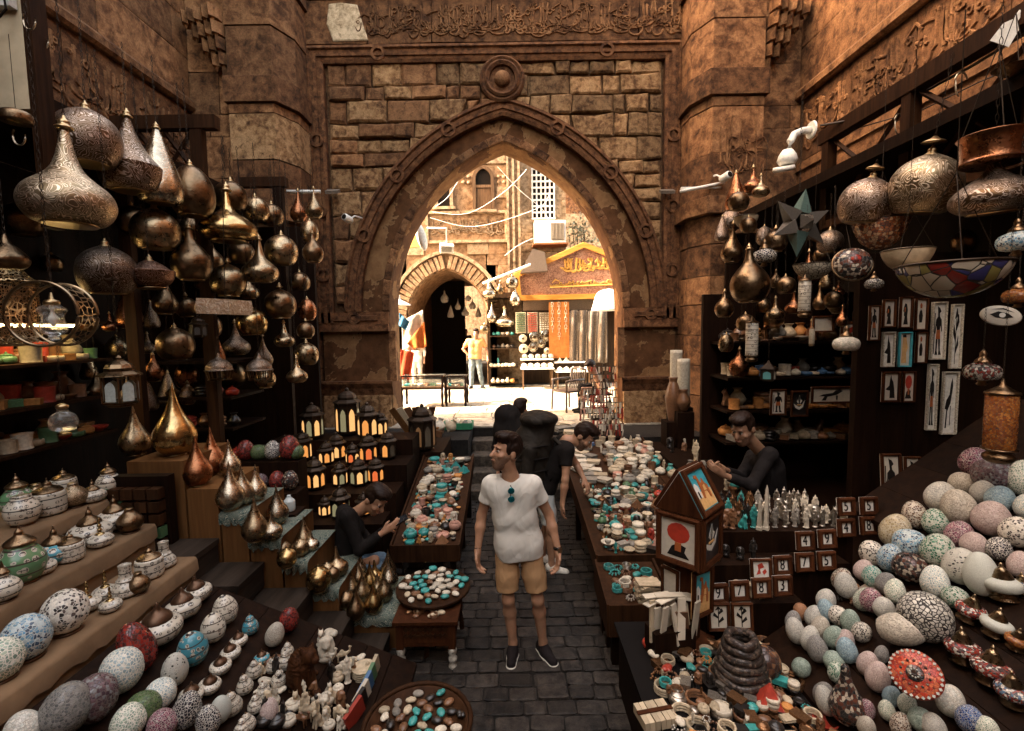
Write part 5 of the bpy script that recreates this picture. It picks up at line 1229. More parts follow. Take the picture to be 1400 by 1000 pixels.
for k,(px,pb,w_,z_,X_,bd,mt,ld,lb) in enumerate([(60,818,40,1.2,-2.8,'flat',PT['black'],'cap','white black ringed lamp between the green vase and globes'),(100,795,36,1.2,-2.78,'jar',PT['fine'],'cap','cream lidded jar in front of the star lamp'),(140,772,34,1.2,-2.76,'flat',PT[''],'tall','white lamp with brass spire in front of the cream flat lamp'),(180,745,34,1.2,-2.74,'drop',m_brassd,'none','dark bronze drop on the middle tier edge'),(128,690,34,1.38,-3.1,'flat',PT['fine'],'cap','cream lamp behind the star lamp on the top tier'),(150,676,32,1.38,-3.12,'vase',PT[''],'cap','small white vase lamp at the end of the top tier'),(48,660,38,1.38,-3.4,'drop',m_brass,'none','brass drop lamp behind the net jar'),(85,640,34,1.38,-3.45,'jar',PT['black'],'cap','black net jar at the back of the top tier'),(225,772,30,1.0,-2.42,'bottle',PT[''],'none','slim white bottle at the very end of the lower tier'),(150,815,30,1.0,-2.36,'flat',PT['black'],'tall','small black ringed lamp in front of the bottle vase'),(190,812,30,1.0,-2.34,'drop',m_brassd,'none','dark bronze drop before the bottle vase'),(10,850,46,1.2,-2.72,'drop',PT['black'],'cap','black ringed drop lamp above the pale green globe')]): tier_lamp(px,pb,w_,z_,X_,bd,mt,lb,ld)
tier_lamp(0,800,50,1.2,-2.75,'flat',PT['black'],'white lamp with black rings cut by the left edge')
# ---- right foreground: mosaic lamps with stacked bronze bodies, the red disc, the long egg, dark bottle
def stack_lamp(px, py, w, mat, label):
    b = on_ramp(px, py + w*.35, RZ); r = fit(w, px, b.y)/2*1.1; b.z += r*.5
    t = thing('mosaic_lamp', label, 'lamp', tuple(b), (0, R(-8), rnd.uniform(0, 6)), 'mosaic lamps with bronze lids on the right', r)
    MB().lathe([(.75,-.5),(.8,-.4),(.5,-.3),(.7,-.18),(.45,-.06),(.6,.0)], 24).build('foot', m_brassd, t, True)
    MB().lathe(smooth_prof([(.5,-.02),(.88,.12),(1,.42),(.92,.68),(.6,.86),(.5,.88)], 4), 32).build('body', mat, t, True)
    MB().lathe([(.56,.84),(.58,.9),(.5,1.0),(.52,1.03),(.42,1.14),(.44,1.17),(.33,1.3),(.35,1.33),(.2,1.48),(.1,1.6),(.12,1.7),(.03,1.85)], 24).build('lid', m_brass, t, True)
m_rw = mosaic('red_white_mosaic', ((.30,.03,.015),(.5,.46,.4),(.05,.03,.03),(.16,.02,.015)), (.06,.04,.03), 7, .06, .15); m_bw = mosaic('blue_red_white_mosaic', ((.06,.12,.20),(.5,.46,.4),(.22,.04,.03),(.03,.03,.04)), (.07,.06,.05), 7, .06, .15); m_am = mosaic('amber_mosaic', ((.28,.09,.015),(.20,.055,.012),(.35,.14,.03)), (.05,.02,.01), 6, .05, .2)
for (x, y, w, m, lb) in [(768,470,150,MO['plain pale'],'white lamp with blue tree and bronze lid at far right'),(738,612,125,MO['plain pale'],'plain white lamp with bronze lid below the blue tree lamp'),(645,560,118,m_rw,'red and white mosaic lamp beside the green tiled egg'),(622,700,140,m_rw,'red and black mosaic lamp right of the red disc'),(722,770,160,m_rw,'widest red and white mosaic lamp low at right'),(806,850,150,m_bw,'blue and white mosaic lamp in the right bottom corner'),(815,668,100,m_am,'orange and blue mosaic lamp at the right edge'),(840,470,90,m_bw,'white banded lamp cut by the right edge')]: stack_lamp(1080+x/2.632, 620+y/2.632, w/2.632, m, lb)
b = on_ramp(1250, 955, RZ); b = b + (CAM-b).normalized()*.16 + Vector((0,0,.12)); t = thing('mosaic_disc', 'round red mosaic disc lamp with white toothed rim', 'disc', tuple(b), (CAM-b+Vector((-.5,.2,.6))).to_track_quat('Z','Y').to_euler(), None, fit(84, 1255, b.y)/2)
m_redd = mosaic('red_disc_mosaic', ((.42,.045,.02),(.32,.03,.015),(.5,.12,.05)), (.12,.02,.012), 9, .05, .25)
MB().lathe([(.98,-.12),(1,-.02),(.9,.1),(.05,.2)], 40).build('disc', m_redd, t, True)
MB().lathe([(.34,.185),(.33,.20),(.05,.24)], 24).build('dark_centre', MO['dark mixed'], t, True)
for k in range(28): a = 2*PI*k/28; MB().obox((.92*math.cos(a), .92*math.sin(a), .105), (.10, .10, .05), (0, .1, a+PI/4)).build('rim_tooth', MO['plain pale'], t)
for k in range(14): a = 2*PI*k/14; MB().lathe([(.06,.0),(.055,.03),(.02,.05)], 8, (.52*math.cos(a), .52*math.sin(a), .145)).build('ring_bead', MO['dark mixed'], t, True)
for k in range(10): a = 2*PI*k/10; MB().lathe([(.04,.0),(.035,.03),(.01,.05)], 8, (.17*math.cos(a), .17*math.sin(a), .215)).build('centre_bead', MO['plain pale'], t, True)
b = on_ramp(1213, 880, RZ); o = put_mesh('mosaic_egg', egg_mesh(MO['speckled cream'], EGG, 'e'), None, (b.x-.06, b.y, b.z+.09), (R(10), R(68), R(-35)), (.08, .08, .11)); tag(o, 'longest floral cream egg lying on its side above the red disc', 'egg', 'eggs on the right hand slope')
b = on_ramp(1262, 868, RZ); o = put_mesh('mosaic_egg', egg_mesh(mosaic('white_tile_on_dark', ((.5,.47,.4),(.42,.40,.35)), (.02,.016,.014), 6, .12), EGGS, 'f'), None, tuple(b), (0, -.2, 1), .12); tag(o, 'dark egg with square white tiles behind the red disc', 'egg', 'eggs on the right hand slope')
b = on_ramp(1160, 985, RZ); o = MB().lathe(smooth_prof([(.3,0),(.8,.2),(1,.8),(.85,1.4),(.5,2.1),(.28,2.8),(.22,3.4),(.05,3.6)], 3), 20).build('mosaic_bottle', MO['dark mixed'], None, True, tuple(b), (0, -.1, 0)); o.scale = (.085,)*3; tag(o, 'dark brown mosaic bottle lamp below the small eggs', 'lamp')
# ================================================================ sculpted shapes: distance fields turned into one skin
def surfnet(F, org, h):
    S = F < 0; nx, ny, nz = F.shape
    cnt = np.zeros((nx-1, ny-1, nz-1), np.int8); pos = np.zeros((nx-1, ny-1, nz-1, 3), np.float32)
    def sl(a): return tuple(slice(o, n-1+o) for o, n in zip(a, F.shape))
    for ax in range(3):
        o = [b for b in range(3) if b != ax]
        for p in (0, 1):
            for q in (0, 1):
                a = [0,0,0]; a[o[0]] = p; a[o[1]] = q; b = list(a); b[ax] = 1
                fa, fb = F[sl(a)], F[sl(b)]; m = (fa < 0) != (fb < 0)
                t = np.where(m, fa/np.where(m, fa-fb, 1), 0); cnt += m
                for k in range(3): pos[..., k] += np.where(m, a[k] + (t if k == ax else 0), 0)
    act = cnt > 0; ids = -np.ones(act.shape, np.int64); I = np.argwhere(act); ids[act] = np.arange(len(I))
    V = (pos[act]/cnt[act][:, None] + I)*h + np.array(org)
    faces = []
    for ax in range(3):
        o = [(ax+1) % 3, (ax+2) % 3]; a = [slice(None)]*3; b = [slice(None)]*3; a[ax] = slice(0, -1); b[ax] = slice(1, None)
        m = S[tuple(a)] != S[tuple(b)]; E = np.argwhere(m)
        ok = np.all([(E[:, k] > 0) & (E[:, k] < F.shape[k]-1) for k in o], axis=0); E = E[ok]
        fl = S[tuple(E.T)]
        q = []
        for d0, d1 in ((-1,-1),(0,-1),(0,0),(-1,0)):
            c = E.copy(); c[:, o[0]] += d0; c[:, o[1]] += d1; q.append(ids[tuple(c.T)])
        q = np.stack(q, 1); q[~fl] = q[~fl][:, ::-1]; faces.append(q)
    return V, np.concatenate(faces)
class SDF:
    def __init__(s, lo, hi, h):
        s.h = h; s.lo = lo; ax = [np.arange(a, b+h, h, dtype=np.float32) for a, b in zip(lo, hi)]
        s.X, s.Y, s.Z = np.meshgrid(*ax, indexing='ij'); s.F = np.full(s.X.shape, 9.0, np.float32)
    def win(s, lo, hi, k):
        m = k + s.h*3; out = []
        for i in range(3):
            a = int(max(0, math.floor((lo[i]-m-s.lo[i])/s.h))); b = int(min(s.F.shape[i], math.ceil((hi[i]+m-s.lo[i])/s.h)+1)); out.append(slice(a, max(a+1, b)))
        return tuple(out)
    def join(s, d, k, w=Ellipsis):
        F = s.F[w]
        if k <= 0: s.F[w] = np.minimum(F, d)
        else:
            hh = np.clip(.5 + .5*(F-d)/k, 0, 1); s.F[w] = F*(1-hh) + d*hh - k*hh*(1-hh)
        return s
    def cone(s, a, b, r1, r2, k=.03, sq=None):
        rm = max(r1, r2); w = s.win([min(p, q)-rm for p, q in zip(a, b)], [max(p, q)+rm for p, q in zip(a, b)], k)
        ax, ay, az = a; bx, by, bz = b[0]-ax, b[1]-ay, b[2]-az; L = bx*bx+by*by+bz*bz + 1e-9
        px, py, pz = s.X[w]-ax, s.Y[w]-ay, s.Z[w]-az; t = np.clip((px*bx+py*by+pz*bz)/L, 0, 1)
        dx, dy, dz = px-t*bx, py-t*by, pz-t*bz
        return s.join(np.sqrt(dx*dx+dy*dy+dz*dz) - (r1+(r2-r1)*t), k, w)
    def ell(s, c, r, k=.03, rot=None, cut=False):
        rm = max(r); w = s.win([p-rm for p in c], [p+rm for p in c], k)
        px, py, pz = s.X[w]-c[0], s.Y[w]-c[1], s.Z[w]-c[2]
        if rot is not None:
            M_ = np.array((rot if isinstance(rot, Matrix) else Euler(rot).to_matrix()).transposed(), dtype=np.float32); px, py, pz = (M_[i,0]*px+M_[i,1]*py+M_[i,2]*pz for i in range(3))
        q = np.sqrt((px/r[0])**2 + (py/r[1])**2 + (pz/r[2])**2); d = (q-1)*min(r)
        if cut:
            hh = np.clip(.5 - .5*(s.F[w]+d)/max(k, 1e-4), 0, 1); s.F[w] = s.F[w]*(1-hh) - d*hh + k*hh*(1-hh); return s
        return s.join(d, k, w)
    def plane(s, p, n):
        """keep only the side of the plane that n points away from"""
        n = Vector(n).normalized(); np.maximum(s.F, (s.X-p[0])*n.x + (s.Y-p[1])*n.y + (s.Z-p[2])*n.z, out=s.F); return s
    def crease(s, amp, f=38.0, seed=0.0):
        m = np.abs(s.F) < amp*4 + s.h*2; X, Y, Z = s.X[m], s.Y[m], s.Z[m]; u = Z*f*.55 + 2.6*np.sin(X*9+seed) + 1.8*np.sin(Y*8+seed*1.7)
        s.F[m] += amp*(1.2*(1-np.abs(np.sin(u)))**2 - .4 + .7*np.sin(X*f*.5 + 2.2*np.sin(Z*8+seed*2) + Y*6)); return s
    def path(s, pts, rs, k=.03, sq=None):
        for i in range(len(pts)-1): s.cone(pts[i], pts[i+1], rs[i], rs[i+1], k, sq)
        return s
    def mesh(s, name, mat, smooth=True):
        V, Fc = surfnet(s.F, s.lo, s.h); me = bpy.data.meshes.new(name)
        me.from_pydata(V.tolist(), [], Fc.tolist()); me.materials.append(mat)
        me.polygons.foreach_set('use_smooth', [smooth]*len(me.polygons)); me.update(); return me
def project(p):
    q = CAMROT.transposed() @ (Vector(p) - CAM); return (W0/2 + FPX*q.x/-q.z, H0/2 - FPX*q.y/-q.z)
# ---------------------------------------------------------------- small wares, each mesh shared by its copies
def glaze(nm, c, rough=.35, namt=.3): return plain(nm, c, rough, vary=.25, nscale=3, namt=namt)
WC = {'turquoise': glaze('turquoise_ware', (.035,.24,.22)), 'white': glaze('alabaster_ware', (.52,.46,.36), .5), 'brown': glaze('brown_ware', (.16,.075,.035)), 'red': glaze('red_ware', (.30,.035,.02)), 'cream': glaze('cream_ware', (.42,.34,.23), .5), 'black': glaze('black_ware', (.015,.012,.010), .3), 'pink': glaze('pink_ware', (.42,.22,.16), .5), 'green': glaze('green_ware', (.06,.13,.06)), 'grey': glaze('grey_ware', (.20,.18,.15), .5), 'orange': glaze('orange_ware', (.45,.20,.06), .5), 'blue': glaze('blue_ware', (.05,.12,.24)), 'silver': plain('pewter_ware', (.42,.38,.32), .32, .9, namt=.5, nscale=5), 'bronze': plain('bronze_ware', (.20,.10,.045), .36, .8, namt=.5, nscale=5)}
_WM = {}
def ware_mesh(kind, cname):
    key = (kind, cname)
    if key in _WM: return _WM[key]
    m = WC[cname]; base = _WM.get(('geo', kind))
    if base is None:
        mb = MB()
        L = {'bowl': [(.35,0),(.45,.04),(.4,.1),(.8,.32),(1,.62),(.96,.66),(.82,.55),(.4,.25),(.05,.2)], 'jar': [(.5,0),(.85,.12),(1,.5),(.9,.85),(.6,1.0),(.62,1.06),(.66,1.1),(.4,1.22),(.12,1.3),(.14,1.42),(.03,1.5)], 'vase': [(.45,0),(.55,.06),(.9,.55),(.95,.9),(.6,1.45),(.38,1.7),(.42,1.95),(.6,2.1),(.5,2.1),(.3,1.9)], 'candle_cup': [(.8,0),(.85,.06),(.78,.3),(.85,1.5),(.9,1.6),(.75,1.6),(.7,1.2),(.05,1.15)], 'scarab': [(.9,0),(1,.2),(.9,.42),(.6,.58),(.2,.64),(.03,.65)], 'plate': [(.5,0),(.55,.03),(.95,.14),(1,.18),(.92,.18),(.5,.08),(.05,.08)], 'stacked_jar': [(.8,0),(1,.15),(1,.45),(.85,.6),(1.02,.68),(1.02,1.0),(.85,1.15),(1,1.22),(1,1.5),(.6,1.65),(.2,1.7),(.03,1.8)], 'ball': [(.3,0),(.8,.25),(1,.8),(.8,1.35),(.3,1.6),(.03,1.62)], 'tea_light': [(.8,0),(1,.1),(1,.55),(.85,.6),(.8,.45),(.05,.42)]}
        if kind in L: mb.lathe(smooth_prof(L[kind], 2), 14, sy=.72 if kind == 'scarab' else 1)
        elif kind == 'pyramid': mb.lathe([(1.25,0),(1.2,.05),(.02,1.5)], 4)
        elif kind == 'obelisk': mb.lathe([(.6,0),(.6,.3),(.36,.32),(.22,3.0),(.01,3.4)], 4)
        elif kind == 'box': mb.box(-1,1,-.7,.7,0,.62).box(-1.04,1.04,-.74,.74,.63,.85)
        elif kind == 'book':
            for j in range(4): mb.obox((rnd.uniform(-.1,.1), rnd.uniform(-.1,.1), .08+.14*j), (2.0, 1.5, .12), (0,0,rnd.uniform(-.15,.15)))
        elif kind == 'paper_pack': mb.obox((0,0,.12), (2.2,1.5,.2), (0,.04,0)).obox((.05,.05,.32), (2.0,1.4,.14), (.03,0,.2)).obox((-.05,.0,.46), (2.1,1.45,.1), (0,.06,-.15))
        elif kind == 'bracelet':
            for j in range(3): mb.tube([(math.cos(k*PI/7), math.sin(k*PI/7), .16+.3*j) for k in range(14)], .16, 6, closed=True)
        elif kind == 'bead_string':
            for k in range(18): a = k*.7; mb.lathe([(.02,-.16),(.14,-.1),(.17,0),(.14,.1),(.02,.16)], 6, (math.cos(a)*(1-.025*k), math.sin(a)*(.8-.02*k), .16+.02*k))
        elif kind == 'cat':
            s = SDF((-.8,-1.1,-.1), (.8,1.0,2.5), .085); s.path([(0,.35,.35),(0,.1,.95),(0,-.15,1.55)], [.52,.42,.3], .2).cone((-.2,-.45,.1),(-.14,-.25,1.1),.14,.14,.1).cone((.2,-.45,.1),(.14,-.25,1.1),.14,.14,.1).ell((0,-.3,1.85),(.3,.33,.3),.12).cone((-.18,-.2,2.05),(-.22,-.18,2.35),.1,.03,.06).cone((.18,-.2,2.05),(.22,-.18,2.35),.1,.03,.06).ell((0,-.55,1.75),(.13,.16,.12),.08).ell((-.35,.3,.2),(.28,.4,.24),.1).ell((.35,.3,.2),(.28,.4,.24),.1).path([(0,.8,.12),(.45,.6,.1),(.55,0,.1)],[.1,.09,.07],.05)
        elif kind == 'figurine':
            s = SDF((-.8,-.7,-.05), (.8,.7,4.1), .1); s.ell((0,0,.12),(.55,.5,.14),.02).cone((-.16,.0,.2),(-.18,0,1.5),.2,.24,.05).cone((.16,-.15,.2),(.18,0,1.5),.2,.24,.05).ell((0,0,1.55),(.42,.3,.42),.15).ell((0,0,2.3),(.44,.28,.6),.15).cone((-.5,0,2.75),(-.55,-.05,1.6),.14,.12,.1).cone((.5,0,2.75),(.4,-.4,2.1),.14,.12,.1).cone((-.35,0,2.78),(.35,0,2.78),.18,.18,.1).ell((0,-.05,3.25),(.24,.26,.3),.1).cone((-.28,.1,3.4),(-.3,-.05,2.75),.12,.16,.08).cone((.28,.1,3.4),(.3,-.05,2.75),.12,.16,.08).cone((0,.05,3.5),(0,.1,3.95),.2,.07,.08)
        elif kind == 'camel':
            s = SDF((-1.5,-.6,-.05), (1.7,.6,2.7), .09)
            for x in (-.7,.6):
                for y in (-.22,.22): s.cone((x,y,.05),(x,y,1.1),.1,.16,.08)
            s.ell((-.05,0,1.35),(.95,.36,.4),.1).ell((-.05,0,1.8),(.35,.24,.34),.15).path([(.8,0,1.35),(1.2,0,1.5),(1.3,0,2.1),(1.2,0,2.3)],[.24,.17,.14,.16],.1).cone((1.2,0,2.35),(1.5,0,2.25),.17,.1,.05).cone((-.95,0,1.45),(-1.1,0,.9),.07,.05,.05)
        elif kind == 'bust':
            s = SDF((-1,-.8,-.05), (1,.8,2.6), .085); s.ell((0,.05,.35),(.7,.42,.42),.05).cone((0,.05,.6),(0,-.02,1.2),.24,.22,.12).ell((0,-.05,1.55),(.36,.42,.46),.1).ell((0,-.45,1.5),(.09,.14,.13),.08).path([(-.4,.1,1.9),(-.5,.08,1.3),(-.42,-.08,.75)],[.2,.22,.2],.1).path([(.4,.1,1.9),(.5,.08,1.3),(.42,-.08,.75)],[.2,.22,.2],.1).ell((0,.12,1.95),(.48,.4,.3),.12).cone((0,-.42,1.15),(0,-.5,.85),.07,.09,.03)
        elif kind == 'heart_shell':
            s = SDF((-1.1,-.9,-.1), (1.1,.9,1.0), .09); s.ell((-.35,.1,.4),(.6,.5,.34),.12,(0,0,.5)).ell((.35,.1,.4),(.6,.5,.34),.12,(0,0,-.5)).ell((0,-.3,.35),(.4,.4,.28),.1)
        if kind in ('cat','figurine','camel','bust','heart_shell'):
            V, Fc = surfnet(s.F, s.lo, s.h); base = (V.tolist(), Fc.tolist(), True)
        else: base = (mb.v, mb.f, kind in L)
        _WM[('geo', kind)] = base
    me = bpy.data.meshes.new(kind); me.from_pydata(base[0], [], base[1]); me.materials.append(m)
    if base[2]: sharp(me, 55) if kind in ('bowl','jar','vase','candle_cup','plate','stacked_jar','tea_light') else me.polygons.foreach_set('use_smooth', [True]*len(me.polygons))
    me.update(); _WM[key] = me; return me
NICE = {'candle_cup': 'candle cup', 'stacked_jar': 'stacked jar', 'paper_pack': 'bundle of papyrus', 'bead_string': 'bead string', 'tea_light': 'tea light cup', 'heart_shell': 'carved shell', 'book': 'stack of booklets'}
PENDING = {}
def ware(kind, cname, loc, r, where, group, rot=None, desc=None):
    o = put_mesh(kind, ware_mesh(kind, cname), None, loc, rot or (0, 0, rnd.uniform(0, 6.28)), r)
    q = project(loc); PENDING.setdefault((where, group), []).append((o, desc or '%s %s' % (cname, NICE.get(kind, kind)), q[0], q[1], NICE.get(kind, kind))); return o
def label_wares():
    for (where, group), L in PENDING.items():
        for (o, d, x, y, c), lb in zip(L, auto_label([(d, x, y) for (o, d, x, y, c) in L], where)):
            c = ' '.join(c.split()[-2:]); tag(o, lb, c, group)
def scatter(T, x0, x1, y0, y1, pal, kinds, rr, where, group, keep=.93, zf=None):
    y = y0
    while y < y1:
        r0 = rnd.uniform(*rr); x = x0 + r0 + rnd.uniform(0, r0)
        while x < x1:
            r = rnd.uniform(*rr)
            if rnd.random() < keep:
                kd = rnd.choices([k for k, w in kinds], [w for k, w in kinds])[0]; c = rnd.choices([k for k, w in pal], [w for k, w in pal])[0]
                yy = y + rnd.uniform(-.3, .3)*r; z = zf(x, yy) if zf else tz(T, yy)
                q = r*{'figurine': .42, 'obelisk': .6, 'vase': .7, 'cat': .62, 'camel': .75, 'bust': .8, 'stacked_jar': .8, 'candle_cup': .7, 'book': .9, 'paper_pack': 1.0}.get(kd, .95)
                rot = None if kd not in ('cat','figurine','camel','bust','book','paper_pack') else (0, 0, rnd.uniform(-.7, .7) + (-.5 if x > 0 else .5))
                ware(kd, c, (x, yy, z+.001), q, where, group, rot)
                if kd in ('bowl','plate','tea_light') and rnd.random() < .45:   # nested pile
                    for j in range(rnd.randint(1, 2)): ware(kd, rnd.choice([c, 'white', 'cream']), (x, yy, z + q*(.34 if kd == 'bowl' else .2 if kd == 'plate' else .6)*(j+1)), q*.96, where, group)
            x += r*2*rnd.uniform(.80, .98)
        y += r0*2*.84
palR = [('turquoise', 3.6), ('white', 1.8), ('cream', 1.6), ('brown', 2.6), ('red', .8), ('black', 2.0), ('grey', 1.2), ('green', .8), ('pink', .6), ('bronze', 1.4)]
kindR = [('bowl', 3), ('jar', 2), ('scarab', 2.5), ('cat', 1.6), ('pyramid', 1), ('stacked_jar', 1.2), ('bracelet', 1.2), ('bust', 1.1), ('tea_light', 1.3), ('vase', .8), ('box', .8), ('figurine', 1.2), ('heart_shell', 1.1), ('bead_string', 1)]
scatter(RT, .78, 1.78, 4.08, 5.55, palR, kindR, (.050, .072), 'on the right table', 'small wares on the right table')
palA = [('white', 5), ('cream', 4), ('turquoise', 1.3), ('brown', 1), ('pink', 1), ('grey', 1)]
kindA = [('stacked_jar', 3), ('vase', 2.5), ('candle_cup', 2.5), ('jar', 2.5), ('bowl', 1), ('figurine', 1)]
scatter(RT, 1.15, 2.0, 5.6, 7.25, palA, kindA, (.065, .095), 'at the far end of the right table', 'alabaster wares at the far end of the right table', .9)
scatter(RT, .76, 1.1, 5.65, 7.2, [('grey', 3), ('cream', 2), ('blue', 1), ('white', 2)], [('paper_pack', 3), ('book', 3)], (.085, .11), 'beside the bending man', 'papers beside the bending man', .95)
scatter(TRY, .74, 1.15, 3.52, 3.92, [('turquoise', 5), ('brown', 2), ('white', 1.5), ('silver', 1.5), ('black', 1)], [('scarab', 4), ('bracelet', 2), ('bead_string', 3), ('heart_shell', 2)], (.036, .052), 'in the front tray', 'beads and stones in the front tray')
for k in range(3): ware('paper_pack', 'cream', (1.02, 3.50, .515+.05*k), .085, 'in the front tray', 'beads and stones in the front tray', (0, 0, .1*k), 'clear wrapped packet')
palL = [('turquoise', 2.6), ('white', 2.2), ('cream', 2), ('orange', 1.4), ('brown', 1.8), ('black', .8), ('pink', 1), ('grey', 1), ('red', .4)]
scatter(LT, -1.17, -.62, 4.62, 6.35, palL, [('bowl', 3), ('jar', 2.2), ('pyramid', 1.6), ('scarab', 1.5), ('cat', 1.2), ('stacked_jar', 2), ('tea_light', 1.5), ('bust', 1), ('plate', 1), ('candle_cup', .8)], (.052, .074), 'on the left table', 'small wares on the left table')
scatter(RT, .80, 1.80, 4.12, 5.5, palR, [('scarab', 3), ('tea_light', 2), ('bead_string', 2), ('bracelet', 1.5), ('pyramid', 1), ('cat', 1)], (.026, .040), 'among the right table wares', 'tiny wares on the right table', .55)
scatter(LT, -1.17, -.62, 4.66, 6.35, palL, [('scarab', 3), ('tea_light', 2), ('bowl', 1), ('pyramid', 1), ('bead_string', 1)], (.026, .040), 'among the left table wares', 'tiny wares on the left table', .6)
# alabaster cylinders and vases against the right pier
for (px, pyb, w, h, c, k, Y, zz, lb) in [(924,540,17,58,'white','c',7.2,1.55,'tall white alabaster cylinder by the pier'),(934,556,18,62,'white','c',7.0,1.5,'front white alabaster cylinder by the pier'),(920,575,22,60,'brown','v',6.9,1.0,'tall brown vase below the cylinders'),(934,562,20,30,'brown','j',6.8,1.3,'round brown vase right of the cylinders')]:
    b = at(px, pyb, Y=Y); r = fit(w, px, Y)/2; H = h*Y/FPX/r
    P = {'c': [(.98,0),(1,.1),(1,H-.1),(.9,H),(.5,H)], 'v': [(.5,0),(.6,.1),(.95,H*.4),(1,H*.6),(.6,H*.85),(.5,H*.9),(.6,H)], 'j': [(.5,0),(.95,H*.3),(1,H*.5),(.6,H*.85),(.7,H)]}[k]
    o = MB().lathe(smooth_prof(P, 3), 20).build('alabaster_vase', WC[c], None, True, tuple(b)); o.scale = (r,)*3; tag(o, lb, 'vase')
    t = thing('vase_plinth', 'dark plinth under the ' + lb.split(' by ')[0].split(' below ')[0].split(' right ')[0], 'plinth', (b.x, b.y, 0)); MB().box(-r*1.2, r*1.2, -r*1.2, r*1.2, 0, b.z-.002).build('block', m_dwood, t)
# ---------------------------------------------------------------- left foreground end of the ramp: carvings, books, basket
def rampz(x, y): return LZ(x) + .004
m_mane = wood('carved_brown_wood', (.018,.006,.0025), (.075,.028,.010), 3, .4)
b = on_ramp(412, 945, LZ); s = SDF((-.2,-.2,-.01), (.2,.2,.4), .010)
s.ell((0,.03,.09),(.085,.11,.10),.03).ell((0,-.01,.20),(.088,.088,.125),.04)
_a = np.arctan2(s.X, s.Z-.22); s.F += np.where(s.Z > .1, .007*np.sin(_a*26 + s.Z*40), 0)
s.ell((.035,-.075,.285),(.052,.06,.055),.015).ell((.05,-.13,.265),(.03,.03,.026),.012).cone((-.005,-.05,.325),(-.012,-.045,.352),.018,.008,.008).cone((.07,-.05,.325),(.078,-.045,.352),.018,.008,.008)
s.cone((-.045,-.095,.01),(-.04,-.05,.14),.03,.036,.02).cone((.05,-.095,.01),(.045,-.05,.14),.03,.036,.02).ell((-.045,-.12,.02),(.032,.04,.024),.01).ell((.05,-.12,.02),(.032,.04,.024),.01).path([(0,.13,.03),(.1,.13,.03),(.14,.05,.03)],[.022,.02,.022],.02)
o = put_mesh('wood_carving', s.mesh('wood_carving', m_mane), None, tuple(b), (0,0,.9), .82); tag(o, 'dark brown carved wooden lion with ribbed mane', 'carving')
LR = 'at the near end of the left slope'
for (px, py, k, c, r) in [(447,905,'bust','white',.075),(440,885,'cat','white',.06),(452,870,'heart_shell','white',.06),(470,925,'camel','white',.05),(405,968,'cat','cream',.05),(420,985,'camel','cream',.05),(437,972,'camel','white',.05),(455,962,'cat','cream',.05),(428,955,'bust','brown',.05),(388,985,'figurine','black',.03),(372,965,'jar','white',.045),(398,945,'figurine','brown',.035),(385,940,'cat','black',.045),(364,985,'figurine','black',.035),(445,990,'cat','white',.045),(465,985,'camel','cream',.045)]:
    p = on_ramp(px, py, LZ); ware(k, c, tuple(p), r, LR, 'carvings on the left slope', (0, 0, rnd.uniform(-.5, .8)))
for (px, py) in [(362+j*17+rnd.uniform(-6,6), 905+i*15+rnd.uniform(-5,5)) for i in range(7) for j in range(9)]:
    p = on_ramp(px, py, LZ)
    if p.x > -1.55 and p.x < -.80 and (px-412)**2+(py-925)**2 > 1100 and not (px > 470 and py > 935): ware(rnd.choice(['cat','camel','bust','heart_shell','jar','figurine']), rnd.choice(['white','cream','white','brown','black','cream']), tuple(p), rnd.uniform(.032,.05), 'among the carvings', 'small carvings on the left slope', (0,0,rnd.uniform(-.6,.9)))
for (px, py) in [(1085+j*22+rnd.uniform(-8,8), 775+i*16+rnd.uniform(-5,5)) for i in range(4) for j in range(6)]:
    p = on_ramp(px, py, lambda x: .7*x-.6)
    if 1.66 < p.x < 2.4 and p.y < 2.93: ware(rnd.choice(['box','box','bracelet','bead_string','tea_light']), rnd.choice(['brown','black','bronze','silver','cream','black']), tuple(p), rnd.uniform(.035,.055), 'between the number tiles and eggs', 'boxes behind the egg rows', (0,-.6,rnd.uniform(-.4,.4)))
for k, (c, nm) in enumerate([('red','red'),('black','dark'),('white','white'),('blue','blue'),('green','green'),('cream','pale')]):
    p = on_ramp(487 + k*5, 985 - k*12, LZ); o = MB().box(-.075,.075,-.012,.012,0,.11).mesh('book', WC[c]); q = put_mesh('booklet', o, None, (p.x, p.y, p.z+.0), (0, -.25, R(68)+k*.05)); tag(q, '%s backed booklet standing in the row near the basket' % nm, 'booklet', 'booklets by the basket')
p = on_ramp(497, 925, LZ)
for k in range(5): ware('plate', 'cream', (p.x, p.y, p.z+.014*k), .075, LR, 'carvings on the left slope')
bk = at(572, 985, z=.42); t = thing('round_basket', 'shallow round basket of scarab stones at the bottom', 'basket', (bk.x, bk.y-.02, 0))
MB().lathe([(.20,0),(.22,.02),(.24,.36),(.285,.39),(.30,.42),(.27,.42),(.26,.395),(.02,.39)], 28).build('basket_body', m_bwood, t, True); MB().tube([(.295*math.cos(k*PI/16), .295*math.sin(k*PI/16), .425) for k in range(32)], .014, 6, closed=True).build('rim', m_bwood, t, True)
for k in range(46):
    a = k*2.39996; rr = .25*math.sqrt((k+.5)/46); ware('scarab' if k % 3 else 'heart_shell', rnd.choice(['white','cream','black','grey','white','brown','turquoise']), (bk.x+rr*math.cos(a), bk.y-.02+rr*math.sin(a), .393+rnd.uniform(0,.012)), .034, 'in the round basket', 'stones in the round basket')
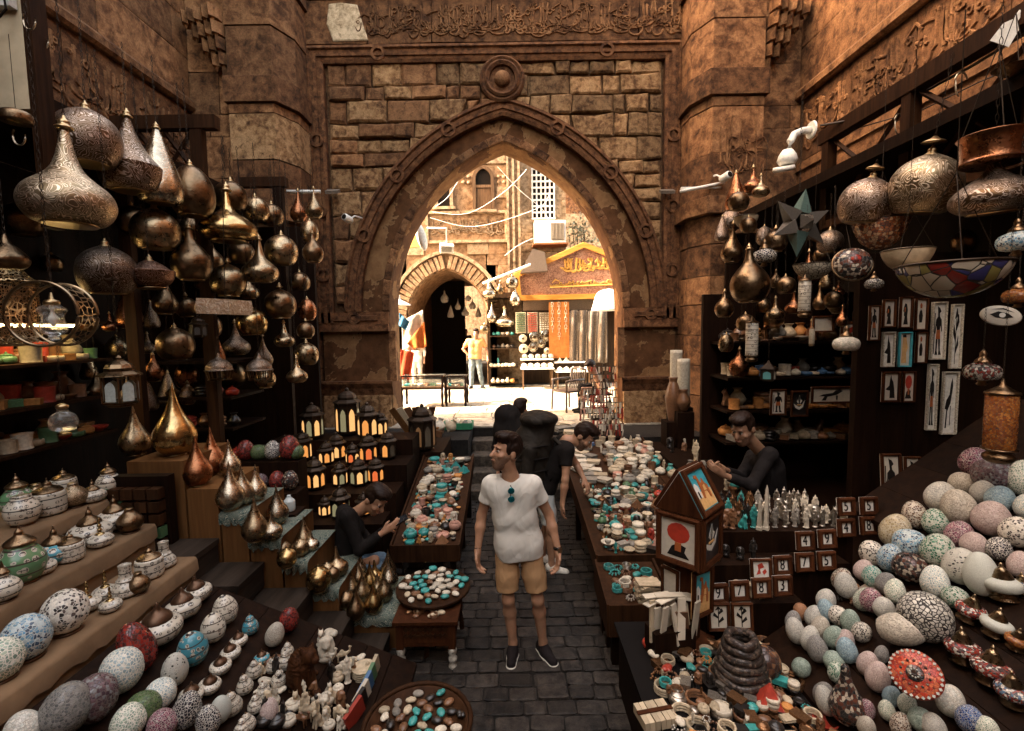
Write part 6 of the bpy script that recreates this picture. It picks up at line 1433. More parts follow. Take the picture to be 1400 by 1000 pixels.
# jewellery on the carved table, stones on the round table
cl = ct.location
for k in range(24):
    x = cl.x - w_*0 + rnd.uniform(-.17, .17); ware(rnd.choice(['bracelet','bead_string','bracelet','scarab']), rnd.choice(['silver','bronze','brown','bronze','cream']), (x, cl.y+rnd.uniform(.03,.34), .402), rnd.uniform(.022,.036), 'on the carved table', 'jewellery on the carved table')
rl = rt.location
for k in range(44):
    a = k*2.39996; rr = .27*math.sqrt((k+.5)/44); ware(rnd.choice(['scarab','heart_shell','tea_light']), rnd.choice(['turquoise','white','cream','turquoise','brown','white']), (rl.x+rr*math.cos(a), rl.y+rr*math.sin(a), .462+rnd.uniform(0,.01)), .036, 'on the round table', 'stones on the round table')
# ---------------------------------------------------------------- right heap of trinkets
HW, HG = 'in the right front heap', 'trinkets in the right front heap'
scatter(None, .78, 1.62, 1.75, 3.0, [('brown', 4), ('bronze', 2), ('cream', 2), ('white', 1.5), ('black', 1.5), ('red', 1), ('turquoise', .8), ('silver', 1)], [('bracelet', 2), ('box', 1.3), ('bowl', 1.5), ('jar', 1), ('bead_string', 1.8), ('book', .8), ('scarab', 1.4), ('figurine', 1.2), ('cat', .8), ('heart_shell', 1), ('tea_light', .8)], (.042, .064), HW, HG, .95, lambda x, y: .507)
scatter(None, .80, 1.58, 1.9, 2.9, [('brown', 3), ('bronze', 2), ('cream', 2.5), ('white', 2), ('black', 2), ('red', .6), ('turquoise', .6), ('silver', 1), ('orange', .6)], [('bracelet', 1), ('box', 1.6), ('bead_string', 1.8), ('book', .8), ('scarab', 1.4), ('figurine', 1), ('cat', .8), ('heart_shell', 1), ('tea_light', .8), ('bust', .6), ('jar', .6)], (.028, .045), 'on top of the right front heap', 'upper trinkets in the right front heap', .75, lambda x, y: .545)
m_rope = mosaic('dark_beaded_coil', ((.035,.02,.014),(.10,.07,.05),(.02,.014,.01)), (.015,.01,.008), 60, .06, .35)
p = at(1012, 935, z=.51); t = thing('beaded_coil', 'tall coil of dark beaded rope bracelets in the right heap', 'coil', tuple(p))
for k in range(7): MB().tube([((.145-.012*k)*math.cos(j*PI/12), (.145-.012*k)*math.sin(j*PI/12), .025+.042*k+.006*math.sin(j+k)) for j in range(24)], .024, 7, closed=True).build('coil_ring', m_rope, t, True)
p = at(918, 895, z=.51); t = thing('papyrus_stand', 'upright stand of wrapped white papyrus packets in the right heap', 'stand', tuple(p), (0,0,.2))
MB().box(-.14,.14,-.05,.09,0,.18).build('holder', m_dwood, t)
for k in range(10): MB().obox((-.13+.029*k, rnd.uniform(-.07,.04), .21+rnd.uniform(-.03,.05)), (.05,.012,.26), (rnd.uniform(-.15,.15), rnd.uniform(-.12,.12), rnd.uniform(-.5,.5))).build('packet', WC['white'] if k % 4 else WC['cream'], t)
for k in range(6): MB().obox((rnd.uniform(-.1,.1), rnd.uniform(-.02,.06), .35+.008*k), (.18,.05,.006), (0,0,rnd.uniform(-.8,.8))).build('loose_sheet', WC['white'], t)
p = at(1007, 895, Y=2.9); t = thing('eye_bead', 'round blue eye bead disc hanging in the right heap', 'bead disc', tuple(p), (R(80),0,R(-20)), None, .06)
for k, (r, z, c) in enumerate(((1,.0,'black'),(.55,.06,'blue'),(.4,.1,'white'),(.2,.14,'black'))): MB().lathe([(r,z),(r*.97,z+.06),(.02,z+.1)], 24).build(('disc','iris','ring','pupil')[k], WC[c], t, True)
p = at(1045, 925, z=.53); o = put_mesh('mosaic_ball', egg_mesh(mosaic('brown_ball_mosaic', ((.10,.045,.025),(.20,.10,.05),(.05,.025,.018)), (.02,.012,.01), 3, .06, .2), EGGS, 'f'), None, tuple(p), (0,0,0), .09); tag(o, 'large brown mosaic ball in the right heap', 'ball')
p = at(1052, 960, z=.56); t = thing('pyramid_box', 'red sided toy pyramid box in the right heap', 'box', tuple(p), (0,0,.5), None, .085); MB().lathe([(1,0),(.96,.04),(.02,1.3)], 4).build('body', WC['red'], t); MB().lathe([(1.05,-.08),(1.05,.0)], 4).build('base', WC['black'], t)
p = at(895, 985, z=.51); t = thing('card_bundle', 'bundle of pale cards tied with string in the right heap', 'bundle', tuple(p), (0,0,.2))
for k in range(6): MB().obox((-.075+.03*k, 0, .03), (.026,.14,.05), (0,rnd.uniform(-.1,.1),rnd.uniform(-.05,.05))).build('card', WC['cream'], t)
MB().box(-.10,.10,-.012,.012,.056,.062).build('string', m_frame, t)

# ================================================================ right side: frames, number tiles, hanging lamps
C_INK = plain('tile_ink_black', (.012,.010,.009), .5, bump=0, vary=0); C_KILT = plain('tile_ink_rust', (.34,.10,.03), .5, bump=0, vary=0); C_TILE = plain('tile_cream', (.55,.50,.41), .4, namt=.1, vary=.1); C_TEAL = plain('tile_teal', (.04,.30,.36), .45, bump=0, vary=0); C_SAND = plain('tile_sand', (.62,.36,.14), .5, bump=0, vary=0); C_WHITE = plain('tile_white', (.66,.63,.56), .4, bump=0, vary=0); C_RED = plain('tile_red', (.42,.04,.02), .45, bump=0, vary=0); C_BLK = plain('tile_black_ground', (.014,.012,.012), .35, bump=0, vary=0); C_SILV = plain('frame_mother_of_pearl', (.42,.38,.31), .35, nscale=90, namt=.8)
FIG = {
 'walker': [(C_INK, [(.42,.97),(.58,.95),(.72,.88),(.58,.84),(.60,.78),(.78,.72),(.86,.50),(.80,.48),(.70,.62),(.66,.52),(.36,.52),(.32,.62),(.24,.44),(.18,.46),(.26,.72),(.44,.78),(.42,.86),(.36,.99)]), (C_KILT, [(.35,.52),(.67,.52),(.72,.34),(.30,.34)]), (C_INK, [(.32,.34),(.46,.34),(.42,.12),(.50,.03),(.26,.03),(.32,.12)]), (C_INK, [(.54,.34),(.68,.34),(.72,.12),(.84,.03),(.60,.03),(.62,.12)]), (C_INK, [(.10,.05),(.13,.05),(.13,.85),(.10,.85)])],
 'bust': [(C_INK, [(.30,.05),(.80,.05),(.70,.35),(.74,.60),(.62,.82),(.42,.84),(.30,.70),(.24,.55),(.34,.50),(.32,.40),(.42,.34)]), (C_KILT, [(.36,.5),(.5,.55),(.48,.7),(.36,.68)])],
 'jackal': [(C_INK, [(.10,.40),(.40,.55),(.45,.80),(.52,.98),(.58,.80),(.70,.70),(.80,.40),(.85,.05),(.45,.05),(.46,.35),(.30,.36)])],
 'bird': [(C_INK, [(.2,.05),(.32,.05),(.36,.35),(.62,.50),(.78,.80),(.70,.95),(.58,.85),(.50,.65),(.25,.55),(.12,.40),(.28,.38)]), (C_INK, [(.6,.1),(.64,.1),(.64,.45),(.6,.45)])],
 'plant': [(C_INK, [(.47,.02),(.53,.02),(.53,.96),(.47,.96)]), (C_INK, [(.53,.2),(.85,.35),(.78,.5),(.53,.3)]), (C_INK, [(.47,.4),(.15,.55),(.22,.7),(.47,.5)]), (C_INK, [(.53,.6),(.82,.75),(.72,.88),(.53,.7)]), (C_INK, [(.3,.8),(.5,.98),(.7,.8),(.5,.86)])],
 'scarab': [(C_INK, [(.35,.2),(.65,.2),(.72,.45),(.62,.62),(.5,.68),(.38,.62),(.28,.45)]), (C_KILT, [(.42,.72),(.58,.72),(.62,.84),(.5,.92),(.38,.84)])],
 'camel': [(C_TEAL, [(0,.45),(1,.45),(1,1),(0,1)]), (C_SAND, [(0,0),(1,0),(1,.45),(0,.45)]), (C_WHITE, [(.04,.3),(.32,.3),(.32,.62),(.18,.72),(.04,.62)]), (C_INK, [(.14,.3),(.22,.3),(.22,.48),(.14,.48)]), (C_KILT, [(.38,.25),(.46,.25),(.52,.42),(.74,.42),(.78,.22),(.86,.22),(.88,.55),(.78,.62),(.72,.78),(.6,.66),(.54,.68),(.48,.9),(.34,.92),(.3,.84),(.42,.8),(.4,.55)]), (C_SAND, [(.55,.44),(.72,.44),(.70,.60),(.58,.58)])],
 'sun': [(C_RED, [(.5+.36*math.cos(k*.45), .68+.26*math.sin(k*.45)) for k in range(14)]), (C_INK, [(.15,.05),(.85,.05),(.7,.2),(.75,.35),(.5,.4),(.3,.3)]), (C_KILT, [(.4,.2),(.6,.2),(.6,.42),(.4,.42)])],
 'boat': [(C_WHITE, [(.06,.5),(.2,.3),(.5,.2),(.8,.34),(.95,.68),(.86,.6),(.7,.42),(.5,.34),(.25,.42)]), (C_WHITE, [(.3,.6),(.42,.5),(.46,.85),(.54,.85),(.56,.5),(.72,.64),(.6,.72),(.5,.92),(.4,.74)]), (C_SAND, [(.3,.42),(.7,.42),(.68,.47),(.32,.47)])],
 'swirl': [(C_RED, [(.2,.1),(.5,.2),(.45,.5),(.75,.6),(.6,.9),(.3,.75),(.35,.45)]), (C_RED, [(.7,.1),(.9,.3),(.8,.5),(.6,.3)])],
 'face': [(C_SAND, [(.2,.05),(.75,.05),(.7,.4),(.85,.55),(.65,.9),(.3,.9)]), (C_INK, [(.3,.9),(.65,.9),(.6,1),(.25,.98)])],
}
def framed(parent_or_none, loc, rot, w, h, fig, fmat=None, ground=None, fw=None, label=None, group=None, name='framed_tile', dep=.02):
    fm = fmat or m_frame; fw = fw or min(w, h)*.11
    t = thing(name, label, 'picture', loc, rot, group) if parent_or_none is None else parent_or_none
    def P(nm, mb, m, par=t):
        o = mb.build(nm, m, par)
        if parent_or_none is not None: o.matrix_local = Matrix.Translation(loc) @ Euler(rot).to_matrix().to_4x4()
        return o
    mb = MB(); mb.sweep([(0,0),(w,0),(w,h),(0,h)], [(0,0),(0,dep),(fw*.35,dep+.006),(fw,dep),(fw,0)], lambda u, v, d: (u-w/2, -d, v), True); P('frame', mb, fm)
    P('panel', MB().box(-w/2+.001, w/2-.001, -.004, .006, .001, h-.001), ground or C_TILE)
    iw, ih = w-2*fw, h-2*fw
    for k, (m, poly) in enumerate(FIG.get(fig, [])):
        q = [(fw - w/2 + iw*(.04+.92*x), fw + ih*(.03+.94*z)) for x, z in poly]
        P('painted_shape', MB().prism(q, -.0055-.0012*k, -.0035, 'y'), m)
    return t
def frame_px(x0, y0, x1, y1, Y, fig, label, fmat=None, ground=None, rot=(0,0,0), group='framed tiles on the shop board'):
    a, b = at(x0, y1, Y=Y), at(x1, y0, Y=Y); framed(None, ((a.x+b.x)/2, Y, a.z), rot, b.x-a.x, b.z-a.z, fig, fmat, ground, None, label, group)
FR = [(1186,418,1203,466,'walker','narrow framed tile of a walking figure at the board top left',None),(1205,410,1224,448,'bust','framed tile of a dark bust in the top row',None),(1228,406,1247,449,'bust','framed tile with black profile under the lotus bowl',None),(1249,408,1268,452,'scarab','framed scarab tile right of the black profile',None),(1270,413,1294,492,'walker','tall framed figure with rust kilt at the board centre',C_SILV),(1296,416,1316,504,'plant','tall pale frame with dark flowering plant',C_SILV),(1204,454,1223,502,'jackal','framed jackal tile in the middle row',C_SILV),(1226,454,1246,502,'face','framed profile tile with teal border',C_TEAL),(1250,454,1267,497,'scarab','framed tile with stacked dark circles',None),(1204,508,1230,550,'jackal','wide framed jackal head in the lower row',None),(1232,508,1251,550,'sun','small framed sun tile in the lower row',None),(1264,498,1282,588,'walker','long narrow frame of a walking figure low on the board',C_SILV),(1284,508,1310,594,'bird','tall framed dark bird at the lower right of the board',C_SILV)]
for k, (x0,y0,x1,y1,f,lb,fm) in enumerate(FR): frame_px(x0,y0,x1,y1, 4.13-.004*(k%2), f, lb, fm, C_WHITE if fm is C_SILV else None)
for (x0,y0,x1,y1,f,lb) in [(1206,622,1237,706,'walker','framed falcon headed figure beside the eggs'),(1238,626,1264,706,'walker','framed figure tile right of the falcon headed one'),(1266,630,1290,692,'jackal','dark framed tile half hidden behind the big eggs')]:
    frame_px(x0,y0,x1,y1,3.62,f,lb,None,None,(R(-6),0,0),'framed tiles beside the big eggs')
for (x0,y0,x1,y1,Y,f,lb) in [(1080,534,1105,570,5.5,'boat','long framed boat tile under the amber glasses'),(1108,528,1168,552,5.5,'bird','wide pale framed tile on the back shelf'),(1052,532,1075,568,5.5,'walker','framed figure tile behind the bending vendor'),(1148,440,1180,470,5.4,'swirl','dark framed tile left of the frame board'),(1110,432,1140,455,5.5,'','small blank framed tile in the back shop')]: frame_px(x0,y0,x1,y1,Y,f,lb,None,None if f!='boat' else C_BLK,(0,0,0),'framed tiles in the back shop')
# number tiles: 5 5 / 4 8 / 4 9 / 7 5 / 8 / 9 7 8 3
def number(px, py, d, Y, label):
    c = at(px, py, Y=Y); w = .128; t = framed(None, (c.x, Y, c.z-w/2), (R(-8), 0, R(4)), w, w*1.0, '', m_frame, C_WHITE, .026, label, 'framed number tiles', 'number_tile', .022)
    f = bpy.data.curves.new('digit', 'FONT'); f.body = d; f.size = .088; f.extrude = .0015; f.align_x = 'CENTER'; f.align_y = 'CENTER'; f.materials.append(C_INK)
    tmp = bpy.data.objects.new('digit_curve', f); me = bpy.data.meshes.new_from_object(tmp); bpy.data.objects.remove(tmp); bpy.data.curves.remove(f)
    if not me.materials: me.materials.append(C_INK)
    o = put_mesh('digit', me, t); o.location = (0, -.008, w/2); o.rotation_euler = (R(90), 0, 0); o.scale = (.8, 1.15, 1)
for (px,py,d,Y,lb) in [(1157,693,'5',3.36,'left number five tile in the top row of numbers'),(1188,692,'5',3.36,'right number five tile in the top row of numbers'),(1157,722,'4',3.32,'number four tile under the left number five'),(1188,719,'8',3.32,'number eight tile under the right number five'),(1101,740,'4',3.24,'number four tile left of the number nine'),(1131,737,'9',3.24,'number nine tile right of the number four'),(1100,769,'7',3.19,'number seven tile below the number four'),(1130,767,'5',3.19,'number five tile right of the number seven'),(1070,773,'8',3.19,'number eight tile left of the number seven'),(982,812,'9',3.03,'number nine tile first in the lowest row'),(1011,808,'7',3.03,'number seven tile second in the lowest row'),(1041,804,'8',3.03,'number eight tile third in the lowest row'),(1070,801,'3',3.03,'number three tile last in the lowest row')]: number(px, py, d, Y, lb)
frame_px(1026,765,1055,792,3.12,'swirl','red swirl framed tile left of the number eight',m_frame,C_WHITE,(R(-8),0,0),'framed number tiles')
for (x0,lb) in ((968,'left iron scroll tile in the heap'),(1000,'right iron scroll tile in the heap')): frame_px(x0,826,x0+30,862,2.98,'plant',lb,m_frame,C_CREAM if False else C_TILE,(R(-8),0,0),'scroll tiles above the heap')
# picture tower
YT = 3.02; tc = at(940, 840, Y=YT)
tw = thing('picture_tower', 'wooden tower of framed tile pictures with a gabled top', 'display tower', (tc.x, YT, .505), (0, 0, R(-45)))
hz = lambda py: at(940, py, Y=YT).z - .505
b0, b1, b2 = hz(762), hz(694), hz(640); bw = .145
MB().box(-bw+.006, bw-.006, -bw+.006, bw-.006, b0, b1).build('box_body', m_frame, tw)
MB().prism([(-bw-.01, b1+.004), (bw+.01, b1+.004), (0, b2)], -bw-.01, bw+.01, 'y').build('gable', m_frame, tw)
MB().box(-.06,.06,-.06,.06,0,b0).build('post', m_frame, tw); MB().box(-.13,.13,-.13,.13,0,.03).build('foot', m_frame, tw)
framed(tw, (0, -bw-.0, b0+.005), (0,0,0), 2*bw, b1-b0-.01, 'sun', m_frame, C_TILE)
framed(tw, (bw, 0, b0+.005), (0,0,R(90)), 2*bw, b1-b0-.01, 'boat', m_frame, C_BLK)
sl_ = math.atan2(bw+.01, b2-b1); Ls = math.hypot(bw+.01, b2-b1)
for par, f in (((bw+.012, 0, b1+.008), 'camel'),): framed(tw, par, Euler((-sl_, 0, R(90)), 'XYZ'), 2*bw, Ls, f, m_frame, C_TEAL)
framed(tw, (-bw-.012, 0, b1+.008), Euler((-sl_, 0, R(-90)), 'XYZ'), 2*bw, Ls, 'swirl', m_frame, C_TILE)
framed(tw, (.105, -.03, b0-.34), (0,0,R(75)), .19, .31, 'camel', m_frame, C_SAND)
framed(tw, (-.07, -.1, b0-.36), (0,0,R(-10)), .13, .30, '', m_frame, C_TILE)
for k in range(5): MB().obox((-.05+.02*k, -.12-.01*k, .14+.01*k), (.10, .008, .26), (R(14), R(10-4*k), R(8*k))).build('leaning_sheet', WC['cream'] if k % 2 else WC['brown'], tw)
# ---------------------------------------------------------------- figurines on the stepped shelf
FW_, FG_ = 'on the figurine shelf', 'figurines on the dark stepped shelf'
x = 1.62; 
for row, y in enumerate((3.46, 3.54, 3.62, 3.70, 3.78, 3.86)):
    x = 1.40 + .02*(row % 2)
    while x < 2.46:
        pal = ['silver','silver','white','grey','silver','white'] if x > 1.82 + .03*row else ['bronze','brown','bronze','black','brown','turquoise']
        k = rnd.choice(['figurine','figurine','figurine','cat','obelisk','bust']) if x > 1.8 else rnd.choice(['figurine','bust','cat','figurine'])
        r = rnd.uniform(.036, .046)*{'cat': 1.2, 'bust': 1.3, 'obelisk': .9}.get(k, 1)
        ware(k, rnd.choice(pal), (x, y+rnd.uniform(-.015,.015), 1.083), r, FW_, FG_, (0,0,rnd.uniform(-.6,.3))); x += rnd.uniform(.062, .085)
for x in np.arange(1.36, 2.3, .085): 
    if x < 1.72: ware(rnd.choice(['figurine','bust','cat','figurine']), rnd.choice(['bronze','brown','black','bronze']), (x, 3.31+rnd.uniform(-.03,.03), .923), .042, FW_, FG_, (0,0,rnd.uniform(-.6,.3)))
for x in np.arange(1.34, 1.72, .09): ware(rnd.choice(['cat','bust','box']), rnd.choice(['cream','white','brown']), (x, 3.14, .743), .05, FW_, FG_, (0,0,rnd.uniform(-.4,.4)))
for (px, h) in ((1041, .30), (1032, .2)):
    p = at(px, 702, Y=3.5); o = MB().lathe([(.028,0),(.028,.02),(.02,.03),(.012,h),(.001,h+.04)], 4).build('obelisk', WC['white'], None, False, (p.x, 3.43, 1.083)); tag(o, '%s white stone obelisk at the front of the figurines' % ('tall' if h > .25 else 'short'), 'obelisk')
# back shelves on the right: mugs, glasses, boxes
BW, BG = 'on the back shelves at right', 'goods on the right back shelves'
for z, kinds, pal in ((1.21, ['box','jar','stacked_jar'], ['brown','black','cream','grey']), (1.59, ['tea_light','candle_cup'], ['orange','red','orange','brown']), (1.99, ['candle_cup','tea_light','jar'], ['white','orange','blue','cream']), (2.41, ['plate','bowl','candle_cup'], ['cream','white','brown'])):
    x = 2.68
    while x < 4.4: ware(rnd.choice(kinds), rnd.choice(pal), (x, 5.72+rnd.uniform(-.04,.04), z), rnd.uniform(.05,.085), BW, BG); x += rnd.uniform(.09,.125)
# dim goods near the far right pier (hanging and stacked)
for k in range(26):
    x, y = rnd.uniform(2.15, 2.9), rnd.uniform(4.6, 6.9); ware(rnd.choice(['figurine','vase','obelisk','candle_cup','bust','stacked_jar']), rnd.choice(['brown','white','black','grey','cream','turquoise']), (x, y, .622 if x > 2.62 else .86), rnd.uniform(.05,.075), 'by the right back shop', 'goods beside the vendor')
t = thing('goods_bench', 'dark bench of goods between the right table and back shop', 'bench', (2.3, 5.8, 0)); MB().box(-.27,.3,-1.3,1.3,.8,.858).build('bench_top', m_dwood, t)
for sx in (-.22,.25):
    for sy in (-1.2,1.2): MB().box(sx-.03,sx+.03,sy-.03,sy+.03,0,.8).build('leg', m_dwood, t)
# left lit shelves
SW, SG = 'on the lit left shelves', 'goods on the lit left shelves'
for z in (1.552, 1.952, 2.352):
    y = 3.35
    while y < 5.2: ware(rnd.choice(['box','jar','candle_cup','bowl','tea_light']), rnd.choice(['cream','orange','brown','white','green','red']), (-4.6+rnd.uniform(-.05,.05), y, z), rnd.uniform(.06,.1), SW, SG); y += rnd.uniform(.11,.15)
for z in (1.202, 1.552, 1.902):
    x = -3.85
    while x < -3.15: ware(rnd.choice(['vase','stacked_jar','jar']), rnd.choice(['black','brown','red','bronze']), (x, 5.35, z), .07, 'deep in the lamp shop', 'goods deep in the lamp shop'); x += .17
# dark glass eggs behind the brass stand
DE = [(335,590,26,30,'red glass'),(352,575,24,30,'moss green'),(372,590,24,30,'dark net'),(352,605,26,30,'purple'),(395,582,30,42,'red glass'),(377,612,24,28,'red glass'),(330,612,24,28,'dark net'),(404,572,22,38,'moss green'),(395,618,24,32,'dark mixed')]
it = auto_label([('dim %s egg' % a[4], a[0], a[1]) for a in DE], 'on the dark egg shelf')
t = thing('egg_shelf', 'dark stepped shelf of dim glass eggs behind the brass stand', 'display shelf', (-2.35, 4.75, 0)); MB().box(-.5,.18,-.05,.15,0,1.30).box(-.5,.25,-.28,-.05,0,1.05).build('step_box', m_dwood, t)
for a, lb in zip(DE, it):
    up = a[1] < 600; Y = 4.80 if up else 4.60; p = at(a[0], a[1]+a[3]*.4, Y=Y); p.z = 1.302 if up else 1.052; o = put_mesh('glass_egg', egg_mesh(MO[a[4]], EGG, 'e'), None, tuple(p), (0,0,rnd.uniform(0,6)), fit(a[2],a[0],Y)/2); tag(o, lb, 'egg', 'dim glass eggs')
p = at(396, 698, Y=4.2); o = MB().lathe(smooth_prof([(.8,0),(1,.1),(1,1.6),(.8,2.0),(.35,2.5),(.35,2.8),(.1,2.85)],3), 16).build('water_bottle', plain('pale_plastic', (.42,.45,.43), .25), None, True, tuple(p)); o.scale=(.05,)*3; tag(o, 'pale plastic water bottle behind the brass lamps', 'bottle')
t = thing('bottle_stool', 'dark block under the water bottle behind the brass lamps', 'block', (p.x, p.y, 0)); MB().box(-.1,.1,-.1,.1,0,p.z-.002).build('block_body', m_dwood, t)
# carton of soaps left of the plywood stand (dark stacked boxes)
t = thing('box_rack', 'dark rack of small patterned boxes beside the plywood stand', 'rack', (-2.85, 3.58, 0)); MB().box(-.34,.20,-.02,.06,0,1.52).build('rack_back', m_dwood, t)
for i in range(5):
    for j in range(8): MB().box(-.31+.1*i,-.225+.1*i,-.09,-.02,.66+.1*j,.74+.1*j).build('patterned_box', [WC['brown'],WC['black'],WC['cream'],WC['green'],WC['bronze']][rnd.randrange(5)] if rnd.random()<.35 else m_bwood, t)
# ---------------------------------------------------------------- hanging lamps, right
RGp = 'lamps hanging over the right stall'; ZR = zb
hang_lamp(1177,276,70,'globe',3.7,m_engd,'engraved dark brass globe nearest the white floodlight',zb-.9,True,.2,RGp,dish=True)
hang_lamp(1258,254,94,'globe',3.45,m_eng,'large engraved brass globe in the middle on the right',zb-.1,True,.15,RGp,dish=True)
hang_lamp(1358,268,116,'flat',2.95,m_engd,'huge engraved bronze vessel lamp at the right edge',zb,True,.1,RGp)
p = at(1356, 226, Y=2.95); t = thing('copper_pot', 'copper pot with flared rim above the huge bronze vessel', 'pot', tuple(p), (0,0,0), None, .155); MB().lathe(smooth_prof([(.9,0),(1.05,.1),(.95,.2),(1,.9),(1.1,1.1),(1.0,1.1),(.9,.9),(.85,.25)],3), 28).build('pot_body', m_cop, t, True)
for a in (0, 2.1, 4.2): MB().tube([(math.cos(a),math.sin(a),1.1),(0,0,4.5)], .02, 4).build('chain', m_iron, t)
def bowl_lamp(px, py, w, h, Y, mat, label, tilt=0, rim=True, top=None):
    c = at(px, py, Y=Y); r = fit(w, px, Y)/2; dz = h*Y/FPX/r
    t = thing('bowl_lamp', label, 'lamp', (c.x, c.y, c.z-dz*r*.5), (tilt, 0, rnd.uniform(0,6)), RGp, r)
    MB().lathe(smooth_prof([(.06,0),(.35,dz*.06),(.7,dz*.32),(.92,dz*.7),(1,dz),(.97,dz),(.88,dz*.7),(.6,dz*.36),(.05,dz*.12)],3), 36).build('bowl', mat, t, True)
    MB().tube([(math.cos(k*PI/16),math.sin(k*PI/16),dz) for k in range(32)], .03, 6, closed=True).build('rim', m_lfr, t, True)
    for a in (.3, 2.4, 4.5): MB().tube([(math.cos(a),math.sin(a),dz),(0,0,dz+2.0)], .012, 4).build('chain', m_iron, t)
    MB().tube([(0,0,dz+2.0),(0,0,max(dz+2.1,(zb-c.z)/r))], .012, 4).build('hanger', m_iron, t)
m_lotus = mosaic('lotus_stained_glass', ((.62,.54,.42),(.30,.26,.08),(.25,.03,.02),(.55,.48,.38),(.05,.05,.16),(.6,.52,.4)), (.02,.015,.01), 3.2, .035, .2)
bowl_lamp(1300,385,166,44,2.9,m_lotus,'wide stained glass bowl lamp with lotus petals')
bowl_lamp(1240,357,76,28,3.3,WC['cream'],'cream bowl lamp left of the lotus bowl')
bowl_lamp(1203,322,80,38,3.7,mosaic('amber_bowl_mosaic', ((.30,.10,.04),(.45,.28,.16),(.14,.05,.03)), (.03,.015,.01), 9, .05, .2),'amber mosaic bowl lamp under the dark globe')
bowl_lamp(1112,372,58,20,4.6,mosaic('pale_leaded_glass', ((.55,.5,.4),(.42,.38,.30)), (.02,.015,.01), 5, .06, .3),'small leaded glass shade deep on the right')
bowl_lamp(1020,305,34,16,5.2,WC['cream'],'little cream bowl lamp under the right rafters')
c = at(1165,362,Y=3.6); t = thing('mosaic_dome', 'dark mosaic dome shade facing the alley with red centre', 'lamp', tuple(c), (R(70),0,R(-20)), RGp, fit(56,1165,3.6)/2)
MB().lathe(smooth_prof([(1,0),(.97,.2),(.8,.5),(.5,.72),(.05,.8)],3), 32).build('dome', MO['dark mixed'], t, True); MB().tube([(1.02*math.cos(k*PI/16),1.02*math.sin(k*PI/16),0) for k in range(32)], .06, 6, closed=True).build('rim', m_brassd, t, True); MB().lathe([(.3,.76),(.25,.82),(.03,.86)], 16).build('red_centre', MO['red glass'], t, True); MB().tube([(0,1.0,0),(0,4.0,-.8)], .02, 4).build('hanger', m_iron, t)
def pendant(px, py, w, Y, mat, label, asp=.6):
    c = at(px, py, Y=Y); r = fit(w, px, Y)/2
    t = thing('mosaic_pendant', label, 'lamp', (c.x, c.y, c.z-asp*r), (0,0,0), RGp, r)
    MB().lathe(smooth_prof([(.3,0),(.8,.15*asp),(1,.9*asp),(.85,1.55*asp),(.45,1.9*asp),(.4,2*asp)],3), 26).build('globe', mat, t, True); MB().lathe(smooth_prof([(.45,2*asp-.02),(.4,2*asp+.15),(.18,2*asp+.4),(.2,2*asp+.6),(.04,2*asp+.9)],2), 14).build('cap', m_brassd, t, True); MB().lathe([(.2,-.35),(.32,-.25),(.2,-.1),(.3,.02)], 14).build('drop', m_brassd, t, True)
    chain_mesh(min(9, (zb-c.z)/r-1), .04, .22).build('chain', m_iron, t, False, (0,0,2*asp+.8))
pendant(1157,470,40,3.9,MO['white'],'pale mosaic pendant lamp hanging before the amber glasses')
pendant(1343,508,58,3.0,mosaic('white_red_pendant', ((.5,.45,.38),(.20,.03,.02),(.4,.36,.3),(.05,.04,.03)), (.02,.015,.012), 6, .07, .15),'white and red mosaic pendant right of the frames')
pendant(1390,330,62,2.8,MO['sky blue'],'blue and white mosaic pendant at the right edge')
pendant(1392,405,50,3.2,m_am,'amber mosaic pendant under the blue one at right edge')
pendant(1195,388,28,4.0,MO['dark net'],'small black and white net pendant ball')
pendant(1045,350,34,5.0,MO['dark net'],'dark net pendant ball left of the star lamp')
hang_lamp(1026,385,50,'bottle',4.8,m_brassd,'dark flask shaped lamp in the right shadows',zb-.9,True,0,RGp)
for k,(px,py,w_,kd,m_,lb) in enumerate([(1010,275,26,'globe',m_brassd,'small dim globe highest under the right rafters'),(1040,262,22,'squat',m_brass,'small drop lamp beside the floodlight base'),(1060,330,30,'ball',m_brassd,'dim ball lamp left of the star lamp'),(1000,345,28,'tear',m_brassd,'dim teardrop lamp next to the right pier'),(1075,390,26,'globe',m_brassd,'dim globe below the star lamp'),(1135,330,34,'globe',m_engd,'engraved dim globe right of the star lamp'),(1060,430,24,'squat',m_brass,'little drop lamp between the two lace cylinders'),(990,420,24,'bottle',m_brassd,'dim bottle lamp above the alabaster cylinders'),(1140,410,26,'ball',m_brassd,'dim ball lamp right of the lace cylinder'),(1320,330,40,'globe',m_brassd,'dim globe above the lotus bowl'),(1225,300,36,'tear',m_brassd,'dim teardrop between the two engraved globes'),(1310,450,34,'globe',m_brassd,'dim globe under the lotus bowl at right')]):
    hang_lamp(px,py,w_,kd,4.6+.25*(k%4),m_,lb,zb-.6,True,0,RGp)
hang_lamp(1010,500,26,'bottle',5.4,m_cop,'little red copper flask deep on the right',zb-.9,True,0,RGp)
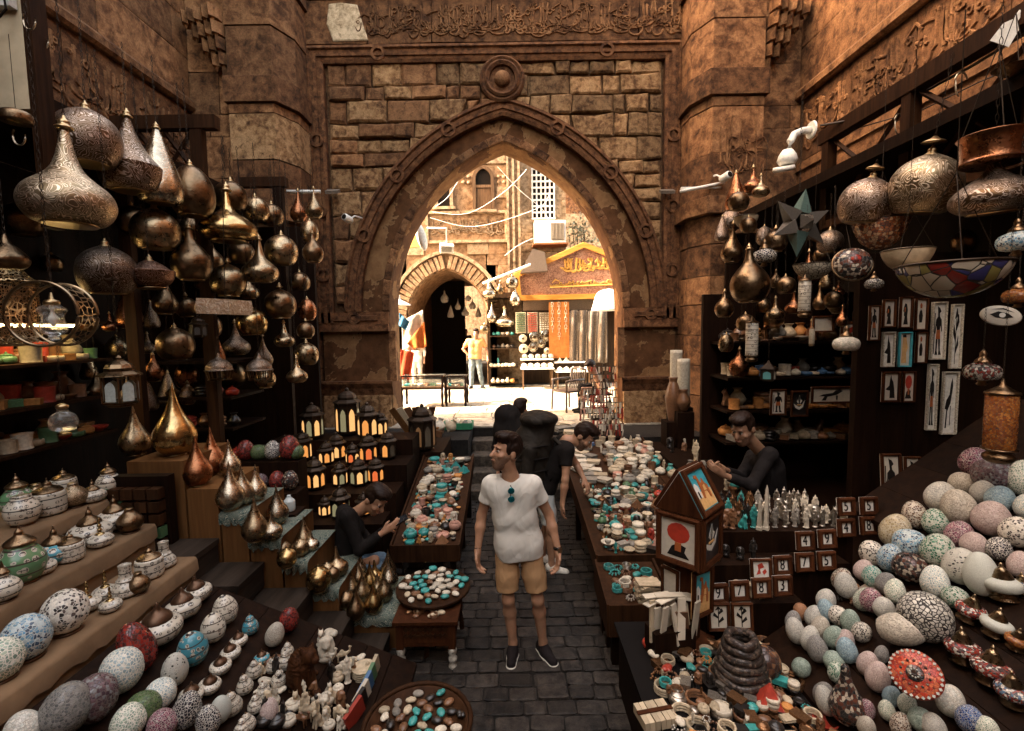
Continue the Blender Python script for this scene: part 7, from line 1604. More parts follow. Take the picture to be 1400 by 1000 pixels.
def tube_lamp(px, py, w, h, Y, mat, label, hang=True):
    c = at(px, py, Y=Y); r = fit(w, px, Y)/2; H = h*Y/FPX/r
    t = thing('cylinder_lamp', label, 'lamp', (c.x, c.y, c.z-H*r/2), (0,0,0), RGp, r)
    MB().lathe([(.97,0),(1,.05),(1,H-.05),(.97,H)], 24).build('cylinder', mat, t, True)
    MB().lathe([(1.1,H),(1.05,H+.15),(.6,H+.4),(.2,H+.7),(.08,H+1.2)], 18).build('cap', m_brassd, t, True); MB().lathe(smooth_prof([(.5,-1.2),(.9,-1.0),(1.0,-.6),(.7,-.3),(1.1,-.12),(1.08,.0)],2), 20).build('base', m_brassd, t, True)
    if hang: chain_mesh(min(12,(zb-.5-c.z)/r-H), .05, .3).build('chain', m_iron, t, False, (0,0,H+1.15))
m_lacew = painted('white_lace_glass', scale=3.0)
tube_lamp(1100,405,18,40,4.3,m_lacew,'white lace cylinder lamp under the star lamp'); tube_lamp(1028,464,18,44,4.9,m_lacew,'white lace cylinder lamp beside the right pier'); tube_lamp(1368,576,50,76,2.75,m_am,'big amber mosaic cylinder lamp at the right edge')
tube_lamp(1110,460,8,20,4.3,WC['white'],'tiny white bell string beside the cylinder lamp')
lantern(1050,522,27,4.9,1.1,4,m_lfr,plain('teal_pane',(.10,.28,.28),.3),'small square lantern with teal and white panes',RGp,zb-.6,None,pane2=WC['white'],dome=False)
c = at(1092,306,Y=4.5); t = thing('star_lamp', 'pointed star lamp of leaded panes under the right rafters', 'lamp', tuple(c), (0,0,R(10)), RGp, .30)
m_smoke = plain('smoky_lamp_glass', (.07,.06,.05), .2); nrm = []
dirs = [Vector((0,-1,0))] + [Vector((math.cos(a),-.1,math.sin(a))) for a in np.arange(.4, 6.5, 2*PI/6)]
for k, d in enumerate(dirs):
    d = d.normalized(); u = d.orthogonal().normalized(); v_ = d.cross(u); base = [d*.3 + (u*math.cos(i*PI/2)+v_*math.sin(i*PI/2))*.3 for i in range(4)]
    MB().add(base + [d*(1.05 if k else .6)], [(0,1,4),(1,2,4),(2,3,4),(3,0,4),(3,2,1,0)]).build('star_point', [m_smoke, plain('dusky_pane',(.11,.095,.08),.3), plain('pale_green_pane',(.07,.11,.095),.25)][k % 3], t)
chain_mesh(3, .02, .15).build('chain', m_iron, t, False, (0,0,.9))
c = at(1368,432,Y=3.1); t = thing('eye_plate', 'oval plate painted with a black eye at the right edge', 'plate', tuple(c), (R(85),R(12),R(-28)), None, .10); MB().lathe([(1,-.04),(1.05,.0),(.95,.06),(.04,.05)], 28, sy=.62).build('plate', C_TILE, t, True); MB().prism([(-.55,0),(-.2,.25),(.3,.2),(.6,0),(.2,-.15),(-.25,-.15)], .09, .05).build('eye_shape', C_INK, t); MB().lathe([(.16,.09),(.14,.1),(.02,.1)], 14, (0.05,.04,0)).build('eye_white', C_WHITE, t); MB().prism([(-.6,.32),(0,.5),(.6,.3),(0,.42)], .09, .05).build('brow', C_INK, t)
# dim lamps that fill the shade behind the front rows
def dim_lamps(boxes, n, where, group, zt, taken, seed):
    r = random.Random(seed); got = []
    for _ in range(4000):
        x0, x1, y0, y1, w0, w1 = r.choice(boxes); x, y, w = r.uniform(x0, x1), r.uniform(y0, y1), r.uniform(w0, w1)
        if len(got) < n and all((x-a[0])**2+(y-a[1])**2 > (.5*(w+a[2]))**2 for a in taken+got): got.append((x, y, w, r.choice(['globe','tear','squat','ball','bottle','egg','cone']), r.randrange(4)))
    nm = ['dark brass','aged brass','copper','engraved bronze']; ms = [m_brassd, m_brass, m_cop, m_engd]
    lb = auto_label([('%s %s lamp' % (nm[g[4]], {'tear':'teardrop','squat':'drop','cone':'cone','egg':'egg shaped'}.get(g[3], g[3])), g[0], g[1]) for g in got], where)
    for g, l in zip(got, lb): hang_lamp(g[0], g[1], g[2], g[3], r.uniform(4.9, 6.0), ms[g[4]], l, zt, True, 0, group)
tk = [(a[0], a[1], a[2]) for a in HL]
dim_lamps([(150,420,330,520,22,38),(250,430,280,400,20,34),(0,140,310,360,26,40),(120,260,430,560,22,34)], 40, 'in the lamp shop shade', 'dim lamps in the lamp shop', 4.3, tk, 3)
dim_lamps([(985,1110,250,330,16,28),(980,1180,330,470,16,28),(1120,1190,280,420,18,30)], 26, 'in the right shop shade', 'dim lamps in the right shop', zb-.7, [(1177,276,70),(1095,306,70),(1165,362,56),(1026,385,50)], 4)
for z in (1.212, 1.592, 1.992, 2.412):
    x = 2.7
    while x < 4.4: ware(rnd.choice(['box','stacked_jar','candle_cup','vase','jar','cat']), rnd.choice(['brown','black','cream','orange','red','bronze','white','grey']), (x, 5.95, z), rnd.uniform(.08,.11), 'at the back of the right shelves', 'back row on the right shelves'); x += rnd.uniform(.13,.17)
for z, X in ((1.552,-4.8),(1.952,-4.8),(2.352,-4.8)):
    y = 3.4
    while y < 5.2: ware(rnd.choice(['stacked_jar','vase','jar','box','candle_cup']), rnd.choice(['cream','brown','bronze','red','orange','white']), (X, y, z), rnd.uniform(.09,.13), 'at the back of the lit shelves', 'back row on the lit shelves'); y += rnd.uniform(.16,.2)
# ---------------------------------------------------------------- fittings on the walls
m_wht = plain('white_plastic', (.68,.66,.60), .4)
c = at(1110,178,Y=6.2); t = thing('floodlight', 'white bent arm floodlight on the right rafters', 'lamp', tuple(c)); e = at(1068,238,Y=6.2)-c
MB().tube([(0,0,0),(-.12,0,-.01),(-.22,0,-.05),(-.27,0,-.14),(-.28,0,-.24)], .045, 10).build('arm', m_wht, t, True); MB().lathe([(.1,-.02),(.11,0),(.02,.03)], 16).build('wall_plate', m_wht, t, False, (0,0,0), (0,R(90),0)); MB().lathe([(.09,.0),(.12,.05),(.10,.12),(.06,.18)], 12).build('head', m_wht, t, True, (-.30,0,-.42)); MB().lathe([(.11,.0),(.13,.02),(.12,.06)], 14).build('lamp_ring', m_wht, t, True, (-.34,0,-.50), (R(15),R(-10),0))
for (px,py,Y,s,lb) in ((480,302,8.2,1,'white security camera on the left frame of the gate'),(986,246,7.5,-1,'white security camera on the right pier ledge')):
    c = at(px,py,Y=Y); t = thing('security_camera', lb, 'camera', tuple(c), (0,0,R(-20*s))); MB().lathe([(.05,0),(.06,.02),(.06,.16),(.05,.18)], 14).build('body', m_wht, t, True, None, (R(80),0,0)); MB().lathe([(.045,.18),(.03,.19)], 14).build('lens', m_black, t, False, None, (R(80),0,0)); MB().tube([(0,.02,.05),(0,.1,.1),(0,.4,.1)], .015, 6).build('bracket', m_wht, t)
c = at(455,262,Y=8.35); t = thing('flood_lamp', 'flat grey flood lamp on the gate frame at left', 'lamp', tuple(c)); MB().obox((0,0,0),(.22,.14,.05),(R(25),0,0)).build('lamp_head', plain('grey_metal',(.24,.2,.16),.5,.4), t); MB().tube([(0,.02,0),(0,.3,.05)], .015, 5).build('bracket', m_iron, t)
c = at(912,262,Y=8.35); t = thing('flood_lamp', 'flat grey flood lamp on the gate frame at right', 'lamp', tuple(c)); MB().obox((0,0,0),(.24,.14,.05),(R(25),0,0)).build('lamp_head', plain('grey_metal',(.24,.2,.16),.5,.4), t); MB().tube([(0,.02,0),(0,.3,.05)], .015, 5).build('bracket', m_iron, t)
for (a, b, Y, lb) in ((( 392,262),(438,262),7.62,'white fluorescent tube on the left pier ledge'),((930,262),(990,250),7.6,'white fluorescent tube on the right pier ledge')):
    p, q = at(*a, Y=Y), at(*b, Y=Y); t = thing('tube_light', lb, 'lamp', tuple(p)); MB().tube([(0,0,0), tuple(q-p)], .025, 8).build('tube', m_wht, t, True); MB().obox(tuple((q-p)*.5+Vector((0,.05,0))), ((q-p).length*.9,.05,.03)).build('batten', m_wht, t)
# cable, chain with hooks and a paper tag on the right; pale post and hooks on the left
ca = [at(1122,172,Y=5.2), at(1190,160,Y=4.7), at(1260,128,Y=4.2), at(1330,90,Y=3.7), at(1420,35,Y=3.2)]
o = MB().tube(ca, .012, 5).build('hanging_chain', m_iron); tag(o, 'sagging dark chain running above the right lamps', 'chain')
ca = [at(1150,182,Y=5.0), at(1262,150,Y=4.4), at(1340,112,Y=3.9), at(1430,75,Y=3.4)]
o = MB().tube(ca, .006, 5).build('thin_cable', m_iron); tag(o, 'thin cable under the sagging chain on the right', 'cable')
for k, (px,py,Y) in enumerate(((1230,165,4.3),(1314,110,3.7))):
    c = at(px,py,Y=Y); o = MB().tube([c+Vector((.05*math.cos(a)*(1 if a<3 else .8),0,.09*math.sin(a)-.03)) for a in np.arange(.4,4.9,.45)], .006, 5).build('wire_hook', m_steel); tag(o, ('lower' if k == 0 else 'upper')+' bent wire hook on the right chain', 'hook')
c = at(1380,40,Y=3.3); t = thing('paper_tag', 'white paper tag hanging at the upper right corner', 'tag', tuple(c), (0,R(30),R(-15))); MB().prism([(-.06,-.10),(.06,-.10),(.05,.02),(.015,.06),(.015,.12),(-.015,.12),(-.015,.06),(-.05,.02)], -.003, .003, 'y').build('sheet', C_WHITE, t); MB().tube([(0,0,.1),(.05,0,.5)], .004, 4).build('string', m_iron, t)
c = at(1384,100,Y=3.1); t = thing('hanging_cup', 'small dark bronze cup on chains at the upper right', 'cup', tuple(c), (0,0,0), None, .09); MB().lathe(smooth_prof([(.2,-.3),(.5,-.1),(1,.3),(1.1,.35),(.9,.3),(.3,0)],3), 18).build('cup', m_brassd, t, True)
for a in (0,2.1,4.2): MB().tube([(math.cos(a),math.sin(a),.3),(0,0,4)], .03, 4).build('chain', m_iron, t)
a, b = at(-30,150,Y=3.4), at(24,-40,Y=3.4); t = thing('painted_post', 'cream painted post with cable at the upper left corner', 'post', (a.x, 3.4, 0)); MB().box(0, b.x-a.x, 0, .12, a.z, 6.5).build('post', plain('cream_paint',(.50,.40,.26),.6,nscale=4), t); MB().box(b.x-a.x+.002, b.x-a.x+.06, 0, .12, a.z-.8, 6.5).build('dark_edge', m_bwood, t); MB().obox((b.x-a.x-.1,-.03,a.z+.75),(.16,.05,.22)).build('junction_box', m_wht, t)
MB().tube([(b.x-a.x-.25,-.05,a.z+1.0),(b.x-a.x-.05,-.08,a.z+.85),(b.x-a.x-.02,-.08,a.z+.6),(b.x-a.x-.12,-.08,a.z+.5),(b.x-a.x-.25,-.08,a.z+.55)], .008, 5).build('cable', m_black, t)
for k,(px,py,Y) in enumerate(((40,28,3.3),(58,56,3.5),(26,186,3.2))):
    c = at(px,py,Y=Y); o = MB().tube([c+Vector((.04*math.cos(a),0,.06*math.sin(a))) for a in np.arange(2.4,6.6,.4)], .006, 5).build('wire_hook', m_steel); tag(o, ['bent steel hook beside the cream post','S shaped steel hook on the left wall','steel hook under the bell at far left'][k], 'hook')
c = at(22,160,Y=3.2); t = thing('hanging_lamp', 'small dark bell shade hanging under the cream post', 'lamp', tuple(c), (0,0,0), None, .085); MB().lathe(smooth_prof([(1,-.4),(1.02,0),(.9,.3),(.5,.5),(.1,.6)],3), 20).build('shade', m_brassd, t, True); MB().tube([(0,0,.6),(0,0,6)], .03, 4).build('cord', m_iron, t)

# ================================================================ people
def skin_mat(nm, c): 
    s = Nodes(nm); v = s.pos('object', rand=False); a = s.noise(v, 14, 4, .6); b = s.noise(v, 90, 2, .6)
    s.base(s.ramp(a, [(.3, tuple(x*.8 for x in c)), (.7, tuple(min(1, x*1.12) for x in c))])).set(rough=.5, spec=.4, sss=.05); s.bump(b, .12, .003); return s.mat
@cached
def fabric(nm, c, rough=.9, sc=8, amt=.25):
    s = Nodes(nm); v = s.pos('object', rand=False); a = s.noise(v, sc, 4, .6); w = s.noise(s.pos('object', (1,1,.45), False), 5.5, 2, .5, 1.2); g = s.noise(v, 260, 2, .5)
    s.base(s.mix(1.0, c, s.ramp(a, [(.25, (1-amt,)*3), (.75, (1+amt,)*3)]), 'MULTIPLY')).set(rough=rough, spec=.08)
    k = s.bump(s.ramp(w, [(.35, (0,0,0)), (.5, (1,1,1)), (.65, (.1,.1,.1))]), .32, .016); s.bump(g, .2, .002, k); return s.mat
SK1 = skin_mat('tanned_skin', (.38,.20,.115)); SK2 = skin_mat('brown_skin', (.27,.145,.085)); HAIR = plain('dark_hair', (.016,.008,.005), .5, vary=0, nscale=60, namt=.6, bump=.6); STUB = plain('stubble', (.17,.095,.06), .7, vary=0, nscale=90, namt=.5); EYEW = plain('eye_white', (.55,.5,.45), .2, vary=0, bump=0); EYEB = plain('eye_dark', (.012,.008,.006), .15, vary=0, bump=0); LIP = plain('lip', (.32,.13,.09), .45, vary=0, bump=0)
V3 = lambda *a: Vector(a)
def person(label, O, J, h=.012, skin=SK1, shirt=None, sleeve=.62, hem=None, trousers=None, leg_to=1.0, shoe=None, hair=HAIR, group=None, yaw=0, pitch=0, fingers=True, beard=False, hs=1.0, face=True, bulk=.96, neck_cut=.062, roll=0, scale=1.0, sole=None):
    """J: joints in metres round the feet; the head looks along -Y turned by yaw"""
    J = {k: Vector(v) for k, v in J.items()}
    t = thing('person', label, 'person', O, (0,0,0), group, scale)
    allp = list(J.values()); 
    def bounds(keys, m=.15): pp = [v for k, v in J.items() if k[:2] in keys]; return [min(p[i] for p in pp)-m for i in range(3)], [max(p[i] for p in pp)+m for i in range(3)]
    lo, hi = bounds(('he','ch','pe','sh','el','wr','ha','hi','kn','an'), .165)
    HR = Euler((0,0,yaw)).to_matrix() @ Euler((pitch,0,0)).to_matrix() @ Euler((0,roll,0)).to_matrix(); HC = J['head']
    hp = lambda x, y, z: HC + HR @ Vector((x*hs, y*hs, z*hs))
    P, C = J['pelvis'], J['chest']; rv = (J['shR']-J['shL']); rv = rv.normalized() if rv.length > .05 else V3(1,0,0); hv = (J['hipR']-J['hipL']); hv = hv.normalized() if hv.length > .05 else rv
    up = (C-P).normalized(); mid = P.lerp(C, .5)
    def torso(s, g, k=.05):
        for q in (-1, 1): s.path([P+hv*q*.072, mid+(rv+hv)*.5*q*.062, C+rv*q*.085], [(.100+g)*bulk, (.098+g)*bulk, (.108+g)*bulk], k)
        s.cone(J['shL'].lerp(C,.2), J['shR'].lerp(C,.2), .062+g*.7, .062+g*.7, .06)
        for q in ('shL','shR'): s.cone(J[q], C.lerp(J[q],.5)+up*.02, .055+g*.7, .075+g*.6, .05)
        return s
    s = SDF(lo, hi, h)
    if shirt is None: torso(s, 0)
    else: s.cone(C, C+up*.06, .05, .05, .02)
    s.cone(C, P, .055, .055, .02)
    for q in 'LR': s.cone(C, J['sh'+q], .05, .045, .02).cone(P, J['hip'+q], .055, .06, .02)
    nb = C + up*.12; s.path([C+up*.06, nb, hp(0,.02,-.06)], [.075,.058,.056], .04)
    # head and face
    s.ell(hp(0,.018,.035), (.076*hs,.096*hs,.098*hs), .03, HR).ell(hp(0,-.03,-.05), (.058*hs,.062*hs,.072*hs), .035, HR).ell(hp(0,-.055,-.098), (.034*hs,.028*hs,.026*hs), .02, HR)
    if face:
        s.cone(tuple(hp(0,-.083,.022)), tuple(hp(0,-.108,-.022)), .012*hs, .017*hs, .014)
        for q in (-1, 1):
            s.ell(hp(q*.03,-.078,.04), (.026*hs,.010*hs,.008*hs), .014, HR).ell(hp(q*.032,-.092,.016), (.018*hs,.014*hs,.012*hs), .012, HR, True).ell(hp(q*.045,-.058,-.015), (.026*hs,.024*hs,.02*hs), .02, HR)
            s.ell(hp(q*.079,.022,.0), (.011*hs,.022*hs,.033*hs), .008, HR)
        s.ell(hp(0,-.088,-.056), (.024*hs,.012*hs,.011*hs), .008, HR)
    for q in 'LR':
        sh, el, wr = J['sh'+q], J['el'+q], J['wr'+q]
        s.cone(sh, sh.lerp(el,.5), .050, .046, .02).cone(sh.lerp(el,.5), el, .046, .036, .02).cone(el, el.lerp(wr,.35), .038, .039, .02).cone(el.lerp(wr,.35), wr, .039, .025, .02)
        d = (J['ha'+q]-wr).normalized() if ('ha'+q) in J else (wr-el).normalized()
        n = J['pn'+q] if ('pn'+q) in J else V3(1 if q == 'L' else -1, -.2, 0); n = (n - d*n.dot(d)).normalized(); sd = d.cross(n).normalized()
        th = sd if sd.y < 0 else -sd
        if ('th'+q) in J: th = (J['th'+q] - d*J['th'+q].dot(d)).normalized()
        s.cone(wr, wr+d*.03, .026, .026, .012)
        for j in (-1.2, -.4, .4, 1.2): s.cone(wr+d*.02+th*j*.014, wr+d*.09+th*j*.018, .015, .013, .012)
        if fingers:
            for j, L in ((1.5,.072),(.5,.082),(-.5,.078),(-1.5,.06)):
                a = wr+d*.092+th*j*.0165; b = a+d*L*.5+n*.010+th*j*.002; c = b+d*L*.34+n*.026; e = c + d*L*.12 + n*.02
                s.path([a, b, c, e], [.0100,.0095,.0088,.008], .003)
            a = wr+d*.03+th*.030; b = wr+d*.065+th*.052+n*.006; c = b+d*.032+th*.004+n*.012; s.path([a, b, c], [.014,.0115,.0095], .006)
        else: s.ell(wr+d*.115, (.036,.036,.04), .03)
        hip, kn, an = J['hip'+q], J['kn'+q], J['an'+q]
        if leg_to < 1.0 or trousers is None:
            s.cone(hip, kn, .068, .046, .02).cone(kn, kn.lerp(an,.3)+V3(0,.014,0), .046, .050, .02).cone(kn.lerp(an,.3)+V3(0,.014,0), an, .050, .032, .02); s.ell(kn+V3(0,-.022,.005), (.026,.024,.03), .04)
        else: s.path([hip, kn, an], [.05,.042,.034], .02)
        s.cone(an, an-V3(0,0,.04), .034, .036, .02)
    o = put_mesh('body', s.mesh('body', skin), t)
    if face and h < .015:
        for q in (-1, 1):
            MB().lathe(smooth_prof([(.002,-.0125),(.008,-.008),(.0098,0),(.008,.008),(.002,.0105)],2), 10).build('eye', EYEW, t, True, hp(q*.031,-.0745,.016)); MB().lathe([(.002,-.006),(.006,-.003),(.006,.003),(.002,.006)], 10).build('iris', EYEB, t, True, hp(q*.033,-.0845,.016))
            MB().tube([hp(q*.014,-.094,.036), hp(q*.032,-.094,.043), hp(q*.052,-.080,.036)], [.0025,.0038,.002], 5).build('eyebrow', hair, t, True)
        MB().tube([hp(-.022,-.094,-.055), hp(-.008,-.1015,-.053), hp(.008,-.1015,-.053), hp(.022,-.094,-.055)], [.002,.005,.005,.002], 5).build('lips', LIP, t, True)
    # hair: a cap over the skull, cut away from the face
    lo2 = [HC[i]-.19*hs for i in range(3)]; hi2 = [HC[i]+.2*hs for i in range(3)]; hh = min(h, .010)
    g = SDF(lo2, hi2, hh); g.ell(hp(0,.026,.045), (.084*hs,.101*hs,.099*hs), .02, HR).ell(hp(.01,-.045,.118), (.062*hs,.050*hs,.034*hs), .03, HR).ell(hp(0,.0,.125), (.066*hs,.08*hs,.034*hs), .03, HR)
    loc = [g.X-HC[0], g.Y-HC[1], g.Z-HC[2]]; Mi = HR.transposed(); lx, ly, lz = (Mi[i][0]*loc[0]+Mi[i][1]*loc[1]+Mi[i][2]*loc[2] for i in range(3))
    fc = np.minimum(np.minimum(-(ly/hs+.052), -(lz/hs-.082)+.0), 9)   # in front of the hair line and below the brow line
    g.F = np.maximum(g.F, np.minimum(-(ly+.03*hs)*1.0, -(lz-.075*hs)))
    g.F = np.maximum(g.F, np.minimum(.03*hs-ly*1.0, -(lz+.005*hs))); g.F = np.maximum(g.F, -(lz+.085*hs))
    g.F += .0035*np.sin(lx*210+ly*50+3*np.sin(ly*40))*np.sin(ly*60+lz*70)
    put_mesh('hair', g.mesh('hair', hair), t)
    if beard:
        g = SDF(lo2, hi2, hh); e = .003; g.ell(hp(0,-.03,-.05), (.058*hs+e,.062*hs+e,.072*hs+e), .035, HR).ell(hp(0,-.055,-.098), (.034*hs+e,.028*hs+e,.026*hs+e), .02, HR).ell(hp(0,-.02,-.02), (.070*hs+e,.06*hs,.05*hs), .02, HR)
        g.F = np.maximum(g.F, lz+.022*hs+.35*np.abs(ly+.04*hs)-.02*hs); g.F = np.maximum(g.F, ly-.045*hs); g.ell(hp(0,-.095,-.056), (.028*hs,.03*hs,.012*hs), .004, HR, True)
        put_mesh('beard', g.mesh('beard', STUB), t)
    # clothes
    if shirt is not None:
        s = SDF(*bounds(('ch','pe','sh','el') + (('wr',) if sleeve > 1 else ()), .16), h); torso(s, .012)
        for q in 'LR':
            sh, el, wr = J['sh'+q], J['el'+q], J['wr'+q]
            if sleeve <= 1: s.cone(sh, sh.lerp(el, sleeve), .066*bulk, .062, .03)
            else: s.path([sh, el, el.lerp(wr, sleeve-1)], [.064*bulk,.052,.040], .03)
        s.cone(P-hv*.068-up*.10, P+hv*.068-up*.10, .116, .116, .05).cone(P-hv*.066, P+hv*.066, .118, .118, .05) if hem is not None else None
        s.crease(.0022, 46, len(label))
        if hem is not None: s.plane(P+up*hem, -up)
        else: s.plane(P-up*.06, -up)
        for q in 'LR':
            sh, el, wr = J['sh'+q], J['el'+q], J['wr'+q]
            e1 = sh.lerp(el, sleeve) if sleeve <= 1 else el.lerp(wr, sleeve-1); d = (el-sh if sleeve <= 1 else wr-el).normalized()
            w = s.win([p-.09 for p in e1+d*.09], [p+.09 for p in e1+d*.09], 0)
            near = np.sqrt((s.X[w]-e1[0])**2+(s.Y[w]-e1[1])**2+(s.Z[w]-e1[2])**2) < .13
            pl_ = (s.X[w]-e1[0])*d.x+(s.Y[w]-e1[1])*d.y+(s.Z[w]-e1[2])*d.z
            ax = sh if sleeve <= 1 else el; ra = np.sqrt(np.maximum(0, (s.X[w]-e1[0])**2+(s.Y[w]-e1[1])**2+(s.Z[w]-e1[2])**2 - pl_**2))
            s.F[w] = np.where((ra < .085) & (pl_ > -.02), np.maximum(s.F[w], pl_), s.F[w])
        s.ell(C+up*.15+V3(0,-.01,0), (neck_cut,neck_cut+.004,.062), .01, None, True)
        put_mesh('shirt', s.mesh('shirt', shirt), t)
    if trousers is not None:
        s = SDF(*bounds(('pe','hi','kn') + (('an',) if leg_to >= 1 else ()), .15), h); g = .010
        s.cone(P-hv*.065, P+hv*.065, .096+g, .096+g, .05)
        for q in 'LR':
            hip, kn, an = J['hip'+q], J['kn'+q], J['an'+q]
            if leg_to < 1.0: s.path([hip, hip.lerp(kn, .5), hip.lerp(kn, leg_to)], [.080+g,.078+g,.076+g], .03)
            else: s.path([hip, hip.lerp(kn,.5), kn, kn.lerp(an,.4), an], [.088+g,.080+g,.060+g,.060+g,.046+g], .03)
        s.crease(.0025, 34, 2.0)
        s.plane(P+up*(.125 if hem is None or hem > -.1 else .0), up)
        if leg_to < 1.0:
            for q in 'LR':
                hip, kn = J['hip'+q], J['kn'+q]; e1 = hip.lerp(kn, leg_to); d = (kn-hip).normalized(); pl_ = (s.X-e1[0])*d.x+(s.Y-e1[1])*d.y+(s.Z-e1[2])*d.z
                r2 = (s.X-e1[0])**2+(s.Y-e1[1])**2+(s.Z-e1[2])**2-pl_**2; s.F = np.where((r2 < .0185) & (pl_ > -.03), np.maximum(s.F, pl_), s.F)
        put_mesh('shorts' if leg_to < 1 else 'trousers', s.mesh('legwear', trousers), t)
    if shoe is not None:
        for q in 'LR':
            an = J['an'+q]; d = J.get('fd'+q, V3(0,-1,0)); d = Vector((d.x, d.y, 0)).normalized(); b = V3(an.x, an.y, an.z-.06)
            lo3 = [b[i]-.26 for i in range(3)]; hi3 = [b[i]+.26 for i in range(3)]
            s = SDF(lo3, hi3, min(h, .01)); s.cone(b-d*.035, b+d*.04+V3(0,0,.0), .040, .042, .02).cone(b+d*.04, b+d*.155-V3(0,0,.012), .042, .036, .03).cone(b-d*.03+V3(0,0,.03), b+d*.01+V3(0,0,.03), .038, .036, .02)
            s.plane(b-V3(0,0,.022), V3(0,0,-1)); sh_o = put_mesh('shoe', s.mesh('shoe', shoe), t)
            if sole is not None:
                s = SDF(lo3, hi3, min(h, .008)); z = V3(0,0,.02); s.cone(b-d*.035-z, b+d*.04-z, .043, .045, .02).cone(b+d*.04-z, b+d*.157-z, .045, .040, .03); s.plane(b-V3(0,0,.040), V3(0,0,-1)); s.plane(b-V3(0,0,.014), V3(0,0,1)); put_mesh('sole', s.mesh('sole', sole), sh_o)
    return t, hp, HR
# --- the visitor in the middle of the alley
ft = at(716, 893, z=.02); O = (ft.x, ft.y, .018)
J = dict(head=(-.115,-.03,1.635), chest=(-.07,.0,1.315), pelvis=(-.03,0,.93), shL=(-.232,.0,1.385), shR=(.092,0,1.375), elL=(-.315,.03,1.125), elR=(.215,.03,1.12), wrL=(-.345,-.05,.885), wrR=(.275,-.06,.875), haL=(-.345,-.085,.78), haR=(.272,-.095,.77), pnL=(1,-.3,0), pnR=(-1,-.3,0), hipL=(-.125,0,.86), hipR=(.065,0,.86), knL=(-.115,-.035,.47), knR=(.115,-.045,.47), anL=(-.085,.01,.085), anR=(.155,.01,.085), fdL=(-.10,-1,0), fdR=(.50,-1,0))
WHT = fabric('white_cotton', (.62,.59,.52), .85, 5, .08); TAN = fabric('tan_chino', (.40,.235,.115), .85, 6, .15); SNK = fabric('black_suede', (.014,.011,.011), .8); RUB = plain('white_rubber', (.62,.58,.5), .5, vary=0)
t, hp, HR = person('man in white tee and tan shorts looking up to the left', O, J, .0075, SK1, WHT, .55, -.125, TAN, .80, SNK, yaw=R(-66), pitch=R(-10), beard=True, hs=1.06, neck_cut=.074, sole=RUB)
G = Matrix.Translation((-.085,-.128,1.345)) @ Euler((R(8),0,R(4))).to_matrix().to_4x4()
sg = bpy.data.objects.new('sunglasses', MB().tube([(0,0,.075),(.012,-.012,.05),(0,-.012,.0),(.01,-.012,-.05)], .004, 5).mesh('sunglasses', EYEB)); COL.objects.link(sg); sg.parent = t; sg.matrix_local = G
m_lens = Nodes('mirrored_teal_lens'); m_lens.base((.02,.30,.36)).set(metal=.8, rough=.08)
for z in (.034, -.034): MB().lathe(smooth_prof([(.002,-.004),(.022,-.003),(.026,0),(.022,.003),(.002,.004)],2), 16).build('lens', m_lens.mat, sg, True, (.006,-.012,z), (R(90),0,0))
w_ = V3(*J['wrR']); MB().lathe([(.031,-.012),(.034,-.008),(.034,.008),(.031,.012)], 16).build('watch_strap', EYEB, t, True, w_+V3(-.001,.006,.012), (R(-12),R(6),0)); MB().obox((0,0,0),(.032,.010,.034)).build('watch_face', m_steel, t, False, w_+V3(.012,-.030,.012), (R(-12),0,R(20)))
MB().lathe([(.029,-.004),(.031,0),(.029,.004)], 14).build('bracelet', EYEB, t, True, V3(*J['wrL'])+V3(0,.006,.012), (R(-14),0,0))
# --- the backpacker who bends over the papers
ft = at(752, 775, z=.0); BLK = fabric('black_cotton', (.012,.010,.009), .85)
J = dict(head=(.40,-.12,1.46), chest=(.18,-.05,1.30), pelvis=(0,0,.92), shL=(.20,.13,1.36), shR=(.22,-.22,1.35), elL=(.36,.12,1.10), elR=(.19,-.30,1.07), wrL=(.42,.0,.98), wrR=(.16,-.31,.84), pnR=(1,.2,0), pnL=(0,-.3,-1), hipL=(.0,.09,.86), hipR=(.0,-.09,.86), knL=(.03,.10,.46), knR=(.05,-.10,.46), anL=(-.02,.12,.085), anR=(.06,-.10,.085), fdL=(1,-.3,0), fdR=(1,-.35,0))
t, hp, HR = person('man in black tee and white shorts bending over the papers', (ft.x-.05, ft.y, .0), J, .011, SK1, BLK, .55, -.06, fabric('white_denim', (.50,.52,.50), .85), .82, RUB, yaw=R(70), pitch=R(42), beard=True, hs=1.08)
MB().tube([(-.02,-.135,1.0),(.0,-.14,.9)], .012, 5).build('red_strap', WC['red'], t)
m_pack = fabric('dark_pack_nylon', (.022,.018,.014), .6, 12, .4)
s = SDF((-.5,-.45,.85), (.3,.4,1.75), .014); s.path([(-.12,-.02,1.08),(-.13,-.0,1.35),(-.06,.0,1.52)], [.19,.21,.17], .06).path([(-.30,-.02,1.12),(-.30,0,1.3)], [.11,.11], .06).ell((-.05,.0,1.64),(.20,.22,.09),.05).cone((-.2,-.22,1.1),(-.16,-.22,1.35),.07,.07,.04); s.crease(.006, 26, 1.0)
bp = thing('backpack', 'bulging dark hiking backpack on the bending man', 'backpack', (ft.x-.05, ft.y, 0)); put_mesh('bag', s.mesh('bag', m_pack), bp); MB().tube([(.05,-.17,1.02),(.14,-.2,1.2),(.19,-.19,1.36),(.08,-.16,1.47)], .022, 6).build('shoulder_strap', m_pack, bp, True)
for k in range(3): MB().tube([(-.34+.02*k,-.21,1.12+.13*k),(-.15,-.27,1.13+.13*k),(.02,-.20,1.14+.13*k)], .010, 5).build('compression_strap', BLK, bp, True)
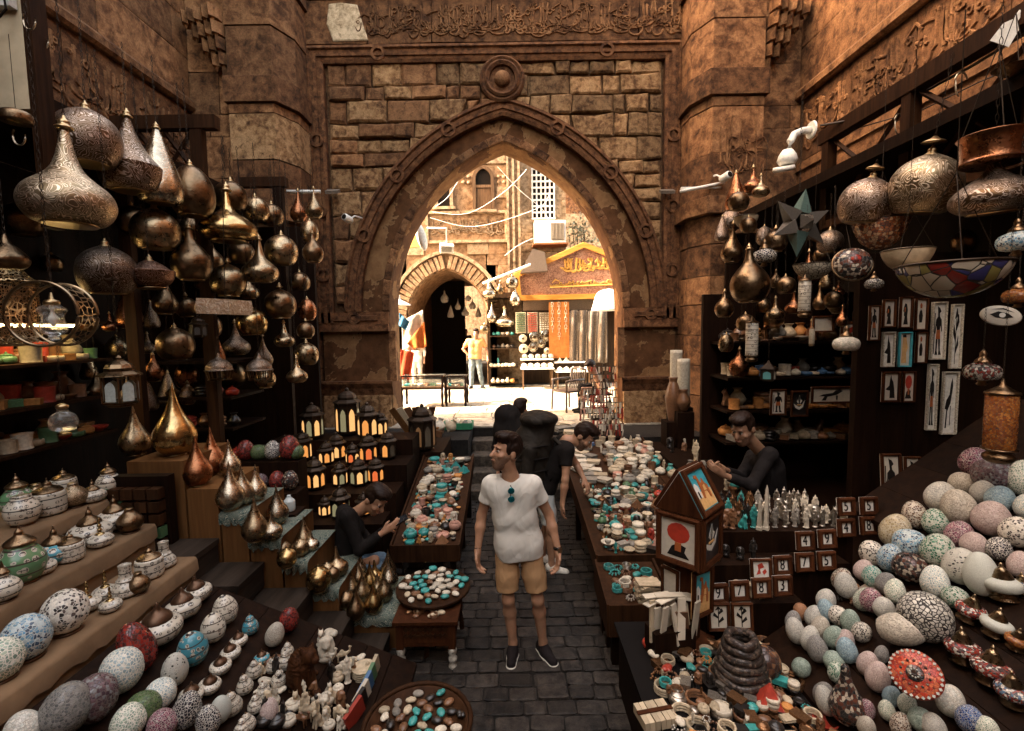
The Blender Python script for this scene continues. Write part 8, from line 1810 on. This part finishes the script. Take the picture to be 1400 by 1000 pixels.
s = SDF((-.3,-.3,0), (.3,.3,1.75), .016); s.path([(0,0,1.05),(0,0,1.35),(-.02,0,1.52)], [.18,.2,.17], .06); s.crease(.006, 26, 3.0)
p = at(697, 590, Y=5.75); bp = thing('backpack', 'rounded black backpack seen behind the visitors head', 'backpack', (p.x, 5.75, 0)); put_mesh('bag', s.mesh('bag', BLK), bp)
J = dict(head=(.12,.1,1.58), chest=(.02,.12,1.33), pelvis=(0,.14,.92), shL=(-.14,.12,1.42), shR=(.17,.12,1.42), elL=(-.2,.1,1.12), elR=(.24,.1,1.12), wrL=(-.18,.05,.88), wrR=(.24,.05,.88), hipL=(-.09,.14,.86), hipR=(.09,.14,.86), knL=(-.1,.13,.46), knR=(.1,.13,.46), anL=(-.1,.14,.085), anR=(.1,.14,.085), fdL=(0,1,0), fdR=(0,1,0))
person('dark clothed backpacker hidden behind the visitor', (p.x+.02, 5.8, 0), J, .02, SK1, BLK, 1.8, None, BLK, 1.0, BLK, yaw=R(150), fingers=False)
# --- the young man on his phone
O = (at(490, 720, Y=4.42).x, 4.42, 0)
p = lambda px, py, Y=4.42: at(px, py, Y=Y) - Vector(O)
hd = p(513, 684, 4.36)
J = dict(head=tuple(hd), chest=tuple(p(478, 722)), pelvis=tuple(p(468, 772)), shL=tuple(p(470, 700, 4.58)), shR=tuple(p(475, 705, 4.22)), elL=tuple(p(505, 742, 4.55)), elR=tuple(p(492, 752, 4.18)), wrL=tuple(p(529, 722, 4.42)), wrR=tuple(p(524, 728, 4.24)), haL=tuple(p(545, 716, 4.36)), haR=tuple(p(543, 716, 4.26)), pnL=(0,-1,.2), pnR=(0,1,.2), hipL=tuple(p(470, 780, 4.5)), hipR=tuple(p(470, 780, 4.34)), knL=tuple(p(520, 765, 4.52)), knR=tuple(p(512, 766, 4.34)), anL=(.20,.09,.30), anR=(.16,-.08,.30), fdL=(1,0,0), fdR=(1,0,0))
st_ = thing('stool', 'low dark stool under the young man on his phone', 'stool', (O[0]+J['pelvis'][0], 4.42, 0)); zz = J['pelvis'][2]-.12; MB().lathe([(.17,zz-.04),(.18,zz-.02),(.17,zz)], 18).build('seat', m_bwood, st_)
for k in range(3): a = k*2.1; MB().tube([(.15*math.cos(a),.15*math.sin(a),0),(.12*math.cos(a),.12*math.sin(a),zz-.03)], .02, 5).build('leg', m_bwood, st_)
t, hp, HR = person('young man in black jacket sitting over his phone', O, J, .010, SK1, BLK, 1.85, None, fabric('blue_denim', (.10,.15,.20), .85, 12, .35), 1.0, BLK, yaw=R(62), pitch=R(38), hs=1.1, bulk=1.08)
ph = thing('mobile_phone', 'dark mobile phone held by the seated young man', 'phone', tuple((Vector(J['haL'])+Vector(J['haR']))/2+Vector(O)+V3(.02,-.0,.03)), (R(20), R(-25), R(20))); MB().box(-.075,.075,-.04,.04,-.005,.005).build('body', EYEB, ph); MB().box(-.068,.068,-.035,.035,.0052,.0062).build('screen', plain('phone_glass', (.02,.02,.022), .08, vary=0, bump=0), ph)
# --- the vendor in the dark shirt
O = (2.38, 4.42, 0)
q = lambda px, py, Y=4.42: tuple(at(px, py, Y=Y) - Vector(O))
J = dict(head=q(1016,588,4.3), chest=q(1048,640,4.42), pelvis=q(1060,720,4.5), shL=q(1030,625,4.6), shR=q(1052,622,4.22), elL=q(1012,652,4.5), elR=q(1028,664,4.12), wrL=q(990,642,4.3), wrR=q(990,650,4.1), haL=q(975,634,4.25), haR=q(973,638,4.08), pnL=(0,-1,.3), pnR=(0,1,.3), hipL=(-.02,.15,.86), hipR=(-.02,-.06,.86), knL=(0,.15,.46), knR=(0,-.06,.46), anL=(0,.15,.085), anR=(0,-.06,.085), fdL=(-1,0,0), fdR=(-1,0,0))
person('vendor in dark button shirt reaching over the right table', O, J, .010, SK2, fabric('charcoal_shirt', (.014,.012,.012), .85), 1.8, None, BLK, 1.0, BLK, yaw=R(-58), pitch=R(22), beard=True, hs=1.1, bulk=1.05)
# --- people in the street
O = tuple(at(651, 531, z=ST_Z+.0))
J = dict(head=(.03,-.02,1.60), chest=(0,0,1.30), pelvis=(-.02,0,.92), shL=(-.20,.0,1.40), shR=(.21,0,1.40), elL=(-.36,.02,1.16), elR=(.34,.02,1.13), wrL=(-.21,-.04,.99), wrR=(.36,-.10,.92), hipL=(-.10,0,.86), hipR=(.08,0,.86), knL=(-.12,-.03,.46), knR=(.12,-.03,.46), anL=(-.14,.0,.085), anR=(.19,.0,.085), fdL=(-.2,-1,0), fdR=(.4,-1,0))
person('man in orange shirt standing in the street with hand on hip', O, J, .014, SK2, fabric('orange_jersey', (.60,.27,.11), .85), .7, -.05, fabric('faded_denim', (.13,.16,.17), .85, 9, .7), 1.0, BLK, yaw=R(-8), fingers=False, hs=1.05, bulk=1.1)
J0 = dict(head=(0,-.02,1.60), chest=(0,0,1.30), pelvis=(0,0,.92), shL=(-.20,.0,1.40), shR=(.20,0,1.40), elL=(-.26,.02,1.12), elR=(.26,.02,1.12), wrL=(-.26,-.04,.88), wrR=(.26,-.04,.88), hipL=(-.09,0,.86), hipR=(.09,0,.86), knL=(-.1,-.02,.46), knR=(.1,-.02,.46), anL=(-.12,.0,.085), anR=(.12,.1,.085))
person('dark silhouetted person walking in the covered passage', tuple(at(622, 508, z=ST_Z)), J0, .02, SK2, BLK, 1.8, None, BLK, 1.0, BLK, fingers=False)
person('farther dark figure at the back of the covered passage', tuple(at(638, 500, z=ST_Z)), J0, .014, SK2, BLK, 1.8, None, BLK, 1.0, BLK, fingers=False)
O = (at(815, 540, Y=9.6).x+.02, 9.6, ST_Z)
q = lambda px, py, Y=9.6: tuple(at(px, py, Y=Y) - Vector(O))
J = dict(head=q(808,502,9.5), chest=q(820,530), pelvis=(.05,.1,.52), shL=q(812,522,9.75), shR=q(826,522,9.45), elL=q(806,545,9.7), elR=q(820,548,9.35), wrL=q(798,540,9.5), wrR=q(800,546,9.35), hipL=(.05,.2,.5), hipR=(.05,.0,.5), knL=(-.3,.2,.5), knR=(-.3,-.02,.5), anL=(-.3,.2,.09), anR=(-.3,-.02,.09), fdL=(-1,0,0), fdR=(-1,0,0))
person('dark haired man sitting with bowed head by the right gate pier', O, J, .015, SK2, fabric('brown_shirt', (.05,.032,.024), .85), 1.5, None, BLK, 1.0, BLK, yaw=R(-60), pitch=R(38), fingers=False)
t = thing('plastic_stool', 'brown plastic stool under the man at the right pier', 'stool', (O[0]+.08, 9.7, ST_Z)); MB().box(-.2,.2,-.2,.2,.36,.40).build('seat', m_bwood, t)
for sx in (-1,1):
    for sy in (-1,1): MB().tube([(sx*.18,sy*.18,0),(sx*.15,sy*.15,.37)], .02, 5).build('leg', m_bwood, t)
J = dict(J0); O = tuple(at(571, 527, z=ST_Z)); 
person('person in white patterned clothes beside the hanging cloths', O, dict(J0, elL=(-.3,-.1,1.15), wrL=(-.42,-.25,1.12)), .018, SK2, fabric('white_print', (.6,.55,.46), .9, 6, .6), 1.6, -.12, fabric('pale_linen', (.55,.5,.42), .9, 6, .4), 1.0, BLK, yaw=R(-20), fingers=False, scale=.93)
# ================================================================ goods in the street and round the gate
m_gls = glassy('case_glass', (.75,.78,.72), .05, .35)
def case_table(x0, x1, yb, label, Y):
    a, b = at(x0, yb, z=ST_Z), at(x1, yb, z=ST_Z); w = (b.x-a.x)/2; H = at(x0, 515, Y=a.y).z-ST_Z
    t = thing('display_case', label, 'display case', ((a.x+b.x)/2, a.y, ST_Z)); D = .5
    MB().box(-w,w,0,D,H-.27,H-.24).build('case_floor', m_fwood, t); MB().box(-w,w,0,D,H-.02,H).build('case_lid', m_gls, t); MB().box(-w,w,-.004,.004,H-.235,H-.025).build('front_pane', m_gls, t)
    for sx in (-1,1):
        for y in (0,D):
            MB().box(sx*(w-.02)-.02,sx*(w-.02)+.02,y-.02,y+.02,H-.3,H+.005).build('corner_post', m_dwood, t); MB().lathe([(.02,0),(.03,.03),(.022,.1),(.035,.25),(.022,H-.35),(.035,H-.3)], 8, (sx*(w-.03),y,0)).build('leg', m_dwood, t, True)
    for z in (H-.30, H-.015): MB().box(-w,w,-.018,.012,z,z+.03).build('rail', m_dwood, t)
    for k in range(6): MB().obox((-w+.12+k*(2*w-.24)/5,.2,H-.21),(.12,.2,.04),(0,0,.3*k)).build('tray_item', WC[['turquoise','cream','white','brown','green','white'][k]], t)
case_table(548, 606, 558, 'long glass display case standing in the sunny street', 10.5); case_table(609, 638, 556, 'short glass display case beside the long one', 10.5)
def cloth(px_pts, Y, mat, name, label, cat, wave=.05, n=14, m=8, thick=True):
    """a hung cloth between four corners with folds"""
    (a,b,c,d) = [at(x,y,Y=Y) for x,y in px_pts]; vs = []; o = (a+b+c+d)/4
    for j in range(m+1):
        for i in range(n+1):
            u, v = i/n, j/m; p = a.lerp(b,u).lerp(d.lerp(c,u), v) - o; vs.append((p.x, p.y + wave*math.sin(u*9+v*2)*(.4+.6*v), p.z + .02*math.sin(u*7)*v))
    mb = MB().add(vs, [(j*(n+1)+i, j*(n+1)+i+1, (j+1)*(n+1)+i+1, (j+1)*(n+1)+i) for j in range(m) for i in range(n)])
    ob = mb.build(name, mat, None, True, tuple(o)); md = ob.modifiers.new('thickness','SOLIDIFY'); md.thickness = .012; return tag(ob, label, cat)
f_or = fabric('orange_cloth', (.42,.12,.03), .9); f_wh = fabric('pale_cloth', (.5,.42,.32), .9); f_bl = fabric('blue_cloth', (.05,.16,.28), .9); f_rd = fabric('red_cloth', (.35,.05,.02), .9)
cloth([(549,440),(578,424),(582,478),(550,480)], 11.2, f_wh, 'hanging_cloth', 'cream cloth with orange hem hanging left inside the gate', 'cloth'); cloth([(546,428),(560,440),(556,452),(545,446)], 11.1, f_bl, 'hanging_cloth', 'small blue and white cloth at the left gate edge', 'cloth'); cloth([(548,478),(566,482),(562,520),(546,518)], 11.1, f_rd, 'hanging_cloth', 'red orange cloth low at the left gate edge', 'cloth'); cloth([(556,470),(580,440),(584,474),(566,478)], 11.05, f_or, 'hanging_cloth', 'orange cloth folded over the cream cloth', 'cloth')
c = at(545,418,Y=10.8); t = thing('pendant_lamp', 'white enamel pendant shade at the left gate edge', 'lamp', tuple(c), (0,0,0), None, .28); MB().lathe(smooth_prof([(1,0),(.95,.08),(.5,.3),(.2,.5),(.15,.8)],3), 20).build('shade', m_wht, t, True); MB().tube([(0,0,.8),(0,0,9)], .03, 4).build('cord', m_black, t)
c = at(552,340,Y=10.4); t = thing('orange_awning', 'orange scrolled awning sign at the upper left of the gate opening', 'sign', tuple(c), (0,0,R(-25))); MB().prism([(-.25,.0),(.42,0),(.36,.42),(-.1,.34),(-.25,.15)], -.03, .03, 'y').build('board', m_orange, t); MB().lathe(smooth_prof([(.3,0),(.28,.06),(.02,.12)],2), 20, sy=.5).build('lamp_dish', m_whitep, t, True, (.44,0,.2), (0,R(75),0))
for k in range(2): MB().tube([(-.2+.08*math.cos(a)*(1-a*.1)+.2*k, -.05, .08+.12*k+.08*math.sin(a)*(1-a*.1)) for a in np.arange(0,6,.5)], .012, 5).build('iron_scroll', m_iron, t, True)
c = at(611,345,Y=12.5); t = thing('flood_lamp', 'square white flood lamp on a bent bracket over the passage', 'lamp', tuple(c)); MB().obox((0,0,.1),(.34,.2,.2),(R(30),0,R(15))).build('lamp_head', m_whitep, t); MB().obox((0,-.1,.05),(.28,.02,.12),(R(30),0,R(15))).build('lamp_glass', plain('lamp_glass_grey',(.3,.28,.24),.15), t); q = at(584,312,Y=12.5)-c; e = at(610,312,Y=12.5)-c; MB().tube([(0,0,.2),tuple(e),tuple(q)], .022, 6).build('bracket', m_whitep, t, True)
for k, pts in enumerate([[(590,290),(640,292),(690,262),(720,232)], [(588,298),(650,310),(735,285),(752,262)], [(680,228),(710,260),(740,285),(752,304)], [(595,283),(612,270),(628,246),(640,238)], [(690,350),(710,335),(735,325),(755,330)]]):
    P = [at(x,y,Y=13.6-.3*k) for x,y in pts]; o = MB().tube([(p[0],13.6-.3*k,p[1]) for p in smooth_prof([(q.x+50,q.z) for q in P],5)], .007, 5).build('overhead_cable', m_whitep)
    o.data.transform(Matrix.Translation((-50,0,0))); tag(o, ['pale cable sagging from the arch to the corner strip','long pale cable sagging to the air conditioner','pale cable crossing down to the air conditioner','short pale cable at the left window','pale cable above the shop sign'][k], 'cable', 'cables over the street')
p, q = at(660,388,Y=13.5), at(725,362,Y=13.5); o = MB().tube([p,q], .035, 8).build('tube_light', m_whitep); tag(o, 'slanting white tube light over the shop lamps', 'lamp')
c = at(728,372,Y=13.9); t = thing('grey_awning', 'small grey metal awning left of the gabled sign', 'awning', tuple(c), (0,0,0)); MB().prism([(-.36,-.05),(.42,.0),(.34,.52),(.0,.62)], -.25, .25, 'y').build('hood', plain('awning_grey',(.12,.09,.07),.7), t)
SH = 'lamps at the street shop'
for (px,py,w,kd,m,lb) in [(669,402,20,'squat',m_sil,'silver drop lamp first at the street shop'),(700,386,18,'globe',m_sil,'white globe lamp under the slanting tube light'),(704,410,16,'tear',m_sil,'small silver teardrop beside the sign corner'),(672,434,14,'tear',m_sil,'small silver teardrop over the street shelves'),(690,440,26,'flat',m_sil,'wide flat silver lamp over the street shelves'),(684,396,12,'bottle',m_brassd,'small dark lantern lamp between the silver lamps'),(662,450,14,'globe',m_brass,'brass globe beside the passage arch')]: hang_lamp(px,py,w,kd,13.7,m,lb,at(690,376,Y=13.7).z,True,0,SH)
PW, PG = 'on the street shelves', 'wares on the street shop shelves'
for py, Y, ks, cs in ((447,14.3,['ball'],['turquoise','grey','white']),(463,14.3,['ball','vase'],['brown','grey','black']),(484,14.2,['jar','vase','figurine'],['white','cream','turquoise']),(503,14.0,['jar','bowl','ball'],['white','turquoise','cream']),(523,14.0,['vase','ball'],['white','cream','orange'])):
    z = {447:459,463:476,484:500,503:500,523:521}[py]; zz = at(690,z,Y=14.4).z
    if py in (503,): continue
    for x in np.arange(at(671,py,Y=Y).x+.08, at(706,py,Y=Y).x, .14): ware(rnd.choice(ks), rnd.choice(cs), (x, Y-(.1 if py>480 else 0), zz+.003), rnd.uniform(.06,.075), PW, PG)
for k in range(7): b = at(672+k*5, 508, Y=13.95); b.z = at(690,500,Y=14.4).z+.003; ware('jar' if k%2 else 'ball', 'white', tuple(b), .065, PW, PG)
for (ti, x0, x1, hh, ks) in ((0, xx[0], xx[1], h1, ['ball','ball']), (1, xx[1]+.08, xx[2]+.26, h2, ['vase','pyramid'])):
    for x in np.arange(x0+.1, x1-.05, .19):
        ware(ks[0] if ti == 0 else 'jar', 'white', (x, 13.6, ST_Z+hh+.002), .085, 'on the white street table', 'pale lamps on the street tables'); ware(ks[1], 'white', (x+.03, 13.95, ST_Z+hh+.252), .08, 'on the white street shelf', 'pale lamps on the street tables')
YB = 14.1
for k, (x0,x1,c1,lb) in enumerate([(705,719,'green','greenish card of beads on the shop front'),(721,735,'red','reddish card of beads on the shop front'),(737,755,'white','white card of beads on the shop front')]):
    a, b = at(x0,456,Y=YB), at(x1,427,Y=YB); t = thing('bead_card', lb, 'card', ((a.x+b.x)/2, YB, a.z), (0,0,0), 'bead cards'); w, h = (b.x-a.x)/2, b.z-a.z; MB().box(-w,w,0,.02,0,h).build('card', WC['cream'], t); mb = MB()
    for i in range(5):
        for j in range(9): mb.lathe([(.02,0),(.03,.015),(.01,.03)], 6, (-w+.05+i*(2*w-.1)/4, 0, .05+j*(h-.1)/8))
    for i, v in enumerate(mb.v): pass
    o = MB(); o.v = [(x, -(z2-zc)*1.0-.0, zc) if False else (x, y-.02, z2) for (x,y,z2), zc in zip(mb.v, mb.v)]; o.f = mb.f; o.m = mb.m; tag(o.build('beads', WC[c1], t), kind='stuff')
for k,(px,py,w) in enumerate([(715,463,11),(731,461,15),(747,459,16),(716,477,13),(729,475,13),(740,470,12),(748,480,9)]):
    c = at(px,py,Y=14.05); r = fit(w,px,14.05)/2; t = thing('wall_plate', ['small tan plate top left on the shop front','silver plate in the middle of the top row','biggest silver plate right in the top row','tan plate bottom left on the shop front','round plate bottom middle on the shop front','plain plate between the two rows','tiny plate bottom right by the orange cloth'][k], 'plate', tuple(c), (R(90),0,0), 'plates on the shop front', r); MB().lathe([(.5,0),(.95,.05),(1,.1),(.92,.12),(.6,.06),(.55,.1),(.02,.08)], 24).build('dish', WC['cream'] if k%3==0 else m_sil, t, True); MB().lathe([(.3,.09),(.28,.12),(.02,.12)], 16).build('centre', m_brassd, t)
a, b = at(751,490,Y=13.95), at(778,413,Y=13.95); t = thing('ankh_hanging', 'orange brown wall hanging with rows of pale ankh signs', 'hanging', ((a.x+b.x)/2, 13.95, a.z)); w, h = (b.x-a.x)/2, b.z-a.z; MB().box(-w,w,0,.015,0,h).build('cloth', fabric('rust_cloth', (.36,.13,.035), .9), t)
for i in range(3):
    for j in range(4 if i != 1 else 5):
        x, z = -w+.1+i*(w-.1), h-.12-j*.22; MB().tube([(x+.035*math.sin(u),-.012,z+.05-.05*math.cos(u)+.02) for u in np.arange(0,6.3,.7)], .008, 4).tube([(x,-.012,z+.02),(x,-.012,z-.1)], .008, 4).tube([(x-.045,-.012,z),(x+.045,-.012,z)], .008, 4).build('ankh_sign', WC['cream'], t)
@cached
def scarfmat(nm, d, l):
    s = Nodes(nm); v = s.pos('object', rand=False); a = s.noise(v, 6, 2, .5, 2.5); b = s.math('PINGPONG', s.math('MULTIPLY', a, 9), .5); s.base(s.ramp(b, [(.18, d), (.26, l), (.34, d)])).set(rough=.8); return s.mat
for k,(x0,x1,lb) in enumerate([(779,790,'dark patterned scarf nearest the orange hanging'),(791,803,'looped pale scarf in the middle of the scarves'),(804,815,'dark patterned scarf beside the pale drape'),(816,830,'speckled dark drape nearest the gate pier')]): cloth([(x0,425),(x1,424),(x1,496),(x0,497)], 13.9-.05*k, scarfmat('scarf_%d' % k, (.05,.035,.025), (.34,.27,.19)), 'hanging_scarf', lb, 'scarf', .05)
o = MB().lathe(smooth_prof([(.02,.55),(.3,.45),(.42,.1),(.45,0),(.42,-.02)],3), 16).build('umbrella_shade', m_whitep, None, True, tuple(at(832,424,Y=12.6))); tag(o, 'pale drooping shade cut by the right edge of the gate', 'shade')
# armchair in front of the right pier
c = at(776, 561, z=ST_Z); t = thing('plastic_armchair', 'brown plastic armchair standing empty by the right gate pier', 'chair', tuple(c), (0,0,R(-60))); m_brp = plain('brown_plastic', (.045,.026,.016), .45)
MB().box(-.24,.24,-.22,.24,.40,.435).build('seat', m_brp, t)
for sx in (-1,1):
    for y in (-.2,.22): MB().tube([(sx*.26,y*1.1,0),(sx*.24,y,.42 if y>0 else .64)], .022, 6).build('leg', m_brp, t)
    MB().tube([(sx*.25,-.22,.64),(sx*.26,0,.655),(sx*.25,.24,.66)], .024, 6).build('armrest', m_brp, t, True); MB().tube([(sx*.24,.22,.42),(sx*.23,.3,.86)], .022, 6).build('back_post', m_brp, t)
MB().tube([(-.23,.3,.86),(0,.31,.89),(.23,.3,.86)], .024, 6).build('top_rail', m_brp, t, True)
for k in range(7): x = -.18+.06*k; MB().tube([(x,.225,.44),(x,.295,.86)], .011, 5).build('back_slat', m_brp, t)
# racks of pale trinkets by the right pier
def rack(px, py, Y, z0, H, w, label, seed):
    r = random.Random(seed); c = at(px, py, Y=Y); t = thing('trinket_rack', label, 'rack', (c.x, Y, z0)); MB().box(-w/2,w/2,-.14,.14,0,.05).build('base', m_dwood, t); MB().tube([(0,.05,0),(0,.05,H)], .02, 6).build('post', m_iron, t)
    for k in range(6):
        z = H*(.25+.14*k); MB().tube([(-w/2,0,z),(w/2,0,z)], .007, 4).build('rail', m_iron, t)
        for j in range(9): x = -w/2+.03+j*(w-.06)/8+r.uniform(-.015,.015); L = r.uniform(.06,.13); MB().obox((x,-.02+r.uniform(-.02,.02),z-L/2-.005),(r.uniform(.018,.035),.012,L),(r.uniform(-.1,.1),r.uniform(-.15,.15),r.uniform(-.4,.4))).build('pendant', [WC['white'],WC['cream'],WC['white'],WC['pink'],WC['brown'],WC['red']][r.randrange(6)], t)
rack(826, 560, 8.9, ST_Z, 1.05, .5, 'tall rack of pale hanging trinkets against the right gate pier', 1); rack(812, 590, 7.9, ST_Z, .75, .5, 'lower rack of pale trinkets in front of the tall rack', 2); rack(835, 600, 7.3, .87, .6, .4, 'small rack of dark and pale trinkets above the papers', 3)
for k,(px,py,Y) in enumerate([(790,572,8.0),(775,566,8.3),(800,580,7.7),(783,582,7.6),(768,578,7.9)]):
    b = at(px,py,Y=Y); b.z = ST_Z+.002; ware('paper_pack' if k%2 else 'book', 'cream' if k%2 else 'grey', tuple(b), .13, 'at the step top', 'papers at the top of the steps', (0,0,rnd.uniform(-.5,.5)))
# wooden boards, woven goods and green crate left of the steps
t = thing('plank_pile', 'leaning carved boards left of the steps', 'boards', tuple(at(560,588,Y=7.9))); t.location.z = ST_Z
for k in range(6): MB().obox((-.15+.09*k,.05*k,.22),(.12,.02,.5),(R(18+3*k),R(-28+6*k),R(10*k-20))).build('board', [m_ply,WC['cream'],WC['brown']][k%3], t)
for k in range(9):
    b = at(578+rnd.uniform(0,46), 572+rnd.uniform(0,22), Y=7.75); b.z = ST_Z+rnd.uniform(0,.1); ware(rnd.choice(['heart_shell','bowl','vase','box']), rnd.choice(['cream','orange','cream','white','brown']), tuple(b), rnd.uniform(.08,.13), 'left of the steps', 'woven goods left of the steps', (rnd.uniform(-.5,.5),rnd.uniform(-.5,.5),rnd.uniform(0,6)))
c = at(634,580,Y=8.25); t = thing('green_crate', 'shallow green plastic crate of trinkets at the step top', 'crate', (c.x-.1, 8.3, ST_Z)); m_grn = plain('green_plastic', (.03,.16,.08), .5)
MB().box(-.26,.26,-.16,.16,0,.02).build('crate_floor', m_grn, t)
for (a,b,c_,d) in ((-.26,.26,-.16,-.14),(-.26,.26,.14,.16),(-.26,-.24,-.14,.14),(.24,.26,-.14,.14)): MB().box(a,b,c_,d,.021,.11).build('crate_side', m_grn, t)
for k in range(7): MB().lathe([(.05,.02),(.06,.08),(.03,.13),(.01,.15)], 8, (-.2+.065*k,rnd.uniform(-.08,.08),.0)).build('trinket', WC[['white','cream','grey'][k%3]], t, True)
o = block(None, 'loose_step_stone', m_step, (at(640,605,Y=7.75).x-.2, 7.85, .76), (.4,.2,.12)); tag(o, 'loose stone lying at the left end of the steps', 'stone')
# passage clutter: pale hanging goods
for k,(px,py,w,kd) in enumerate([(608,408,11,'bottle'),(616,430,9,'cone'),(626,420,8,'tear'),(636,428,10,'cup'),(646,418,9,'bottle'),(654,430,8,'cone'),(640,408,8,'globe')]): hang_lamp(px,py,w,kd,18.2,m_whitep,'pale hanging shade %s in the passage' % ['at the far left','second from the left','in the left middle','in the right middle','second from the right','at the far right','highest'][k],4.4,True,0,'pale shades in the passage','passage_lamp')
label_wares()
